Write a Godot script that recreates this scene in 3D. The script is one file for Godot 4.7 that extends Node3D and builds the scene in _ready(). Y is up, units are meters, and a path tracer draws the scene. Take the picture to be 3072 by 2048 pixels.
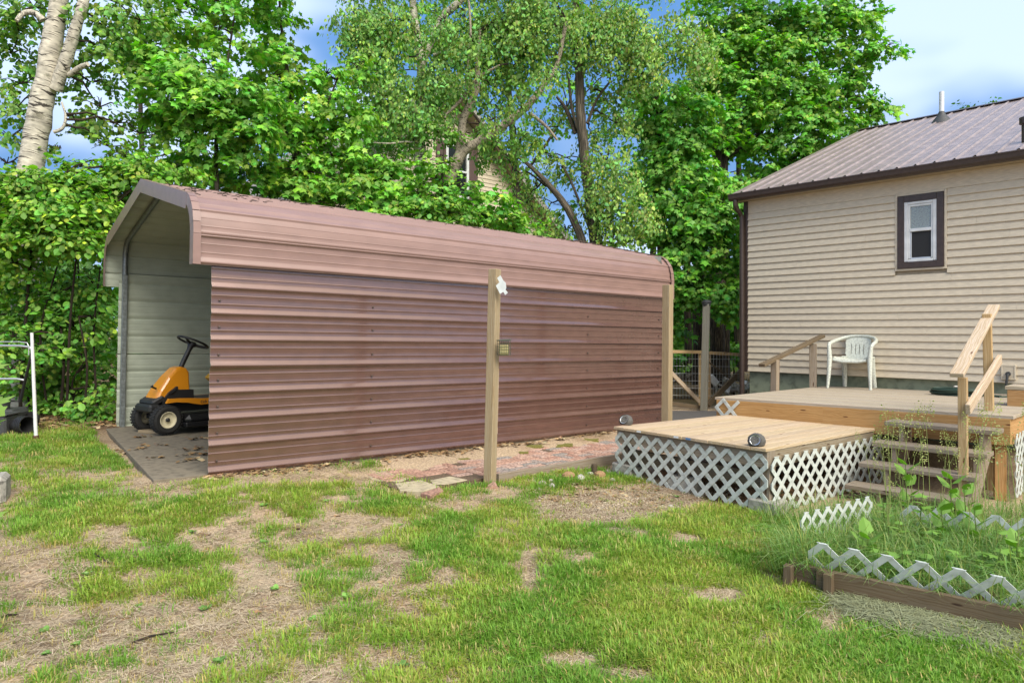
extends Node3D
# A backyard: brown metal carport, house with deck, lattice platform, patchy lawn, birches and maples.
# Metres, y up. The camera stands at (0, EYE, 0) and looks along -z; "depth" means -z.
const CX := 1536.0
const HY := 990.0
const F := 2100.0
const EYE := 1.5
const CLOUD_SEED := 6

var M := {}
var T := {}
var counts := {}
var rng := RandomNumberGenerator.new()
var wavy := FastNoiseLite.new()
var patchy := FastNoiseLite.new()
var fine := FastNoiseLite.new()

# ---------------------------------------------------------------- mesh collector
class MB:
	var v := PackedVector3Array()
	var n := PackedVector3Array()
	var uv := PackedVector2Array()
	var c := PackedColorArray()
	var idx := PackedInt32Array()
	var col := Color.WHITE
	func vert(p: Vector3, nn: Vector3, t := Vector2.ZERO) -> int:
		v.append(p); n.append(nn); uv.append(t); c.append(col)
		return v.size() - 1
	# counter-clockwise seen from outside
	func tri(a: Vector3, b: Vector3, d: Vector3) -> void:
		var nn := (b - a).cross(d - a).normalized()
		var i := vert(a, nn); vert(b, nn); vert(d, nn)
		idx.append_array([i, i + 2, i + 1])
	func quad(a: Vector3, b: Vector3, d: Vector3, e: Vector3) -> void:
		var nn := (d - a).cross(e - b).normalized()
		var i := vert(a, nn, Vector2(0, 0)); vert(b, nn, Vector2(1, 0)); vert(d, nn, Vector2(1, 1)); vert(e, nn, Vector2(0, 1))
		idx.append_array([i, i + 2, i + 1, i, i + 3, i + 2])
	func quadn(a: int, b: int, d: int, e: int) -> void:
		idx.append_array([a, d, b, a, e, d])
	func box(x: Transform3D, s: Vector3, bev := 0.0) -> void:
		var h := s * 0.5
		if bev <= 0.0:
			var k: Array[Vector3] = []
			for m in 8:
				k.append(x * Vector3(h.x if m & 1 else -h.x, h.y if m & 2 else -h.y, h.z if m & 4 else -h.z))
			quad(k[4], k[5], k[7], k[6]); quad(k[1], k[0], k[2], k[3]); quad(k[5], k[1], k[3], k[7])
			quad(k[0], k[4], k[6], k[2]); quad(k[6], k[7], k[3], k[2]); quad(k[0], k[1], k[5], k[4])
			return
		var b := minf(bev, minf(h.x, minf(h.y, h.z)) * 0.9)
		var g := func(sx: int, sy: int, sz: int, ax: int) -> Vector3:
			return x * Vector3(sx * (h.x if ax == 0 else h.x - b), sy * (h.y if ax == 1 else h.y - b), sz * (h.z if ax == 2 else h.z - b))
		for sg: int in [-1, 1]:
			var q := [g.call(sg, -1, -sg, 0), g.call(sg, 1, -sg, 0), g.call(sg, 1, sg, 0), g.call(sg, -1, sg, 0)]
			quad(q[0], q[1], q[2], q[3])
			q = [g.call(-sg, sg, -1, 1), g.call(-sg, sg, 1, 1), g.call(sg, sg, 1, 1), g.call(sg, sg, -1, 1)]
			quad(q[0], q[1], q[2], q[3])
			q = [g.call(-1, -sg, sg, 2), g.call(1, -sg, sg, 2), g.call(1, sg, sg, 2), g.call(-1, sg, sg, 2)]
			quad(q[0], q[1], q[2], q[3])
		var ctr: Vector3 = x.origin
		for a: int in [-1, 1]:
			for d: int in [-1, 1]:
				for e: Array in [[g.call(a, d, -1, 0), g.call(a, d, 1, 0), g.call(a, d, 1, 1), g.call(a, d, -1, 1)], [g.call(a, -1, d, 0), g.call(a, 1, d, 0), g.call(a, 1, d, 2), g.call(a, -1, d, 2)], [g.call(-1, a, d, 1), g.call(1, a, d, 1), g.call(1, a, d, 2), g.call(-1, a, d, 2)]]:
					var nn: Vector3 = (e[2] - e[0]).cross(e[3] - e[1])
					if nn.dot((e[0] + e[2]) * 0.5 - ctr) > 0: quad(e[0], e[1], e[2], e[3])
					else: quad(e[3], e[2], e[1], e[0])
				for f: int in [-1, 1]:
					var p: Array[Vector3] = [g.call(a, d, f, 0), g.call(a, d, f, 1), g.call(a, d, f, 2)]
					if (p[1] - p[0]).cross(p[2] - p[0]).dot(p[0] - ctr) > 0: tri(p[0], p[1], p[2])
					else: tri(p[0], p[2], p[1])
	# a flat outline in the xy plane of x, extruded from z = 0 to z = -depth
	func prism(poly: PackedVector2Array, x: Transform3D, depth: float) -> void:
		var p := poly.duplicate()
		if Geometry2D.is_polygon_clockwise(p): p.reverse()
		# is_polygon_clockwise counts y downwards or upwards alike: make the area positive
		var area := 0.0
		for i in p.size(): area += p[i].cross(p[(i + 1) % p.size()])
		if area < 0: p.reverse()
		var t := Geometry2D.triangulate_polygon(p)
		for i in range(0, t.size(), 3):
			var a := p[t[i]]; var b := p[t[i + 1]]; var d := p[t[i + 2]]
			if (b - a).cross(d - a) < 0:
				var s := b; b = d; d = s
			tri(x * Vector3(a.x, a.y, 0), x * Vector3(b.x, b.y, 0), x * Vector3(d.x, d.y, 0))
			tri(x * Vector3(a.x, a.y, -depth), x * Vector3(d.x, d.y, -depth), x * Vector3(b.x, b.y, -depth))
		for i in p.size():
			var a := p[i]; var b := p[(i + 1) % p.size()]
			quad(x * Vector3(b.x, b.y, 0), x * Vector3(a.x, a.y, 0), x * Vector3(a.x, a.y, -depth), x * Vector3(b.x, b.y, -depth))
	func tube(pts: Array, rad: Array, sides := 8, caps := true, vscale := 1.0) -> void:
		var up := Vector3.UP
		var prev := -1
		var len := 0.0
		var side := Vector3.ZERO
		for i in pts.size():
			var d: Vector3 = (pts[mini(i + 1, pts.size() - 1)] - pts[maxi(i - 1, 0)]).normalized()
			if i == 0:
				up = Vector3.UP if absf(d.y) < 0.9 else Vector3.BACK
				side = d.cross(up).normalized()
			else:
				len += (pts[i] - pts[i - 1]).length()
				side = (side - d * side.dot(d)).normalized()
			var o := side.cross(d).normalized()
			var r: float = rad[mini(i, rad.size() - 1)]
			var first := v.size()
			for k in sides + 1:
				var a := TAU * k / sides
				var nn := side * cos(a) + o * sin(a)
				vert(pts[i] + nn * r, nn, Vector2(float(k) / sides, len * vscale))
			if prev >= 0:
				for k in sides:
					quadn(prev + k + 1, prev + k, first + k, first + k + 1)
			prev = first
			if caps and (i == 0 or i == pts.size() - 1):
				var cn := -d if i == 0 else d
				var ci := vert(pts[i], cn)
				for k in sides:
					var a := TAU * k / sides; var b := TAU * (k + 1) / sides
					var p1: Vector3 = pts[i] + (side * cos(a) + o * sin(a)) * r
					var p2: Vector3 = pts[i] + (side * cos(b) + o * sin(b)) * r
					var i1 := vert(p1, cn); var i2 := vert(p2, cn)
					if (p1 - pts[i]).cross(p2 - pts[i]).dot(cn) > 0: idx.append_array([ci, i2, i1])
					else: idx.append_array([ci, i1, i2])
	# profile: Vector2(radius, height along y of x)
	func lathe(prof: Array, x: Transform3D, seg := 20) -> void:
		for i in prof.size() - 1:
			var a: Vector2 = prof[i]; var b: Vector2 = prof[i + 1]
			var t := (b - a).normalized()
			var nn2 := Vector2(t.y, -t.x)
			var first := v.size()
			for k in seg + 1:
				var w := TAU * k / seg
				var dir := Vector3(cos(w), 0, sin(w))
				var nn := (x.basis * (dir * nn2.x + Vector3.UP * nn2.y)).normalized()
				vert(x * (dir * a.x + Vector3.UP * a.y), nn, Vector2(float(k) / seg, 0))
				vert(x * (dir * b.x + Vector3.UP * b.y), nn, Vector2(float(k) / seg, 1))
			for k in seg:
				var q := first + k * 2
				idx.append_array([q, q + 2, q + 1, q + 1, q + 2, q + 3])
	func surf() -> Array:
		var a := []
		a.resize(Mesh.ARRAY_MAX)
		a[Mesh.ARRAY_VERTEX] = v; a[Mesh.ARRAY_NORMAL] = n; a[Mesh.ARRAY_TEX_UV] = uv; a[Mesh.ARRAY_COLOR] = c; a[Mesh.ARRAY_INDEX] = idx
		return a
	func mesh() -> ArrayMesh:
		var m := ArrayMesh.new()
		m.add_surface_from_arrays(Mesh.PRIMITIVE_TRIANGLES, surf())
		return m

# ---------------------------------------------------------------- places
func P(px: float, py: float, d: float) -> Vector3:
	return Vector3((px - CX) / F * d, EYE + (HY - py) / F * d, -d)

func V(x: float, h: float, d: float) -> Vector3:
	return Vector3(x, EYE + h, -d)

# the point of the ground seen at a pixel
func G(px: float, py: float) -> Vector3:
	var d := 1.45 * F / maxf(py - HY, 8.0)
	for k in 14:
		var y := gh((px - CX) / F * d, d)
		d = lerpf(d, (EYE - y) * F / maxf(py - HY, 8.0), 0.6)
	return Vector3((px - CX) / F * d, gh((px - CX) / F * d, d), -d)

func on_plane(px: float, py: float, at: Vector3, nn: Vector3) -> Vector3:
	var eye := Vector3(0, EYE, 0)
	var dir := Vector3((px - CX) / F, (HY - py) / F, -1)
	return eye + dir * ((at - eye).dot(nn) / dir.dot(nn))

# heights of the ground known from the things that stand on it: x, depth, y
const KNOWN := [[-2.6, 6.0, 0.235], [-5.2, 9.0, 0.27], [2.2, 10.2, 0.10], [-4.3, 7.2, 0.225], [-3.6, 8.5, 0.12], [-2.2, 8.3, 0.12], [-4.6, 8.9, 0.16], [-1.0, 9.4, 0.10], [-3.2, 7.3, 0.17], [-0.2, 6.5, 0.085], [0.3, 7.0, 0.09], [1.0, 7.2, 0.03], [1.1, 7.8, 0.06],
	[2.1, 5.75, -0.03], [2.9, 6.4, -0.02], [3.8, 5.85, -0.02], [1.9, 4.0, -0.035], [2.8, 3.4, -0.04], [4.5, 5.0, -0.03], [0.0, 3.0, -0.02], [-2.0, 3.0, 0.02], [-1.0, 4.8, 0.05], [-3.6, 4.6, 0.16], [-5.4, 7.9, 0.27],
	[-7.0, 6.0, 0.28], [-6.5, 10.5, 0.32], [0.0, 12.5, 0.16], [-3.0, 12.0, 0.28], [3.0, 12.0, 0.13], [2.4, 14.5, 0.12], [5.0, 8.0, -0.02], [6.0, 14.0, 0.1], [0.0, 0.0, -0.02], [0.4, 5.6, 0.03], [-0.9, 6.1, 0.10], [0.9, 6.2, 0.0], [-1.79, 6.59, 0.215], [-1.02, 7.23, 0.20], [-0.257, 7.87, 0.18], [0.51, 8.51, 0.165], [1.28, 9.15, 0.15], [2.05, 9.79, 0.135], [-0.42, 6.82, 0.085], [0.575, 7.66, 0.085], [1.73, 8.6, 0.085], [-1.2, 6.5, 0.13]]

func gh(x: float, d: float) -> float:
	if d > 24.0 or absf(x) > 18.0: return 0.16
	var s := 0.0
	var t := 0.0
	for k: Array in KNOWN:
		var q = (x - k[0]) * (x - k[0]) + (d - k[1]) * (d - k[1]) + 0.06
		var w = 1.0 / (q * q)
		s += w; t += w * k[2]
	var y := t / s
	var far := clampf((maxf(d, absf(x) + 6.0) - 14.0) / 8.0, 0.0, 1.0)
	return lerpf(y, 0.16, far)

# ---------------------------------------------------------------- naming
func numbered(called: String, parent: Node) -> String:
	var k := str(parent.get_instance_id()) + "/" + called
	counts[k] = counts.get(k, 0) + 1
	return called if counts[k] == 1 else "%s_%03d" % [called, counts[k] - 1]

func put(o: Node3D, called: String, parent: Node = self) -> Node3D:
	o.name = numbered(called, parent)
	parent.add_child(o)
	return o

func obj(called: String, mb, m, parent: Node = self) -> MeshInstance3D:
	var o := MeshInstance3D.new()
	var me: Mesh = mb.mesh() if mb is MB else mb
	o.mesh = me
	if m: o.material_override = m
	put(o, called, parent)
	return o

func thing(called: String, label: String, category: String, at := Transform3D.IDENTITY, group := "") -> Node3D:
	var o := Node3D.new()
	put(o, called)
	o.transform = at
	return tag(o, label, category, group)

func tag(o: Node3D, label: String, category: String, group := "", kind := "") -> Node3D:
	if label: o.set_meta("label", label)
	if category: o.set_meta("category", category)
	if group: o.set_meta("group", group)
	if kind: o.set_meta("kind", kind)
	return o

func struct(called: String, mb, m) -> MeshInstance3D:
	var o := obj(called, mb, m)
	o.set_meta("kind", "structure")
	return o

# ---------------------------------------------------------------- materials
func lin(r: float, g: float, b: float) -> Color:
	return Color(r, g, b).linear_to_srgb()

func mat(c: Color, rough := 0.8, tex: Texture2D = null, scale := Vector3.ONE, more := {}) -> StandardMaterial3D:
	var m := StandardMaterial3D.new()
	m.albedo_color = c
	m.roughness = rough
	m.metallic_specular = more.get("spec", 0.5)
	if tex:
		m.albedo_texture = tex
		if not more.get("uv", false):
			m.uv1_triplanar = true
			m.uv1_world_triplanar = more.get("world", false)
		m.uv1_scale = scale
		m.uv1_offset = more.get("off", Vector3.ZERO)
	if more.has("bump"):
		m.heightmap_enabled = true
		m.heightmap_texture = more.get("bumptex", tex)
		m.heightmap_scale = more.bump
	if more.has("metal"): m.metallic = more.metal
	if more.has("coat"):
		m.clearcoat_enabled = true; m.clearcoat = more.coat; m.clearcoat_roughness = more.get("coat_rough", 0.1)
	if more.has("vc"): m.vertex_color_use_as_albedo = true
	if more.has("back"):
		m.backlight_enabled = true; m.backlight = more.back
	if more.has("roughtex"):
		m.roughness_texture = more.roughtex
	return m

func ntex(seed: int, freq: float, oct: int, lo: float, hi: float, mid := -1.0, type := FastNoiseLite.TYPE_SIMPLEX_SMOOTH) -> NoiseTexture2D:
	var t := NoiseTexture2D.new()
	var nz := FastNoiseLite.new()
	nz.seed = seed; nz.frequency = freq; nz.fractal_octaves = oct; nz.noise_type = type
	t.noise = nz; t.width = 512; t.height = 512; t.seamless = true
	var g := Gradient.new()
	g.set_color(0, Color(lo, lo, lo)); g.set_color(1, Color(hi, hi, hi))
	if mid >= 0.0: g.add_point(0.5, Color(mid, mid, mid))
	t.color_ramp = g
	return t

func wood_texture(seed: int, knots: int) -> ImageTexture:
	var w := 512
	var h := 128
	var im := Image.create(w, h, false, Image.FORMAT_RGB8)
	var nz := FastNoiseLite.new(); nz.seed = seed; nz.frequency = 0.02; nz.fractal_octaves = 3
	var r := RandomNumberGenerator.new(); r.seed = seed
	var ks := []
	for k in knots: ks.append([r.randf_range(40, w - 40), r.randf_range(18, h - 18), r.randf_range(4, 8)])
	for y in h:
		for x in w:
			var yy := float(y) + nz.get_noise_2d(x * 0.5, y * 0.6) * 10.0
			var dark := 0.0
			for k: Array in ks:
				var dx: float = (x - k[0]) * 0.30
				var dy: float = y - k[1]
				var q = sqrt(dx * dx + dy * dy) / k[2]
				yy += signf(dy) * 9.0 * exp(-q * q * 0.16)
				dark = maxf(dark, 1.0 - smoothstep(0.55, 1.05, Vector2((x - k[0]) * 0.6, dy).length() / k[2]))
			var g := 0.5 + 0.5 * sin(yy * 0.55 + nz.get_noise_2d(x * 0.15, yy * 3.0) * 5.0)
			var f := nz.get_noise_2d(x * 1.2 + 900.0, y * 22.0)
			var b := 0.95 - 0.10 * g * g + 0.09 * f
			b = clampf(b, 0.0, 1.0)
			var cr := b; var cg := b * (0.98 - 0.05 * g); var cb := b * (0.96 - 0.13 * g)
			im.set_pixel(x, y, Color(lerpf(cr, 0.42, dark * 0.8), lerpf(cg, 0.27, dark * 0.8), lerpf(cb, 0.16, dark * 0.8)))
	return ImageTexture.create_from_image(im)

func straw_texture(seed: int, strokes: int, lo: float, hi: float, ground: float) -> ImageTexture:
	var w := 512
	var im := Image.create(w, w, false, Image.FORMAT_RGB8)
	var nz := FastNoiseLite.new(); nz.seed = seed; nz.frequency = 0.05; nz.fractal_octaves = 4
	var base := nz.get_seamless_image(w, w)
	for y in w:
		for x in w:
			var b := ground * (0.62 + 0.6 * base.get_pixel(x, y).r)
			im.set_pixel(x, y, Color(b, b * 0.97, b * 0.93))
	var r := RandomNumberGenerator.new(); r.seed = seed
	for k in strokes:
		var p := Vector2(r.randf() * w, r.randf() * w)
		var a := r.randf() * TAU
		var l := r.randi_range(5, 22)
		var b := r.randf_range(lo, hi)
		var c := Color(b, b * r.randf_range(0.92, 0.99), b * r.randf_range(0.78, 0.92))
		var turn := r.randf_range(-0.05, 0.05)
		for s in l:
			im.set_pixel(posmod(int(p.x), w), posmod(int(p.y), w), c)
			p += Vector2(cos(a), sin(a)); a += turn
	return ImageTexture.create_from_image(im)

func birch_texture() -> ImageTexture:
	var w := 256
	var h := 1024
	var im := Image.create(w, h, false, Image.FORMAT_RGB8)
	var nz := FastNoiseLite.new(); nz.seed = 77; nz.frequency = 0.02; nz.fractal_octaves = 4
	var base := nz.get_seamless_image(w, h)
	for y in h:
		for x in w:
			var b := 0.70 + 0.36 * base.get_pixel(x, y).r
			im.set_pixel(x, y, Color(minf(b, 1.0), minf(b * 0.975, 1.0), minf(b * 0.92, 1.0)))
	var r := RandomNumberGenerator.new(); r.seed = 5
	for k in 210:
		# lenticels: dark dashes round the stem
		var x0 := r.randi() % w
		var y0 := r.randi() % h
		var l := r.randi_range(8, 70)
		var t := r.randf_range(2.0, 7.0)
		var b := r.randf_range(0.16, 0.5)
		for s in l:
			var e: float = 1.0 - pow(absf(s - l * 0.5) / (l * 0.5), 2.0)
			for q in int(t * e) + 1:
				im.set_pixel(posmod(x0 + s, w), posmod(y0 + q + int(4.0 * sin(s * 0.07 + k)), h), Color(b, b * 0.92, b * 0.83))
	for k in 20:
		# dark scars under old branches, like drooping moustaches
		var x0 := r.randi() % w
		var y0 := r.randi() % h
		var wd := r.randi_range(16, 44)
		var th := r.randf_range(10.0, 34.0)
		for s in range(-wd, wd):
			var e := 1.0 - absf(s) / float(wd)
			for q in int(th * e * r.randf_range(0.7, 1.1)) + 2:
				im.set_pixel(posmod(x0 + s, w), posmod(y0 + int(absf(s) * 0.9) + q, h), Color(0.17, 0.15, 0.13).lerp(Color(0.42, 0.39, 0.34), r.randf() * 0.8))
	for k in 14:
		# grey lichen patches
		var c := Vector2(r.randf() * w, r.randf() * h)
		var rr := r.randf_range(14, 44)
		for y in range(-int(rr), int(rr)):
			for x in range(-int(rr * 0.7), int(rr * 0.7)):
				if r.randf() > Vector2(x / 0.7, y).length() / rr:
					im.set_pixel(posmod(int(c.x) + x, w), posmod(int(c.y) + y, h), Color(0.60, 0.60, 0.54).lerp(Color(0.5, 0.48, 0.4), r.randf()))
	return ImageTexture.create_from_image(im)

func bark_texture() -> ImageTexture:
	var w := 256
	var im := Image.create(w, w, false, Image.FORMAT_RGB8)
	var nz := FastNoiseLite.new(); nz.seed = 31; nz.frequency = 0.045; nz.fractal_octaves = 4
	var base := nz.get_seamless_image(w, w)
	for y in w:
		for x in w:
			var a := base.get_pixel(x, int(y * 0.18 + 60) % w).r
			var b := base.get_pixel((x * 3) % w, y).r
			var g := clampf(0.35 + 0.75 * absf(a - 0.5) * 2.4 + 0.35 * (b - 0.5), 0.2, 1.0)
			im.set_pixel(x, y, Color(g, g * 0.95, g * 0.88))
	return ImageTexture.create_from_image(im)

func make_materials() -> void:
	T.blotch = ntex(3, 0.012, 4, 0.72, 1.0)
	T.speck = ntex(8, 0.09, 3, 0.75, 1.0)
	T.fine = ntex(12, 0.03, 5, 0.80, 1.0)
	T.dirt = ntex(15, 0.02, 5, 0.45, 1.0, 0.95)
	T.faint = ntex(19, 0.012, 4, 0.90, 1.0)
	T.mild = ntex(23, 0.02, 5, 0.72, 1.0, 0.96)
	T.straw = straw_texture(4, 5200, 0.66, 1.0, 0.84)
	T.wood = [wood_texture(2, 3), wood_texture(9, 0), wood_texture(21, 2)]
	T.birch = birch_texture()
	T.bark = bark_texture()
	var wood := func(r: float, g: float, b: float, rough := 0.75) -> Array:
		var out := []
		for k in 6:
			var s := 1.0 + 0.07 * sin(k * 2.3)
			out.append(mat(lin(r * s, g * s * (1.0 + 0.012 * cos(k * 4.1)), b * s * (1.0 - 0.03 * cos(k * 1.7))), rough, T.wood[k % 3], Vector3(0.55, 5.6, 5.6), {"off": Vector3(k * 0.37 + 0.11, k * 0.23 + 0.3, k * 0.29 + 0.17), "bump": 0.12}))
		return out
	M.wood_new = wood.call(0.54, 0.45, 0.33)
	M.wood_deck = wood.call(0.43, 0.395, 0.335)
	M.wood_rim = wood.call(0.50, 0.31, 0.13)
	M.wood_rail = wood.call(0.52, 0.39, 0.22)
	M.wood_railtop = wood.call(0.56, 0.47, 0.385)
	M.wood_post = wood.call(0.35, 0.295, 0.195)
	M.wood_grey = wood.call(0.29, 0.255, 0.205)
	M.wood_old = wood.call(0.15, 0.115, 0.075)
	M.wood_dark = wood.call(0.085, 0.066, 0.042)
	M.wood_redpaint = mat(lin(0.12, 0.035, 0.028), 0.7, T.fine, Vector3(2, 2, 2))
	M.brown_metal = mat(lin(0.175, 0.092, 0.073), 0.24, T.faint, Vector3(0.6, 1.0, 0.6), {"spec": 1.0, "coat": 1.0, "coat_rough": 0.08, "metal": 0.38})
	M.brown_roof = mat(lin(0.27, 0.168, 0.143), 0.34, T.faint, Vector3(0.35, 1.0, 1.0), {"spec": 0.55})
	M.lining = mat(lin(0.44, 0.48, 0.39), 0.45, T.faint, Vector3(0.6, 0.8, 0.6))
	M.galv = mat(lin(0.30, 0.33, 0.33), 0.45, T.blotch, Vector3(3, 3, 3), {"metal": 0.6})
	M.steel = mat(lin(0.62, 0.63, 0.63), 0.35, null, Vector3.ONE, {"metal": 0.8})
	M.trim_brown = mat(lin(0.068, 0.044, 0.034), 0.42, T.fine, Vector3(1, 1, 1))
	M.siding = []
	for k in 4:
		var s := 1.0 + 0.025 * sin(k * 1.9)
		M.siding.append(mat(lin(0.75 * s, 0.64 * s, 0.47 * s), 0.5, T.fine, Vector3(0.5, 9, 9), {"off": Vector3(k * 0.3, k * 0.2, 0.1)}))
	M.soffit = mat(lin(0.50, 0.405, 0.27), 0.6, T.fine, Vector3(0.5, 2, 2))
	M.house_roof = mat(lin(0.30, 0.235, 0.215), 0.40, T.blotch, Vector3(0.7, 0.7, 0.7), {"spec": 0.6})
	M.foundation = mat(lin(0.27, 0.30, 0.20), 0.85, T.mild, Vector3(0.6, 0.6, 0.6), {"bump": 0.1})
	M.white = mat(lin(0.75, 0.76, 0.75), 0.4, T.faint, Vector3(1, 1, 1))
	M.lattice = mat(lin(0.56, 0.595, 0.55), 0.5, T.mild, Vector3(1.6, 1.6, 1.6), {"world": true})
	M.chair = mat(lin(0.64, 0.66, 0.57), 0.45, T.mild, Vector3(3, 3, 3))
	M.concrete = mat(lin(0.36, 0.34, 0.29), 0.9, T.dirt, Vector3(1.4, 1.4, 1.4), {"bump": 0.3})
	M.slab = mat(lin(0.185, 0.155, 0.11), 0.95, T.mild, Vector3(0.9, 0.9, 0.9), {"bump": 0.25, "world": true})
	M.asphalt = mat(lin(0.105, 0.095, 0.09), 0.95, T.speck, Vector3(1.5, 1.5, 1.5), {"bump": 0.4, "world": true})
	M.ground = mat(Color.WHITE, 1.0, T.straw, Vector3(1.35, 1.35, 1.35), {"world": true, "vc": true, "bump": 0.7, "spec": 0.2})
	M.soil = mat(lin(0.20, 0.145, 0.09), 1.0, T.straw, Vector3(1.6, 1.6, 1.6), {"world": true, "bump": 1.2, "spec": 0.2})
	M.joint = mat(lin(0.17, 0.125, 0.085), 1.0, T.straw, Vector3(1.6, 1.6, 1.6), {"world": true})
	M.wood_silver = wood.call(0.215, 0.225, 0.20)
	M.blade = mat(Color.WHITE, 0.55, null, Vector3.ONE, {"vc": true, "back": Color(0.75, 0.85, 0.35), "spec": 0.35})
	M.leaf = mat(Color.WHITE, 0.5, null, Vector3.ONE, {"vc": true, "back": Color(0.72, 0.85, 0.28), "spec": 0.4})
	M.dry = mat(Color.WHITE, 0.9, null, Vector3.ONE, {"vc": true, "spec": 0.2})
	M.birch = mat(lin(0.60, 0.585, 0.535), 0.7, T.birch, Vector3(1, 1, 1), {"uv": true, "bump": 0.12})
	M.birch_peel = mat(lin(0.42, 0.375, 0.315), 0.8, T.birch, Vector3(2, 2.6, 1), {"uv": true, "bump": 0.4})
	M.bark = mat(lin(0.17, 0.145, 0.115), 0.95, T.bark, Vector3(2, 1.4, 1), {"uv": true, "bump": 1.2})
	M.bark_grey = mat(lin(0.27, 0.25, 0.215), 0.95, T.bark, Vector3(2, 0.9, 1), {"uv": true, "bump": 0.8})
	M.twig = mat(lin(0.085, 0.06, 0.042), 0.95, T.bark, Vector3(2, 2, 1), {"uv": true})
	M.brick = []
	for c: Array in [[0.43, 0.255, 0.185], [0.47, 0.30, 0.225], [0.38, 0.215, 0.155], [0.46, 0.31, 0.245], [0.34, 0.275, 0.235], [0.28, 0.245, 0.215]]:
		M.brick.append(mat(lin(c[0], c[1], c[2]), 0.95, T.dirt, Vector3(3, 3, 3), {"bump": 0.5, "world": true}))
	M.flag = mat(lin(0.42, 0.36, 0.24), 0.95, T.mild, Vector3(1.2, 1.2, 1.2), {"bump": 0.5, "world": true})
	M.stone = [mat(lin(0.42, 0.37, 0.29), 0.9, T.dirt, Vector3(4, 4, 4), {"bump": 0.5}), mat(lin(0.40, 0.24, 0.12), 0.9, T.dirt, Vector3(4, 4, 4), {"bump": 0.5}), mat(lin(0.52, 0.49, 0.42), 0.9, T.dirt, Vector3(4, 4, 4), {"bump": 0.5})]
	M.black = mat(lin(0.018, 0.018, 0.019), 0.5)
	M.black_gloss = mat(lin(0.012, 0.012, 0.013), 0.22)
	M.tyre = mat(lin(0.022, 0.021, 0.02), 0.85, T.speck, Vector3(6, 6, 6), {"bump": 0.5})
	M.yellow = mat(lin(0.66, 0.25, 0.012), 0.28, null, Vector3.ONE, {"coat": 0.5, "coat_rough": 0.08})
	M.rim = mat(lin(0.66, 0.60, 0.42), 0.45)
	M.seat = mat(lin(0.58, 0.30, 0.02), 0.5)
	M.hose = mat(lin(0.018, 0.042, 0.026), 0.5)
	M.dark_grey = mat(lin(0.055, 0.057, 0.058), 0.6, T.fine, Vector3(3, 3, 3))
	M.rockgrey = mat(lin(0.115, 0.11, 0.10), 0.8, T.dirt, Vector3(9, 9, 9), {"bump": 0.4})
	M.glass = mat(Color(0.92, 0.95, 0.95, 0.12), 0.03)
	M.glass.transparency = BaseMaterial3D.TRANSPARENCY_ALPHA
	M.galv_white = mat(lin(0.50, 0.54, 0.55), 0.5, T.faint, Vector3(2, 2, 2))
	M.curtain = mat(lin(0.20, 0.235, 0.185), 0.9, T.dirt, Vector3(4, 4, 4))
	M.screen = mat(lin(0.022, 0.022, 0.023), 0.7, T.speck, Vector3(8, 8, 8))
	M.shingle = mat(lin(0.27, 0.245, 0.22), 0.95, T.speck, Vector3(2, 2, 2))
	M.shutter = mat(lin(0.10, 0.06, 0.05), 0.6)
	M.cream_far = M.siding[1]
	M.rust = mat(lin(0.10, 0.045, 0.025), 0.9)
	M.suet = mat(lin(0.50, 0.43, 0.20), 0.8, T.dirt, Vector3(12, 12, 12))
	M.wire_green = mat(lin(0.05, 0.07, 0.04), 0.5)
	M.moss = mat(lin(0.24, 0.24, 0.05), 1.0, T.straw, Vector3(3, 3, 3), {"world": true, "bump": 1.0})
	M.label_blue = mat(lin(0.10, 0.22, 0.42), 0.5)
	M.label_white = mat(lin(0.7, 0.72, 0.72), 0.5)

# ---------------------------------------------------------------- builders
var box_cache := {}
func box_mesh(s: Vector3, bev: float) -> ArrayMesh:
	var k := "%.3f/%.3f/%.3f/%.4f" % [s.x, s.y, s.z, bev]
	if not box_cache.has(k):
		var b := MB.new(); b.box(Transform3D.IDENTITY, s, bev)
		box_cache[k] = b.mesh()
	return box_cache[k]

func basis_x(x: Vector3, up := Vector3.UP) -> Basis:
	var a := x.normalized()
	var z := a.cross(up).normalized()
	return Basis(a, z.cross(a).normalized(), z)

# a board whose long side runs from a to b (points on its centre line); tall along up, thick across
func board(called: String, a: Vector3, b: Vector3, tall: float, thick: float, m, parent: Node, bev := 0.003, up := Vector3.UP) -> MeshInstance3D:
	var o := obj(called, box_mesh(Vector3(snappedf((b - a).length(), 0.005), tall, thick), bev), m[rng.randi() % m.size()] if m is Array else m, parent)
	o.transform = Transform3D(basis_x(b - a, up), (a + b) * 0.5)
	return o

func post(called: String, foot: Vector3, head: Vector3, w: float, turn: float, m, parent: Node) -> MeshInstance3D:
	var o := obj(called, box_mesh(Vector3(snappedf((head - foot).length(), 0.005), w, w), 0.004), m[rng.randi() % m.size()] if m is Array else m, parent)
	var bs := basis_x(head - foot, Vector3(cos(turn), 0, sin(turn)))
	o.transform = Transform3D(bs, (foot + head) * 0.5)
	return o

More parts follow.
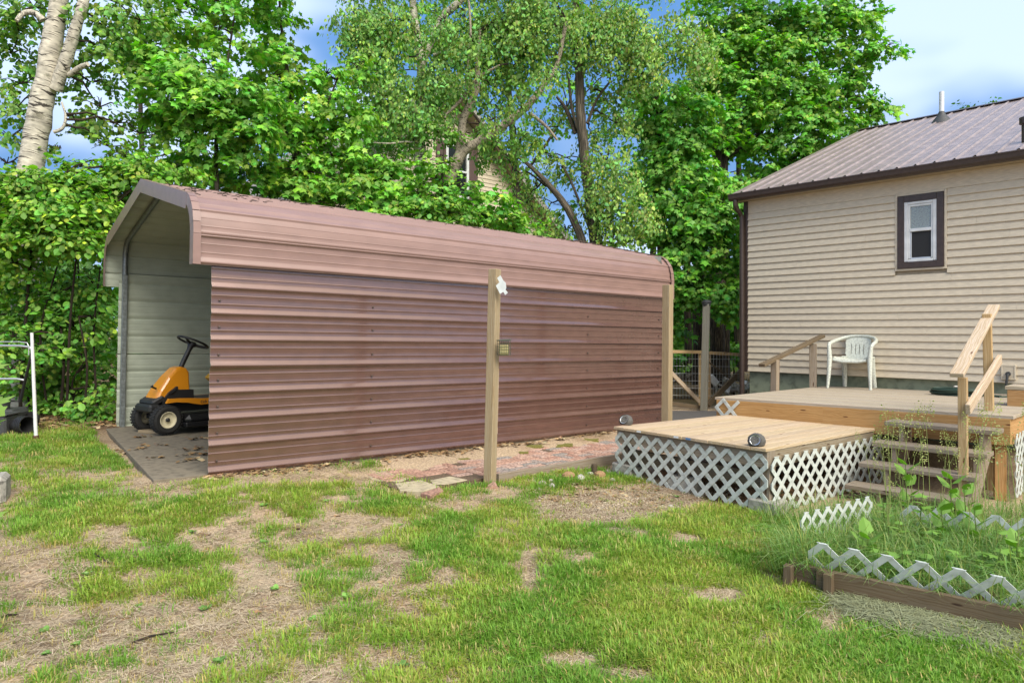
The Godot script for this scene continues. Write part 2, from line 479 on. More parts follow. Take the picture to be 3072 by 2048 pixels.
# corrugated metal: path = Vector2(z, y) going up the outer face, ribs every 9 inches, extruded along x
func sheet(path: Array, from: float, to: float, first_rib: float, x0: float, x1: float, nx: int, dent: Callable, rib_h := 0.017) -> Array:
	var lens := [0.0]
	for i in path.size() - 1: lens.append(lens[i] + path[i].distance_to(path[i + 1]))
	var total: float = lens[-1]
	from = maxf(from, 0.0); to = minf(to, total)
	var stops := {}
	for l: float in lens:
		if l > from and l < to: stops[snappedf(l, 0.0005)] = 0.0
	stops[from] = 0.0; stops[to] = 0.0
	var k := floorf((from - first_rib) / 0.2286) - 1.0
	while first_rib + k * 0.2286 < to + 0.3:
		var c := first_rib + k * 0.2286
		for e: Array in [[-0.024, 0.0], [-0.020, rib_h * 0.05], [-0.013, rib_h * 0.9], [-0.009, rib_h], [-0.001, rib_h], [0.004, rib_h * 0.9], [0.033, rib_h * 0.08], [0.039, 0.0]]:
			if c + e[0] > from and c + e[0] < to: stops[snappedf(c + e[0], 0.0005)] = e[1]
		for mnr: float in [0.0762, 0.1524]:
			for e: Array in [[-0.007, 0.0], [-0.005, 0.0003], [-0.003, 0.0020], [-0.0015, 0.0023], [0.0005, 0.0021], [0.005, 0.0003], [0.008, 0.0]]:
				if c + mnr + e[0] > from and c + mnr + e[0] < to: stops[snappedf(c + mnr + e[0], 0.0005)] = e[1]
		k += 1.0
	var at := stops.keys(); at.sort()
	var rows := []
	for s: float in at:
		var i := 0
		while i < path.size() - 2 and lens[i + 1] < s: i += 1
		var t: float = (s - lens[i]) / maxf(lens[i + 1] - lens[i], 1e-6)
		var p: Vector2 = path[i].lerp(path[i + 1], t)
		var d: Vector2 = (path[i + 1] - path[i]).normalized()
		if absf(t - 1.0) < 0.001 and i + 2 < path.size(): d = (path[i + 2] - path[i]).normalized()
		var nn := Vector2(d.y, -d.x)
		var row := PackedVector3Array()
		for j in nx + 1:
			var x := lerpf(x0, x1, float(j) / nx)
			var off: float = stops[s] + dent.call(x, p.y)
			row.append(Vector3(x, p.y + nn.y * off, p.x + nn.x * off))
		rows.append(row)
	return rows

func sheet_mesh(rows: Array, gap := 0.003) -> ArrayMesh:
	var out := ArrayMesh.new()
	var nr := rows.size()
	var w: int = rows[0].size()
	for back: bool in [false, true]:
		var b := MB.new()
		for i in nr:
			for j in w:
				var tx: Vector3 = rows[i][mini(j + 1, w - 1)] - rows[i][maxi(j - 1, 0)]
				var na := Vector3.ZERO
				if i > 0: na += tx.cross(rows[i][j] - rows[i - 1][j]).normalized()
				if i < nr - 1: na += tx.cross(rows[i + 1][j] - rows[i][j]).normalized()
				na = na.normalized()
				b.vert(rows[i][j] - (na * gap if back else Vector3.ZERO), -na if back else na)
		for i in nr - 1:
			for j in w - 1:
				var q := i * w + j
				if back: b.quadn(q, q + w, q + w + 1, q + 1)
				else: b.quadn(q, q + 1, q + w + 1, q + w)
		out.add_surface_from_arrays(Mesh.PRIMITIVE_TRIANGLES, b.surf())
	return out

func sheet_part(called: String, rows: Array, front: Material, rear: Material, parent: Node) -> MeshInstance3D:
	var o := MeshInstance3D.new()
	o.mesh = sheet_mesh(rows)
	o.set_surface_override_material(0, front)
	o.set_surface_override_material(1, rear)
	put(o, called, parent)
	return o

# diagonal lattice filling the rectangle 0..w by 0..h in the plane of x; each slat is a part
func lattice(parent: Node, x: Transform3D, w: float, h: float, pitch: float, width: float, m, called := "lattice_slat") -> void:
	var rect := PackedVector2Array([Vector2(0, 0), Vector2(w, 0), Vector2(w, h), Vector2(0, h)])
	var hw := width * 0.7071
	for dir: int in [1, -1]:
		var k := -ceilf(h / pitch) - 1.0
		while k * pitch < w + h + pitch:
			var c := (k + 0.5) * pitch
			var strip: PackedVector2Array
			if dir == 1: strip = PackedVector2Array([Vector2(c - hw - 0.1, -0.1), Vector2(c + hw - 0.1, -0.1), Vector2(c + hw + h + 0.1, h + 0.1), Vector2(c - hw + h + 0.1, h + 0.1)])
			else: strip = PackedVector2Array([Vector2(c - hw + 0.1, -0.1), Vector2(c + hw + 0.1, -0.1), Vector2(c + hw - h - 0.1, h + 0.1), Vector2(c - hw - h - 0.1, h + 0.1)])
			for poly: PackedVector2Array in Geometry2D.intersect_polygons(strip, rect):
				var ar := 0.0
				for i in poly.size(): ar += poly[i].cross(poly[(i + 1) % poly.size()])
				if absf(ar) < 0.002: continue
				var b := MB.new()
				b.prism(poly, Transform3D(Basis.IDENTITY, Vector3(0, 0, 0.0035 * dir)), 0.005)
				var o := obj(called, b, m, parent)
				o.transform = x
			k += 1.0

func slab_poly(called: String, pts: Array, thick: float, m, parent: Node, structure := false) -> MeshInstance3D:
	# pts: corners of the top face
	var b := MB.new()
	var n := pts.size()
	var ctr := Vector3.ZERO
	for p: Vector3 in pts: ctr += p / n
	var down := Vector3(0, -thick, 0)
	var area := 0.0
	for i in n: area += pts[i].z * pts[(i + 1) % n].x - pts[i].x * pts[(i + 1) % n].z
	if area < 0: pts = pts.duplicate(); pts.reverse()
	for i in n:
		var a: Vector3 = pts[i]; var e: Vector3 = pts[(i + 1) % n]
		var c2 := ctr
		var ins := 0.004
		var a2 := a + (c2 - a).normalized() * ins; var e2 := e + (c2 - e).normalized() * ins
		a2.y = a.y; e2.y = e.y
		b.tri(c2, a2, e2)
		b.quad(a + Vector3(0, -0.004, 0), e + Vector3(0, -0.004, 0), e2, a2)
		b.quad(a + down, e + down, e + Vector3(0, -0.004, 0), a + Vector3(0, -0.004, 0))
		b.tri(c2 + down, e + down, a + down)
	var o := obj(called, b, m, parent)
	if structure: o.set_meta("kind", "structure")
	return o

# ---------------------------------------------------------------- ground cover: how much grass grows where
const BARE := [[430, 1458, 70, 18, 0.9], [330, 1610, 90, 40, 0.8], [640, 1610, 110, 34, 0.85], [1050, 1580, 170, 45, 0.7], [800, 1770, 100, 70, 0.95], [1180, 1690, 80, 40, 0.7],
	[200, 1900, 260, 90, 0.6], [640, 1870, 120, 60, 0.6], [1590, 1730, 38, 70, 0.95], [1740, 1680, 55, 26, 0.8], [2150, 1795, 85, 26, 1.0], [1700, 1985, 100, 40, 0.9], [1880, 2030, 100, 32, 0.9], [2500, 1880, 40, 40, 0.7],
	[2290, 1935, 40, 26, 0.8], [1340, 1740, 60, 26, 0.8], [1790, 1530, 190, 52, 1.0], [1960, 1490, 260, 40, 0.8], [1400, 1520, 100, 26, 0.5], [820, 1430, 420, 20, 0.9], [2700, 1830, 260, 60, 0.8], [1240, 1830, 120, 50, 0.5], [760, 1690, 60, 25, 0.8], [2060, 1620, 60, 18, 0.6], [1500, 1480, 60, 22, 0.6], [560, 1480, 60, 20, 0.6], [100, 1780, 90, 45, 0.7], [480, 1990, 90, 40, 0.5], [1150, 1990, 80, 50, 0.5], [2420, 1620, 60, 20, 0.5], [1880, 1600, 80, 18, 0.5]]
const LUSH := [[280, 1345, 290, 50, 1.0], [490, 1405, 90, 22, 1.0], [620, 1440, 60, 12, 0.5], [280, 1545, 140, 55, 0.9], [580, 1515, 130, 45, 0.9], [850, 1490, 150, 30, 0.6], [900, 1530, 60, 30, 0.6], [1130, 1535, 90, 28, 0.9], [470, 1615, 90, 28, 0.9], [500, 1680, 190, 26, 0.9],
	[300, 1790, 90, 40, 0.8], [650, 1770, 120, 60, 0.7], [940, 1560, 50, 50, 0.5], [1450, 1530, 110, 35, 0.7], [1650, 1890, 190, 110, 0.8], [1450, 1850, 130, 80, 0.7], [1750, 1790, 150, 60, 0.7], [2050, 1700, 160, 60, 0.6], [2200, 1580, 200, 50, 0.7], [1900, 1940, 200, 80, 0.6], [2250, 2000, 260, 60, 0.7], [930, 1660, 40, 20, 0.7], [1350, 1650, 120, 50, 0.6], [1990, 1420, 120, 22, 0.7], [1850, 1455, 60, 18, 0.7], [100, 1590, 70, 30, 0.5], [800, 1600, 50, 16, 0.6]]

func to_px(p: Vector3) -> Vector2:
	return Vector2(CX + p.x / -p.z * F, HY + (EYE - p.y) / -p.z * F)

func cover(x: float, d: float) -> float:
	var q := to_px(Vector3(x, gh(x, d), -d))
	var g := clampf(0.42 + (q.x - 1050.0) / 1500.0, 0.38, 0.84) - 0.12 * smoothstep(1500.0, 1900.0, q.y) * smoothstep(1300.0, 800.0, q.x)
	g += 0.55 * patchy.get_noise_2d(x * 1.0, d * 1.25)
	for e: Array in LUSH:
		var s := Vector2((q.x - e[0]) / e[2], (q.y - e[1]) / e[3]).length_squared()
		g = lerpf(g, 1.15, e[4] * exp(-s * 1.1))
	for e: Array in BARE:
		var s := Vector2((q.x - e[0]) / e[2], (q.y - e[1]) / e[3]).length_squared()
		g = lerpf(g, -0.15, e[4] * exp(-s * s * 0.9))
	g += 0.45 * fine.get_noise_2d(x, d) + 0.25 * patchy.get_noise_2d(x * 3.1 + 9.0, d * 3.6)
	return clampf(g, 0.0, 1.0)

func build_ground() -> void:
	var xs := []
	var ds := []
	var x := -110.0
	while x < -7.0: xs.append(x); x += maxf(0.3, (-7.0 - x) * 0.22)
	x = -7.0
	while x < 6.0: xs.append(x); x += 0.055
	while x < 120.0: xs.append(x); x += maxf(0.3, (x - 6.0) * 0.25)
	var d := -40.0
	while d < 1.6: ds.append(d); d += maxf(0.3, (1.6 - d) * 0.25)
	d = 1.6
	while d < 12.5: ds.append(d); d += 0.05 if d < 7.0 else 0.09
	while d < 240.0: ds.append(d); d += maxf(0.3, (d - 12.0) * 0.2)
	var b := MB.new()
	for i in ds.size():
		for j in xs.size():
			var px: float = xs[j]
			var pd: float = ds[i]
			var y := gh(px, pd)
			var near := px > -7.2 and px < 6.2 and pd > 1.5 and pd < 12.6
			var c := Color(0.30, 0.24, 0.165)
			if near:
				y += 0.012 * wavy.get_noise_2d(px * 6.0, pd * 6.0) + 0.006 * wavy.get_noise_2d(px * 25.0, pd * 25.0)
				var t := 0.5 + 0.5 * wavy.get_noise_2d(px * 3.0 + 50.0, pd * 3.0)
				c = Color(0.60, 0.49, 0.375).lerp(Color(0.38, 0.28, 0.195), smoothstep(0.50, 0.95, t))
				var q := to_px(Vector3(px, y, -pd))
				var soil := exp(-Vector2((q.x - 1800.0) / 190.0, (q.y - 1528.0) / 48.0).length_squared() * 0.9)
				soil = maxf(soil, 0.8 * exp(-Vector2((q.x - 2150.0) / 260.0, (q.y - 1490.0) / 42.0).length_squared()))
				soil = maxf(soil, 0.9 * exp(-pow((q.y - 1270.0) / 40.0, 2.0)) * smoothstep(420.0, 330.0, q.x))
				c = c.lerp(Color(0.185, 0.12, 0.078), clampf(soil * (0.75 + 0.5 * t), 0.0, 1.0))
			else:
				c = Color(0.26, 0.21, 0.13)
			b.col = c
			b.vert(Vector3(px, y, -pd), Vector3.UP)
	var w := xs.size()
	for i in ds.size() - 1:
		for j in w - 1:
			var q := i * w + j
			b.quadn(q, q + 1, q + w + 1, q + w)
	# normals from the heights
	for i in range(0, ds.size()):
		for j in range(0, w):
			var l := b.v[i * w + maxi(j - 1, 0)]; var r := b.v[i * w + mini(j + 1, w - 1)]
			var u := b.v[maxi(i - 1, 0) * w + j]; var e := b.v[mini(i + 1, ds.size() - 1) * w + j]
			b.n[i * w + j] = (r - l).cross(e - u).normalized()
	struct("ground", b, M.ground)

# ---------------------------------------------------------------- the carport
func carport_frame() -> Transform3D:
	var xa := Vector3(0.768, -0.0178, -0.640).normalized()
	var za := xa.cross(Vector3.UP).normalized()
	return Transform3D(Basis(xa, za.cross(xa), za), V(-2.625, -1.252, 6.03))

func build_carport() -> void:
	var cf := carport_frame()
	var t := thing("metal_carport", "long brown corrugated metal carport with rounded roof and open front end", "carport", cf)
	var lng := 6.2
	var wid := 3.85
	var can := func(x: float, y: float) -> float:
		var o := 0.0022 * wavy.get_noise_2d(x * 1.1, y * 5.0)
		o += 0.014 * exp(-pow((y - 0.955) / 0.03, 2.0)) * exp(-x / 0.35)
		# the top of the upper sheet leans in towards the front end
		o -= 0.010 * smoothstep(1.60, 1.85, y) * smoothstep(3.2, 0.5, x)
		return o
	var plain := func(x: float, y: float) -> float: return 0.002 * wavy.get_noise_2d(x * 1.3 + 40.0, y * 4.0)
	var wall := [Vector2(0, 0), Vector2(0, 2.0)]
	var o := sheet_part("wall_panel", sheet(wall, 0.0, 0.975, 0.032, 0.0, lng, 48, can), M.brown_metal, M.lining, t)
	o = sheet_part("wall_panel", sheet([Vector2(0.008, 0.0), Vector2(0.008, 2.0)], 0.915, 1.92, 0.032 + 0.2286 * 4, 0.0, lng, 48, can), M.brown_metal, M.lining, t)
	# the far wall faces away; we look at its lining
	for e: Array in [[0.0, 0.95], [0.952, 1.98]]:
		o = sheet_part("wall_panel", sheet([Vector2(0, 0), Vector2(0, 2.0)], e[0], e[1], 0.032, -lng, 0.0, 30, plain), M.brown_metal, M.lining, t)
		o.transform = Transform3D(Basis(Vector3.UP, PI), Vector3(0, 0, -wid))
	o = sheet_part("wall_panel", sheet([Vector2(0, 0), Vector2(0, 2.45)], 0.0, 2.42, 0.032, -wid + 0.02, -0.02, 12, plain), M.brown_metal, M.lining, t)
	o.transform = Transform3D(Basis(Vector3.UP, PI / 2), Vector3(lng - 0.02, 0, 0)) * Transform3D(Basis.IDENTITY, Vector3(wid, 0, 0))
	# roof: up the near eave, over the shoulder to the ridge, and down the far side
	var half := [Vector2(0.036, 1.81), Vector2(0.036, 2.07), Vector2(0.026, 2.17), Vector2(0.0, 2.26), Vector2(-0.05, 2.335), Vector2(-0.10, 2.385), Vector2(-0.165, 2.42), Vector2(-wid / 2, 2.83)]
	var path := half.duplicate()
	for i in range(half.size() - 2, -1, -1): path.append(Vector2(-wid - half[i].x, half[i].y))
	var total := 0.0
	for i in path.size() - 1: total += path[i].distance_to(path[i + 1])
	var mid := total / 2
	for e: Array in [[0.0, 0.86], [0.862, 1.70], [1.702, mid - 0.001], [mid + 0.001, total - 1.702], [total - 1.70, total - 0.862], [total - 0.86, total]]:
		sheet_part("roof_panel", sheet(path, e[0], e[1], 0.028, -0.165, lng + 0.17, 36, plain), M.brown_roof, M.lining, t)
	# trim round the front and the rear edge of the roof
	for xr: float in [-0.168, lng + 0.173]:
		var inward := 0.0
		for i in path.size() - 1:
			var a: Vector2 = path[i]; var b: Vector2 = path[i + 1]
			if a.distance_to(b) < 0.02: continue
			var dirn := (b - a).normalized()
			var nn := Vector2(dirn.y, -dirn.x)
			var deep := 0.115 if a.distance_to(b) > 0.5 else 0.075
			var poly := PackedVector2Array([a + nn * 0.024, b + nn * 0.024, b - nn * deep + dirn * -0.0, a - nn * deep])
			var mb := MB.new()
			var tx := Transform3D(Basis(Vector3(0, 0, 1), Vector3(0, 1, 0), Vector3(-1, 0, 0)), Vector3(xr + (-0.002 if xr < 0 else 0.002) + 0.001 * (i % 2), 0, 0))
			mb.prism(poly, tx, 0.003)
			# the lip that lies on the sheet
			var sgn := 1.0 if xr < 0 else -1.0
			var lip := Transform3D(Basis(Vector3(sgn, 0, 0), Vector3(0, dirn.y, dirn.x) * 1.0, Vector3(sgn, 0, 0).cross(Vector3(0, dirn.y, dirn.x))), Vector3(xr + sgn * 0.03, (a.y + b.y) / 2 + nn.y * 0.026, (a.x + b.x) / 2 + nn.x * 0.026))
			mb.box(lip, Vector3(0.062, a.distance_to(b), 0.003))
			obj("edge_trim", mb, M.brown_roof, t)
	# galvanised frame: posts and bows
	for x: float in [0.06, 1.55, 3.1, 4.65, 6.12]:
		for z: float in [-0.04, -wid + 0.045]:
			var b := MB.new()
			b.box(Transform3D(Basis.IDENTITY, Vector3(x, 0.98, z)), Vector3(0.057, 1.96, 0.057), 0.004)
			obj("frame_post", b, M.galv, t)
		var pts := []
		for p: Vector2 in path:
			var c := Vector2(-wid / 2, 1.95)
			var dv := (c - p).normalized() * 0.05
			pts.append(Vector3(x, maxf(p.y + dv.y, 1.9), p.x + dv.x * (1.0 if p.y > 2.2 else 1.6)))
		var b := MB.new()
		b.tube(pts, [0.034], 4)
		obj("roof_bow", b, M.galv, t)
	# screws along the sheets
	var b2 := MB.new()
	for y: float in [0.12, 0.36, 0.59, 0.82, 1.04, 1.28, 1.51]:
		for x: float in [0.07, 1.56, 3.1, 4.66, 6.1]:
			b2.lathe([Vector2(0.011, 0), Vector2(0.011, 0.004), Vector2(0.0, 0.007)], Transform3D(Basis(Vector3(1, 0, 0), Vector3(0, 0, 1), Vector3(0, -1, 0)), Vector3(x, y, 0.009 + (0.002 if y < 0.95 else 0.006))), 6)
	tag(obj("screw_heads", b2, M.trim_brown, t), "", "", "", "stuff")
	# concrete floor
	var fl := []
	for p: Vector3 in [Vector3(-0.42, 0.006, -0.02), Vector3(lng + 0.2, 0.0, -0.02), Vector3(lng + 0.2, 0.0, -wid - 0.1), Vector3(-0.12, 0.012, -wid - 0.1)]: fl.append(cf * p)
	slab_poly("carport_slab", fl, 0.3, M.slab, self, true)
	# twigs and small leaves lying on the roof
	var lb := MB.new()
	var r2 := RandomNumberGenerator.new(); r2.seed = 41
	for k in 150:
		var s := r2.randf_range(0.9, 2.45)
		var x := r2.randf_range(0.0, 6.2) if k > 40 else r2.randf_range(-0.1, 0.9)
		if k > 40 and s < 1.9: s = r2.randf_range(1.9, 2.45)
		var f := (s - 0.72) / (mid - 0.72)
		var pp := Vector2(-0.165, 2.42).lerp(Vector2(-wid / 2, 2.83), f)
		var at := Vector3(x, pp.y + 0.012, pp.x)
		var a := r2.randf() * TAU
		var l := r2.randf_range(0.03, 0.16)
		lb.tube([at, at + Vector3(cos(a) * l * 0.5, 0.008 - sin(a) * l * 0.1, sin(a) * l * 0.5), at + Vector3(cos(a + 0.4) * l, -sin(a) * l * 0.2 + 0.004, sin(a + 0.4) * l)], [0.004, 0.004, 0.002], 4)
	var tw := obj("roof_twigs", lb, M.twig)
	tw.transform = cf
	tag(tw, "fine dead twigs scattered on the brown carport roof", "twigs", "", "stuff")

# ---------------------------------------------------------------- the house
func house_frame() -> Transform3D:
	var xa := Vector3(0.688, 0, 0.725).normalized()
	return Transform3D(Basis(xa, Vector3.UP, xa.cross(Vector3.UP)), Vector3(3.833, 0, -11.4))

func build_house() -> void:
	var hf := house_frame()
	var t := thing("house", "tan vinyl sided house with brown metal roof, gutter and one small window", "house", hf)
	var lng := 6.5
	var y0 := 0.832
	var ex := 0.102
	var wx0 := 2.262; var wx1 := 2.83; var wy0 := 2.352; var wy1 := 3.352
	# core behind the siding and the other walls
	var b := MB.new()
	b.box(Transform3D(Basis.IDENTITY, Vector3(lng / 2, 2.2, -5.4 + 0.0)), Vector3(lng - 0.02, 2.72, 10.76))
	obj("wall", b, M.soffit, t)
	b = MB.new()
	b.box(Transform3D(Basis.IDENTITY, Vector3(lng / 2, 0.33, -5.35)), Vector3(lng - 0.03, 1.0, 10.6), 0.005)
	obj("foundation_wall", b, M.foundation, t)
	# siding courses, each a lapped board with a shadow gap under its butt
	for k in 25:
		var yb := y0 + k * ex
		var spans := [[0.02, lng]]
		if yb + ex > wy0 - 0.04 and yb < wy1 + 0.03: spans = [[0.02, wx0 - 0.035], [wx1 + 0.035, lng]]
		var cut := 0.6 + fmod(k * 1.37, 3.1)
		var parts := []
		for s: Array in spans:
			if cut > s[0] + 0.3 and cut < s[1] - 0.3:
				parts.append([s[0], cut - 0.0008]); parts.append([cut + 0.0008, s[1]])
			else: parts.append(s)
		for s: Array in parts:
			var mb := MB.new()
			var prof := PackedVector2Array([Vector2(0.002, yb), Vector2(0.022, yb), Vector2(0.027, yb + 0.006), Vector2(0.006, yb + ex + 0.004), Vector2(0.002, yb + ex + 0.004)])
			mb.prism(prof, Transform3D(Basis(Vector3(0, 0, 1), Vector3(0, 1, 0), Vector3(-1, 0, 0)), Vector3(s[0], 0, 0)), s[1] - s[0])
			obj("siding_board", mb, M.siding[(k * 3 + int(s[0])) % 4], t)
	var yt := y0 + 25 * ex
	# frieze and soffit
	b = MB.new(); b.box(Transform3D(Basis.IDENTITY, Vector3(lng / 2 + 0.01, yt + 0.105, 0.009)), Vector3(lng, 0.2, 0.014)); obj("frieze_board", b, M.siding[1], t)
	b = MB.new(); b.box(Transform3D(Basis.IDENTITY, Vector3(lng / 2 - 0.05, yt + 0.215, 0.08)), Vector3(lng + 0.2, 0.016, 0.2)); obj("soffit", b, M.soffit, t)
	b = MB.new(); b.box(Transform3D(Basis.IDENTITY, Vector3(lng / 2 - 0.05, yt + 0.27, 0.19)), Vector3(lng + 0.2, 0.13, 0.02)); obj("fascia_board", b, M.trim_brown, t)
	b = MB.new(); b.box(Transform3D(Basis.IDENTITY, Vector3(-0.012, (y0 + yt) / 2 + 0.1, -0.015)), Vector3(0.075, yt - y0 + 0.22, 0.085), 0.004); obj("corner_trim", b, M.trim_brown, t)
	# gutter: a trough with a rolled lip
	var gy := yt + 0.205
	var gp := PackedVector2Array([Vector2(0.205, gy), Vector2(0.27, gy), Vector2(0.295, gy + 0.03), Vector2(0.305, gy + 0.085), Vector2(0.315, gy + 0.092), Vector2(0.312, gy + 0.105), Vector2(0.300, gy + 0.105), Vector2(0.292, gy + 0.09), Vector2(0.285, gy + 0.035), Vector2(0.265, gy + 0.008), Vector2(0.212, gy + 0.008), Vector2(0.212, gy + 0.105), Vector2(0.205, gy + 0.105)])
	b = MB.new()
	var gx := Transform3D(Basis(Vector3(0, 0, 1), Vector3(0, 1, 0), Vector3(-1, 0, 0)), Vector3(-0.17, 0, 0))
	b.prism(gp, gx, lng + 0.4)
	var cap := PackedVector2Array([Vector2(0.205, gy), Vector2(0.27, gy), Vector2(0.295, gy + 0.03), Vector2(0.312, gy + 0.105), Vector2(0.205, gy + 0.105)])
	b.prism(cap, gx.translated(Vector3(-0.003, 0, 0)), 0.003)
	obj("gutter", b, M.trim_brown, t)
	# downspout with its two bends
	b = MB.new()
	b.tube([Vector3(-0.07, gy + 0.01, 0.25), Vector3(-0.07, gy - 0.07, 0.25), Vector3(-0.068, gy - 0.13, 0.22), Vector3(-0.062, gy - 0.2, 0.10), Vector3(-0.06, gy - 0.26, 0.062), Vector3(-0.06, 2.0, 0.058), Vector3(-0.06, 0.45, 0.058)], [0.046], 4)
	obj("downspout", b, M.trim_brown, t)
	# roof: ribbed sheets from the eave to the ridge on both slopes
	var run := 5.39
	var rise := 2.08
	var ey := yt + 0.32
	var slope := Vector3(0, rise, -run).normalized()
	var up := Vector3(0, run, rise).normalized()
	var slen := Vector2(run, rise).length()
	var plain := func(x: float, y: float) -> float: return 0.002 * wavy.get_noise_2d(x * 2.0 + 9.0, y * 0.7)
	var npan := 7
	for side: int in [0, 1]:
		for k in npan:
			var w0 := k * 0.9144
			var rows := sheet([Vector2(0, 0), Vector2(0, npan * 0.9144 + 0.04)], w0 + 0.001, w0 + 0.9134, 0.035, 0.0, slen, 8, plain, 0.022)
			var o := sheet_part("roof_panel", rows, M.house_roof, M.soffit, t)
			# sheet x runs up the slope, sheet y along the eave, sheet z outwards
			if side == 0: o.transform = Transform3D(Basis(slope, Vector3(-1, 0, 0), slope.cross(Vector3(-1, 0, 0))), Vector3(-0.16 + npan * 0.9144, ey, 0.24))
			else:
				var s2 := Vector3(0, rise, run).normalized()
				o.transform = Transform3D(Basis(s2, Vector3(1, 0, 0), s2.cross(Vector3(1, 0, 0))), Vector3(-0.16, ey, 0.24 - 2.0 * run))
	b = MB.new()
	for sg: float in [-1.0, 1.0]:
		var yv := Vector3(0, run, rise * sg).normalized()
		var zv := Vector3(1, 0, 0).cross(yv)
		b.box(Transform3D(Basis(Vector3(1, 0, 0), yv, zv), Vector3(lng / 2 - 0.05, ey + rise + 0.036, 0.24 - run) + zv * sg * 0.078), Vector3(lng + 0.2, 0.004, 0.15))
	obj("ridge_cap", b, M.trim_brown, t)
	b = MB.new()
	b.prism(PackedVector2Array([Vector2(0.2, ey - 0.02), Vector2(0.24 - run, ey + rise - 0.02), Vector2(0.2 - 2 * run + 0.08, ey - 0.02)]), Transform3D(Basis(Vector3(0, 0, 1), Vector3(0, 1, 0), Vector3(-1, 0, 0)), Vector3(-0.02, 0, 0)), 0.12)
	obj("gable_wall", b, M.siding[0], t)
	# vent pipe through the roof
	var rp := hf * Vector3(0, ey, 0.24)
	var rn := hf.basis * up
	var vp := hf.affine_inverse() * on_plane(2826, 362, rp, rn)
	b = MB.new(); b.lathe([Vector2(0.042, -0.1), Vector2(0.042, 0.52), Vector2(0.036, 0.52), Vector2(0.036, 0.3)], Transform3D(Basis.IDENTITY, vp + Vector3(0, 0.02, 0)), 18)
	var pipe := obj("vent_pipe", b, M.white, t)
	b = MB.new(); b.lathe([Vector2(0.20, -0.07), Vector2(0.13, 0.03), Vector2(0.075, 0.10), Vector2(0.05, 0.16), Vector2(0.044, 0.17)], Transform3D(Basis.IDENTITY, vp), 18)
	obj("pipe_boot", b, M.dark_grey, pipe)
	vp = hf.affine_inverse() * on_plane(3080, 425, rp, rn)
	b = MB.new(); b.lathe([Vector2(0.05, -0.1), Vector2(0.05, 0.22), Vector2(0.075, 0.23), Vector2(0.075, 0.31), Vector2(0.06, 0.31), Vector2(0.06, 0.25)], Transform3D(Basis.IDENTITY, vp), 16)
	obj("flue_pipe", b, M.trim_brown, t)
	# window
	var w := Node3D.new(); put(w, "window", t)
	var cx := (wx0 + wx1) / 2; var cy := (wy0 + wy1) / 2
	var ww := wx1 - wx0; var wh := wy1 - wy0
	var fr := func(called: String, x: float, y: float, z: float, sx: float, sy: float, sz: float, m) -> void:
		var o := obj(called, box_mesh(Vector3(sx, sy, sz), 0.003), m, w)
		o.position = Vector3(x, y, z)
	for s: float in [-1.0, 1.0]:
		fr.call("edge_channel", cx + s * (ww / 2 + 0.018), cy, 0.014, 0.03, wh + 0.066, 0.026, M.siding[0])
		fr.call("edge_channel", cx, cy + s * (wh / 2 + 0.018), 0.0135, ww + 0.005, 0.03, 0.025, M.siding[0])
		fr.call("casing", cx + s * (ww / 2 - 0.042), cy + 0.04, 0.022, 0.084, wh - 0.085, 0.036, M.trim_brown)
		fr.call("frame", cx + s * (ww / 2 - 0.107), cy + 0.005, 0.017, 0.044, wh - 0.17, 0.03, M.white)
		fr.call("sash_stile", cx + s * (ww / 2 - 0.142), cy + 0.005, 0.010, 0.026, wh - 0.25, 0.024, M.white)
	fr.call("casing", cx, wy1 - 0.045, 0.023, ww - 0.17, 0.09, 0.036, M.trim_brown)
	fr.call("casing", cx, wy0 + 0.0425, 0.025, ww, 0.085, 0.042, M.trim_brown)
	fr.call("frame", cx, wy1 - 0.108, 0.0165, ww - 0.26, 0.034, 0.029, M.white)
	fr.call("frame", cx, wy0 + 0.104, 0.0165, ww - 0.26, 0.036, 0.029, M.white)
	fr.call("meeting_rail", cx, cy + 0.02, 0.012, ww - 0.31, 0.042, 0.028, M.white)
	fr.call("sash_rail", cx, wy1 - 0.142, 0.0095, ww - 0.31, 0.03, 0.022, M.white)
	fr.call("screen_frame", cx - ww / 2 + 0.164, cy - 0.19, 0.008, 0.016, wh / 2 - 0.14, 0.012, M.steel)
	fr.call("screen_frame", cx, wy0 + 0.134, 0.0078, ww - 0.32, 0.022, 0.012, M.steel)
	fr.call("curtain", cx, cy + 0.2, -0.002, ww - 0.31, wh / 2 - 0.16, 0.004, M.curtain)
	fr.call("insect_screen", cx, cy - 0.19, -0.002, ww - 0.31, wh / 2 - 0.12, 0.004, M.screen)
	fr.call("pane", cx, cy + 0.2, 0.006, ww - 0.31, wh / 2 - 0.15, 0.003, M.glass)
	# outdoor tap in a trim block
	var bx := Node3D.new(); put(bx, "tap_block", t)
	var tp := hf.affine_inverse() * on_plane(3028, 1116, hf * Vector3(0, 1, 0.02), hf.basis.z)
	for e: Array in [[-0.068, 0.0, 0.022, 0.19], [0.068, 0.0, 0.022, 0.19], [0.0, 0.084, 0.114, 0.022], [0.0, -0.084, 0.114, 0.022], [0.0, 0.0, 0.114, 0.146]]:
		var o := obj("trim_strip", box_mesh(Vector3(e[2], e[3], 0.03 if e[2] < 0.1 or e[3] < 0.1 else 0.02), 0.003), M.siding[2], bx)
		o.position = tp + Vector3(e[0], e[1], 0.018)
	b = MB.new()
	b.tube([tp + Vector3(0, -0.02, 0.02), tp + Vector3(0, -0.02, 0.07)], [0.03, 0.026], 12)
	b.tube([tp + Vector3(0, -0.02, 0.07), tp + Vector3(0, -0.06, 0.085), tp + Vector3(-0.01, -0.14, 0.08), tp + Vector3(-0.02, -0.2, 0.07)], [0.016, 0.016, 0.014, 0.013], 10)
	obj("tap", b, M.dark_grey, bx)

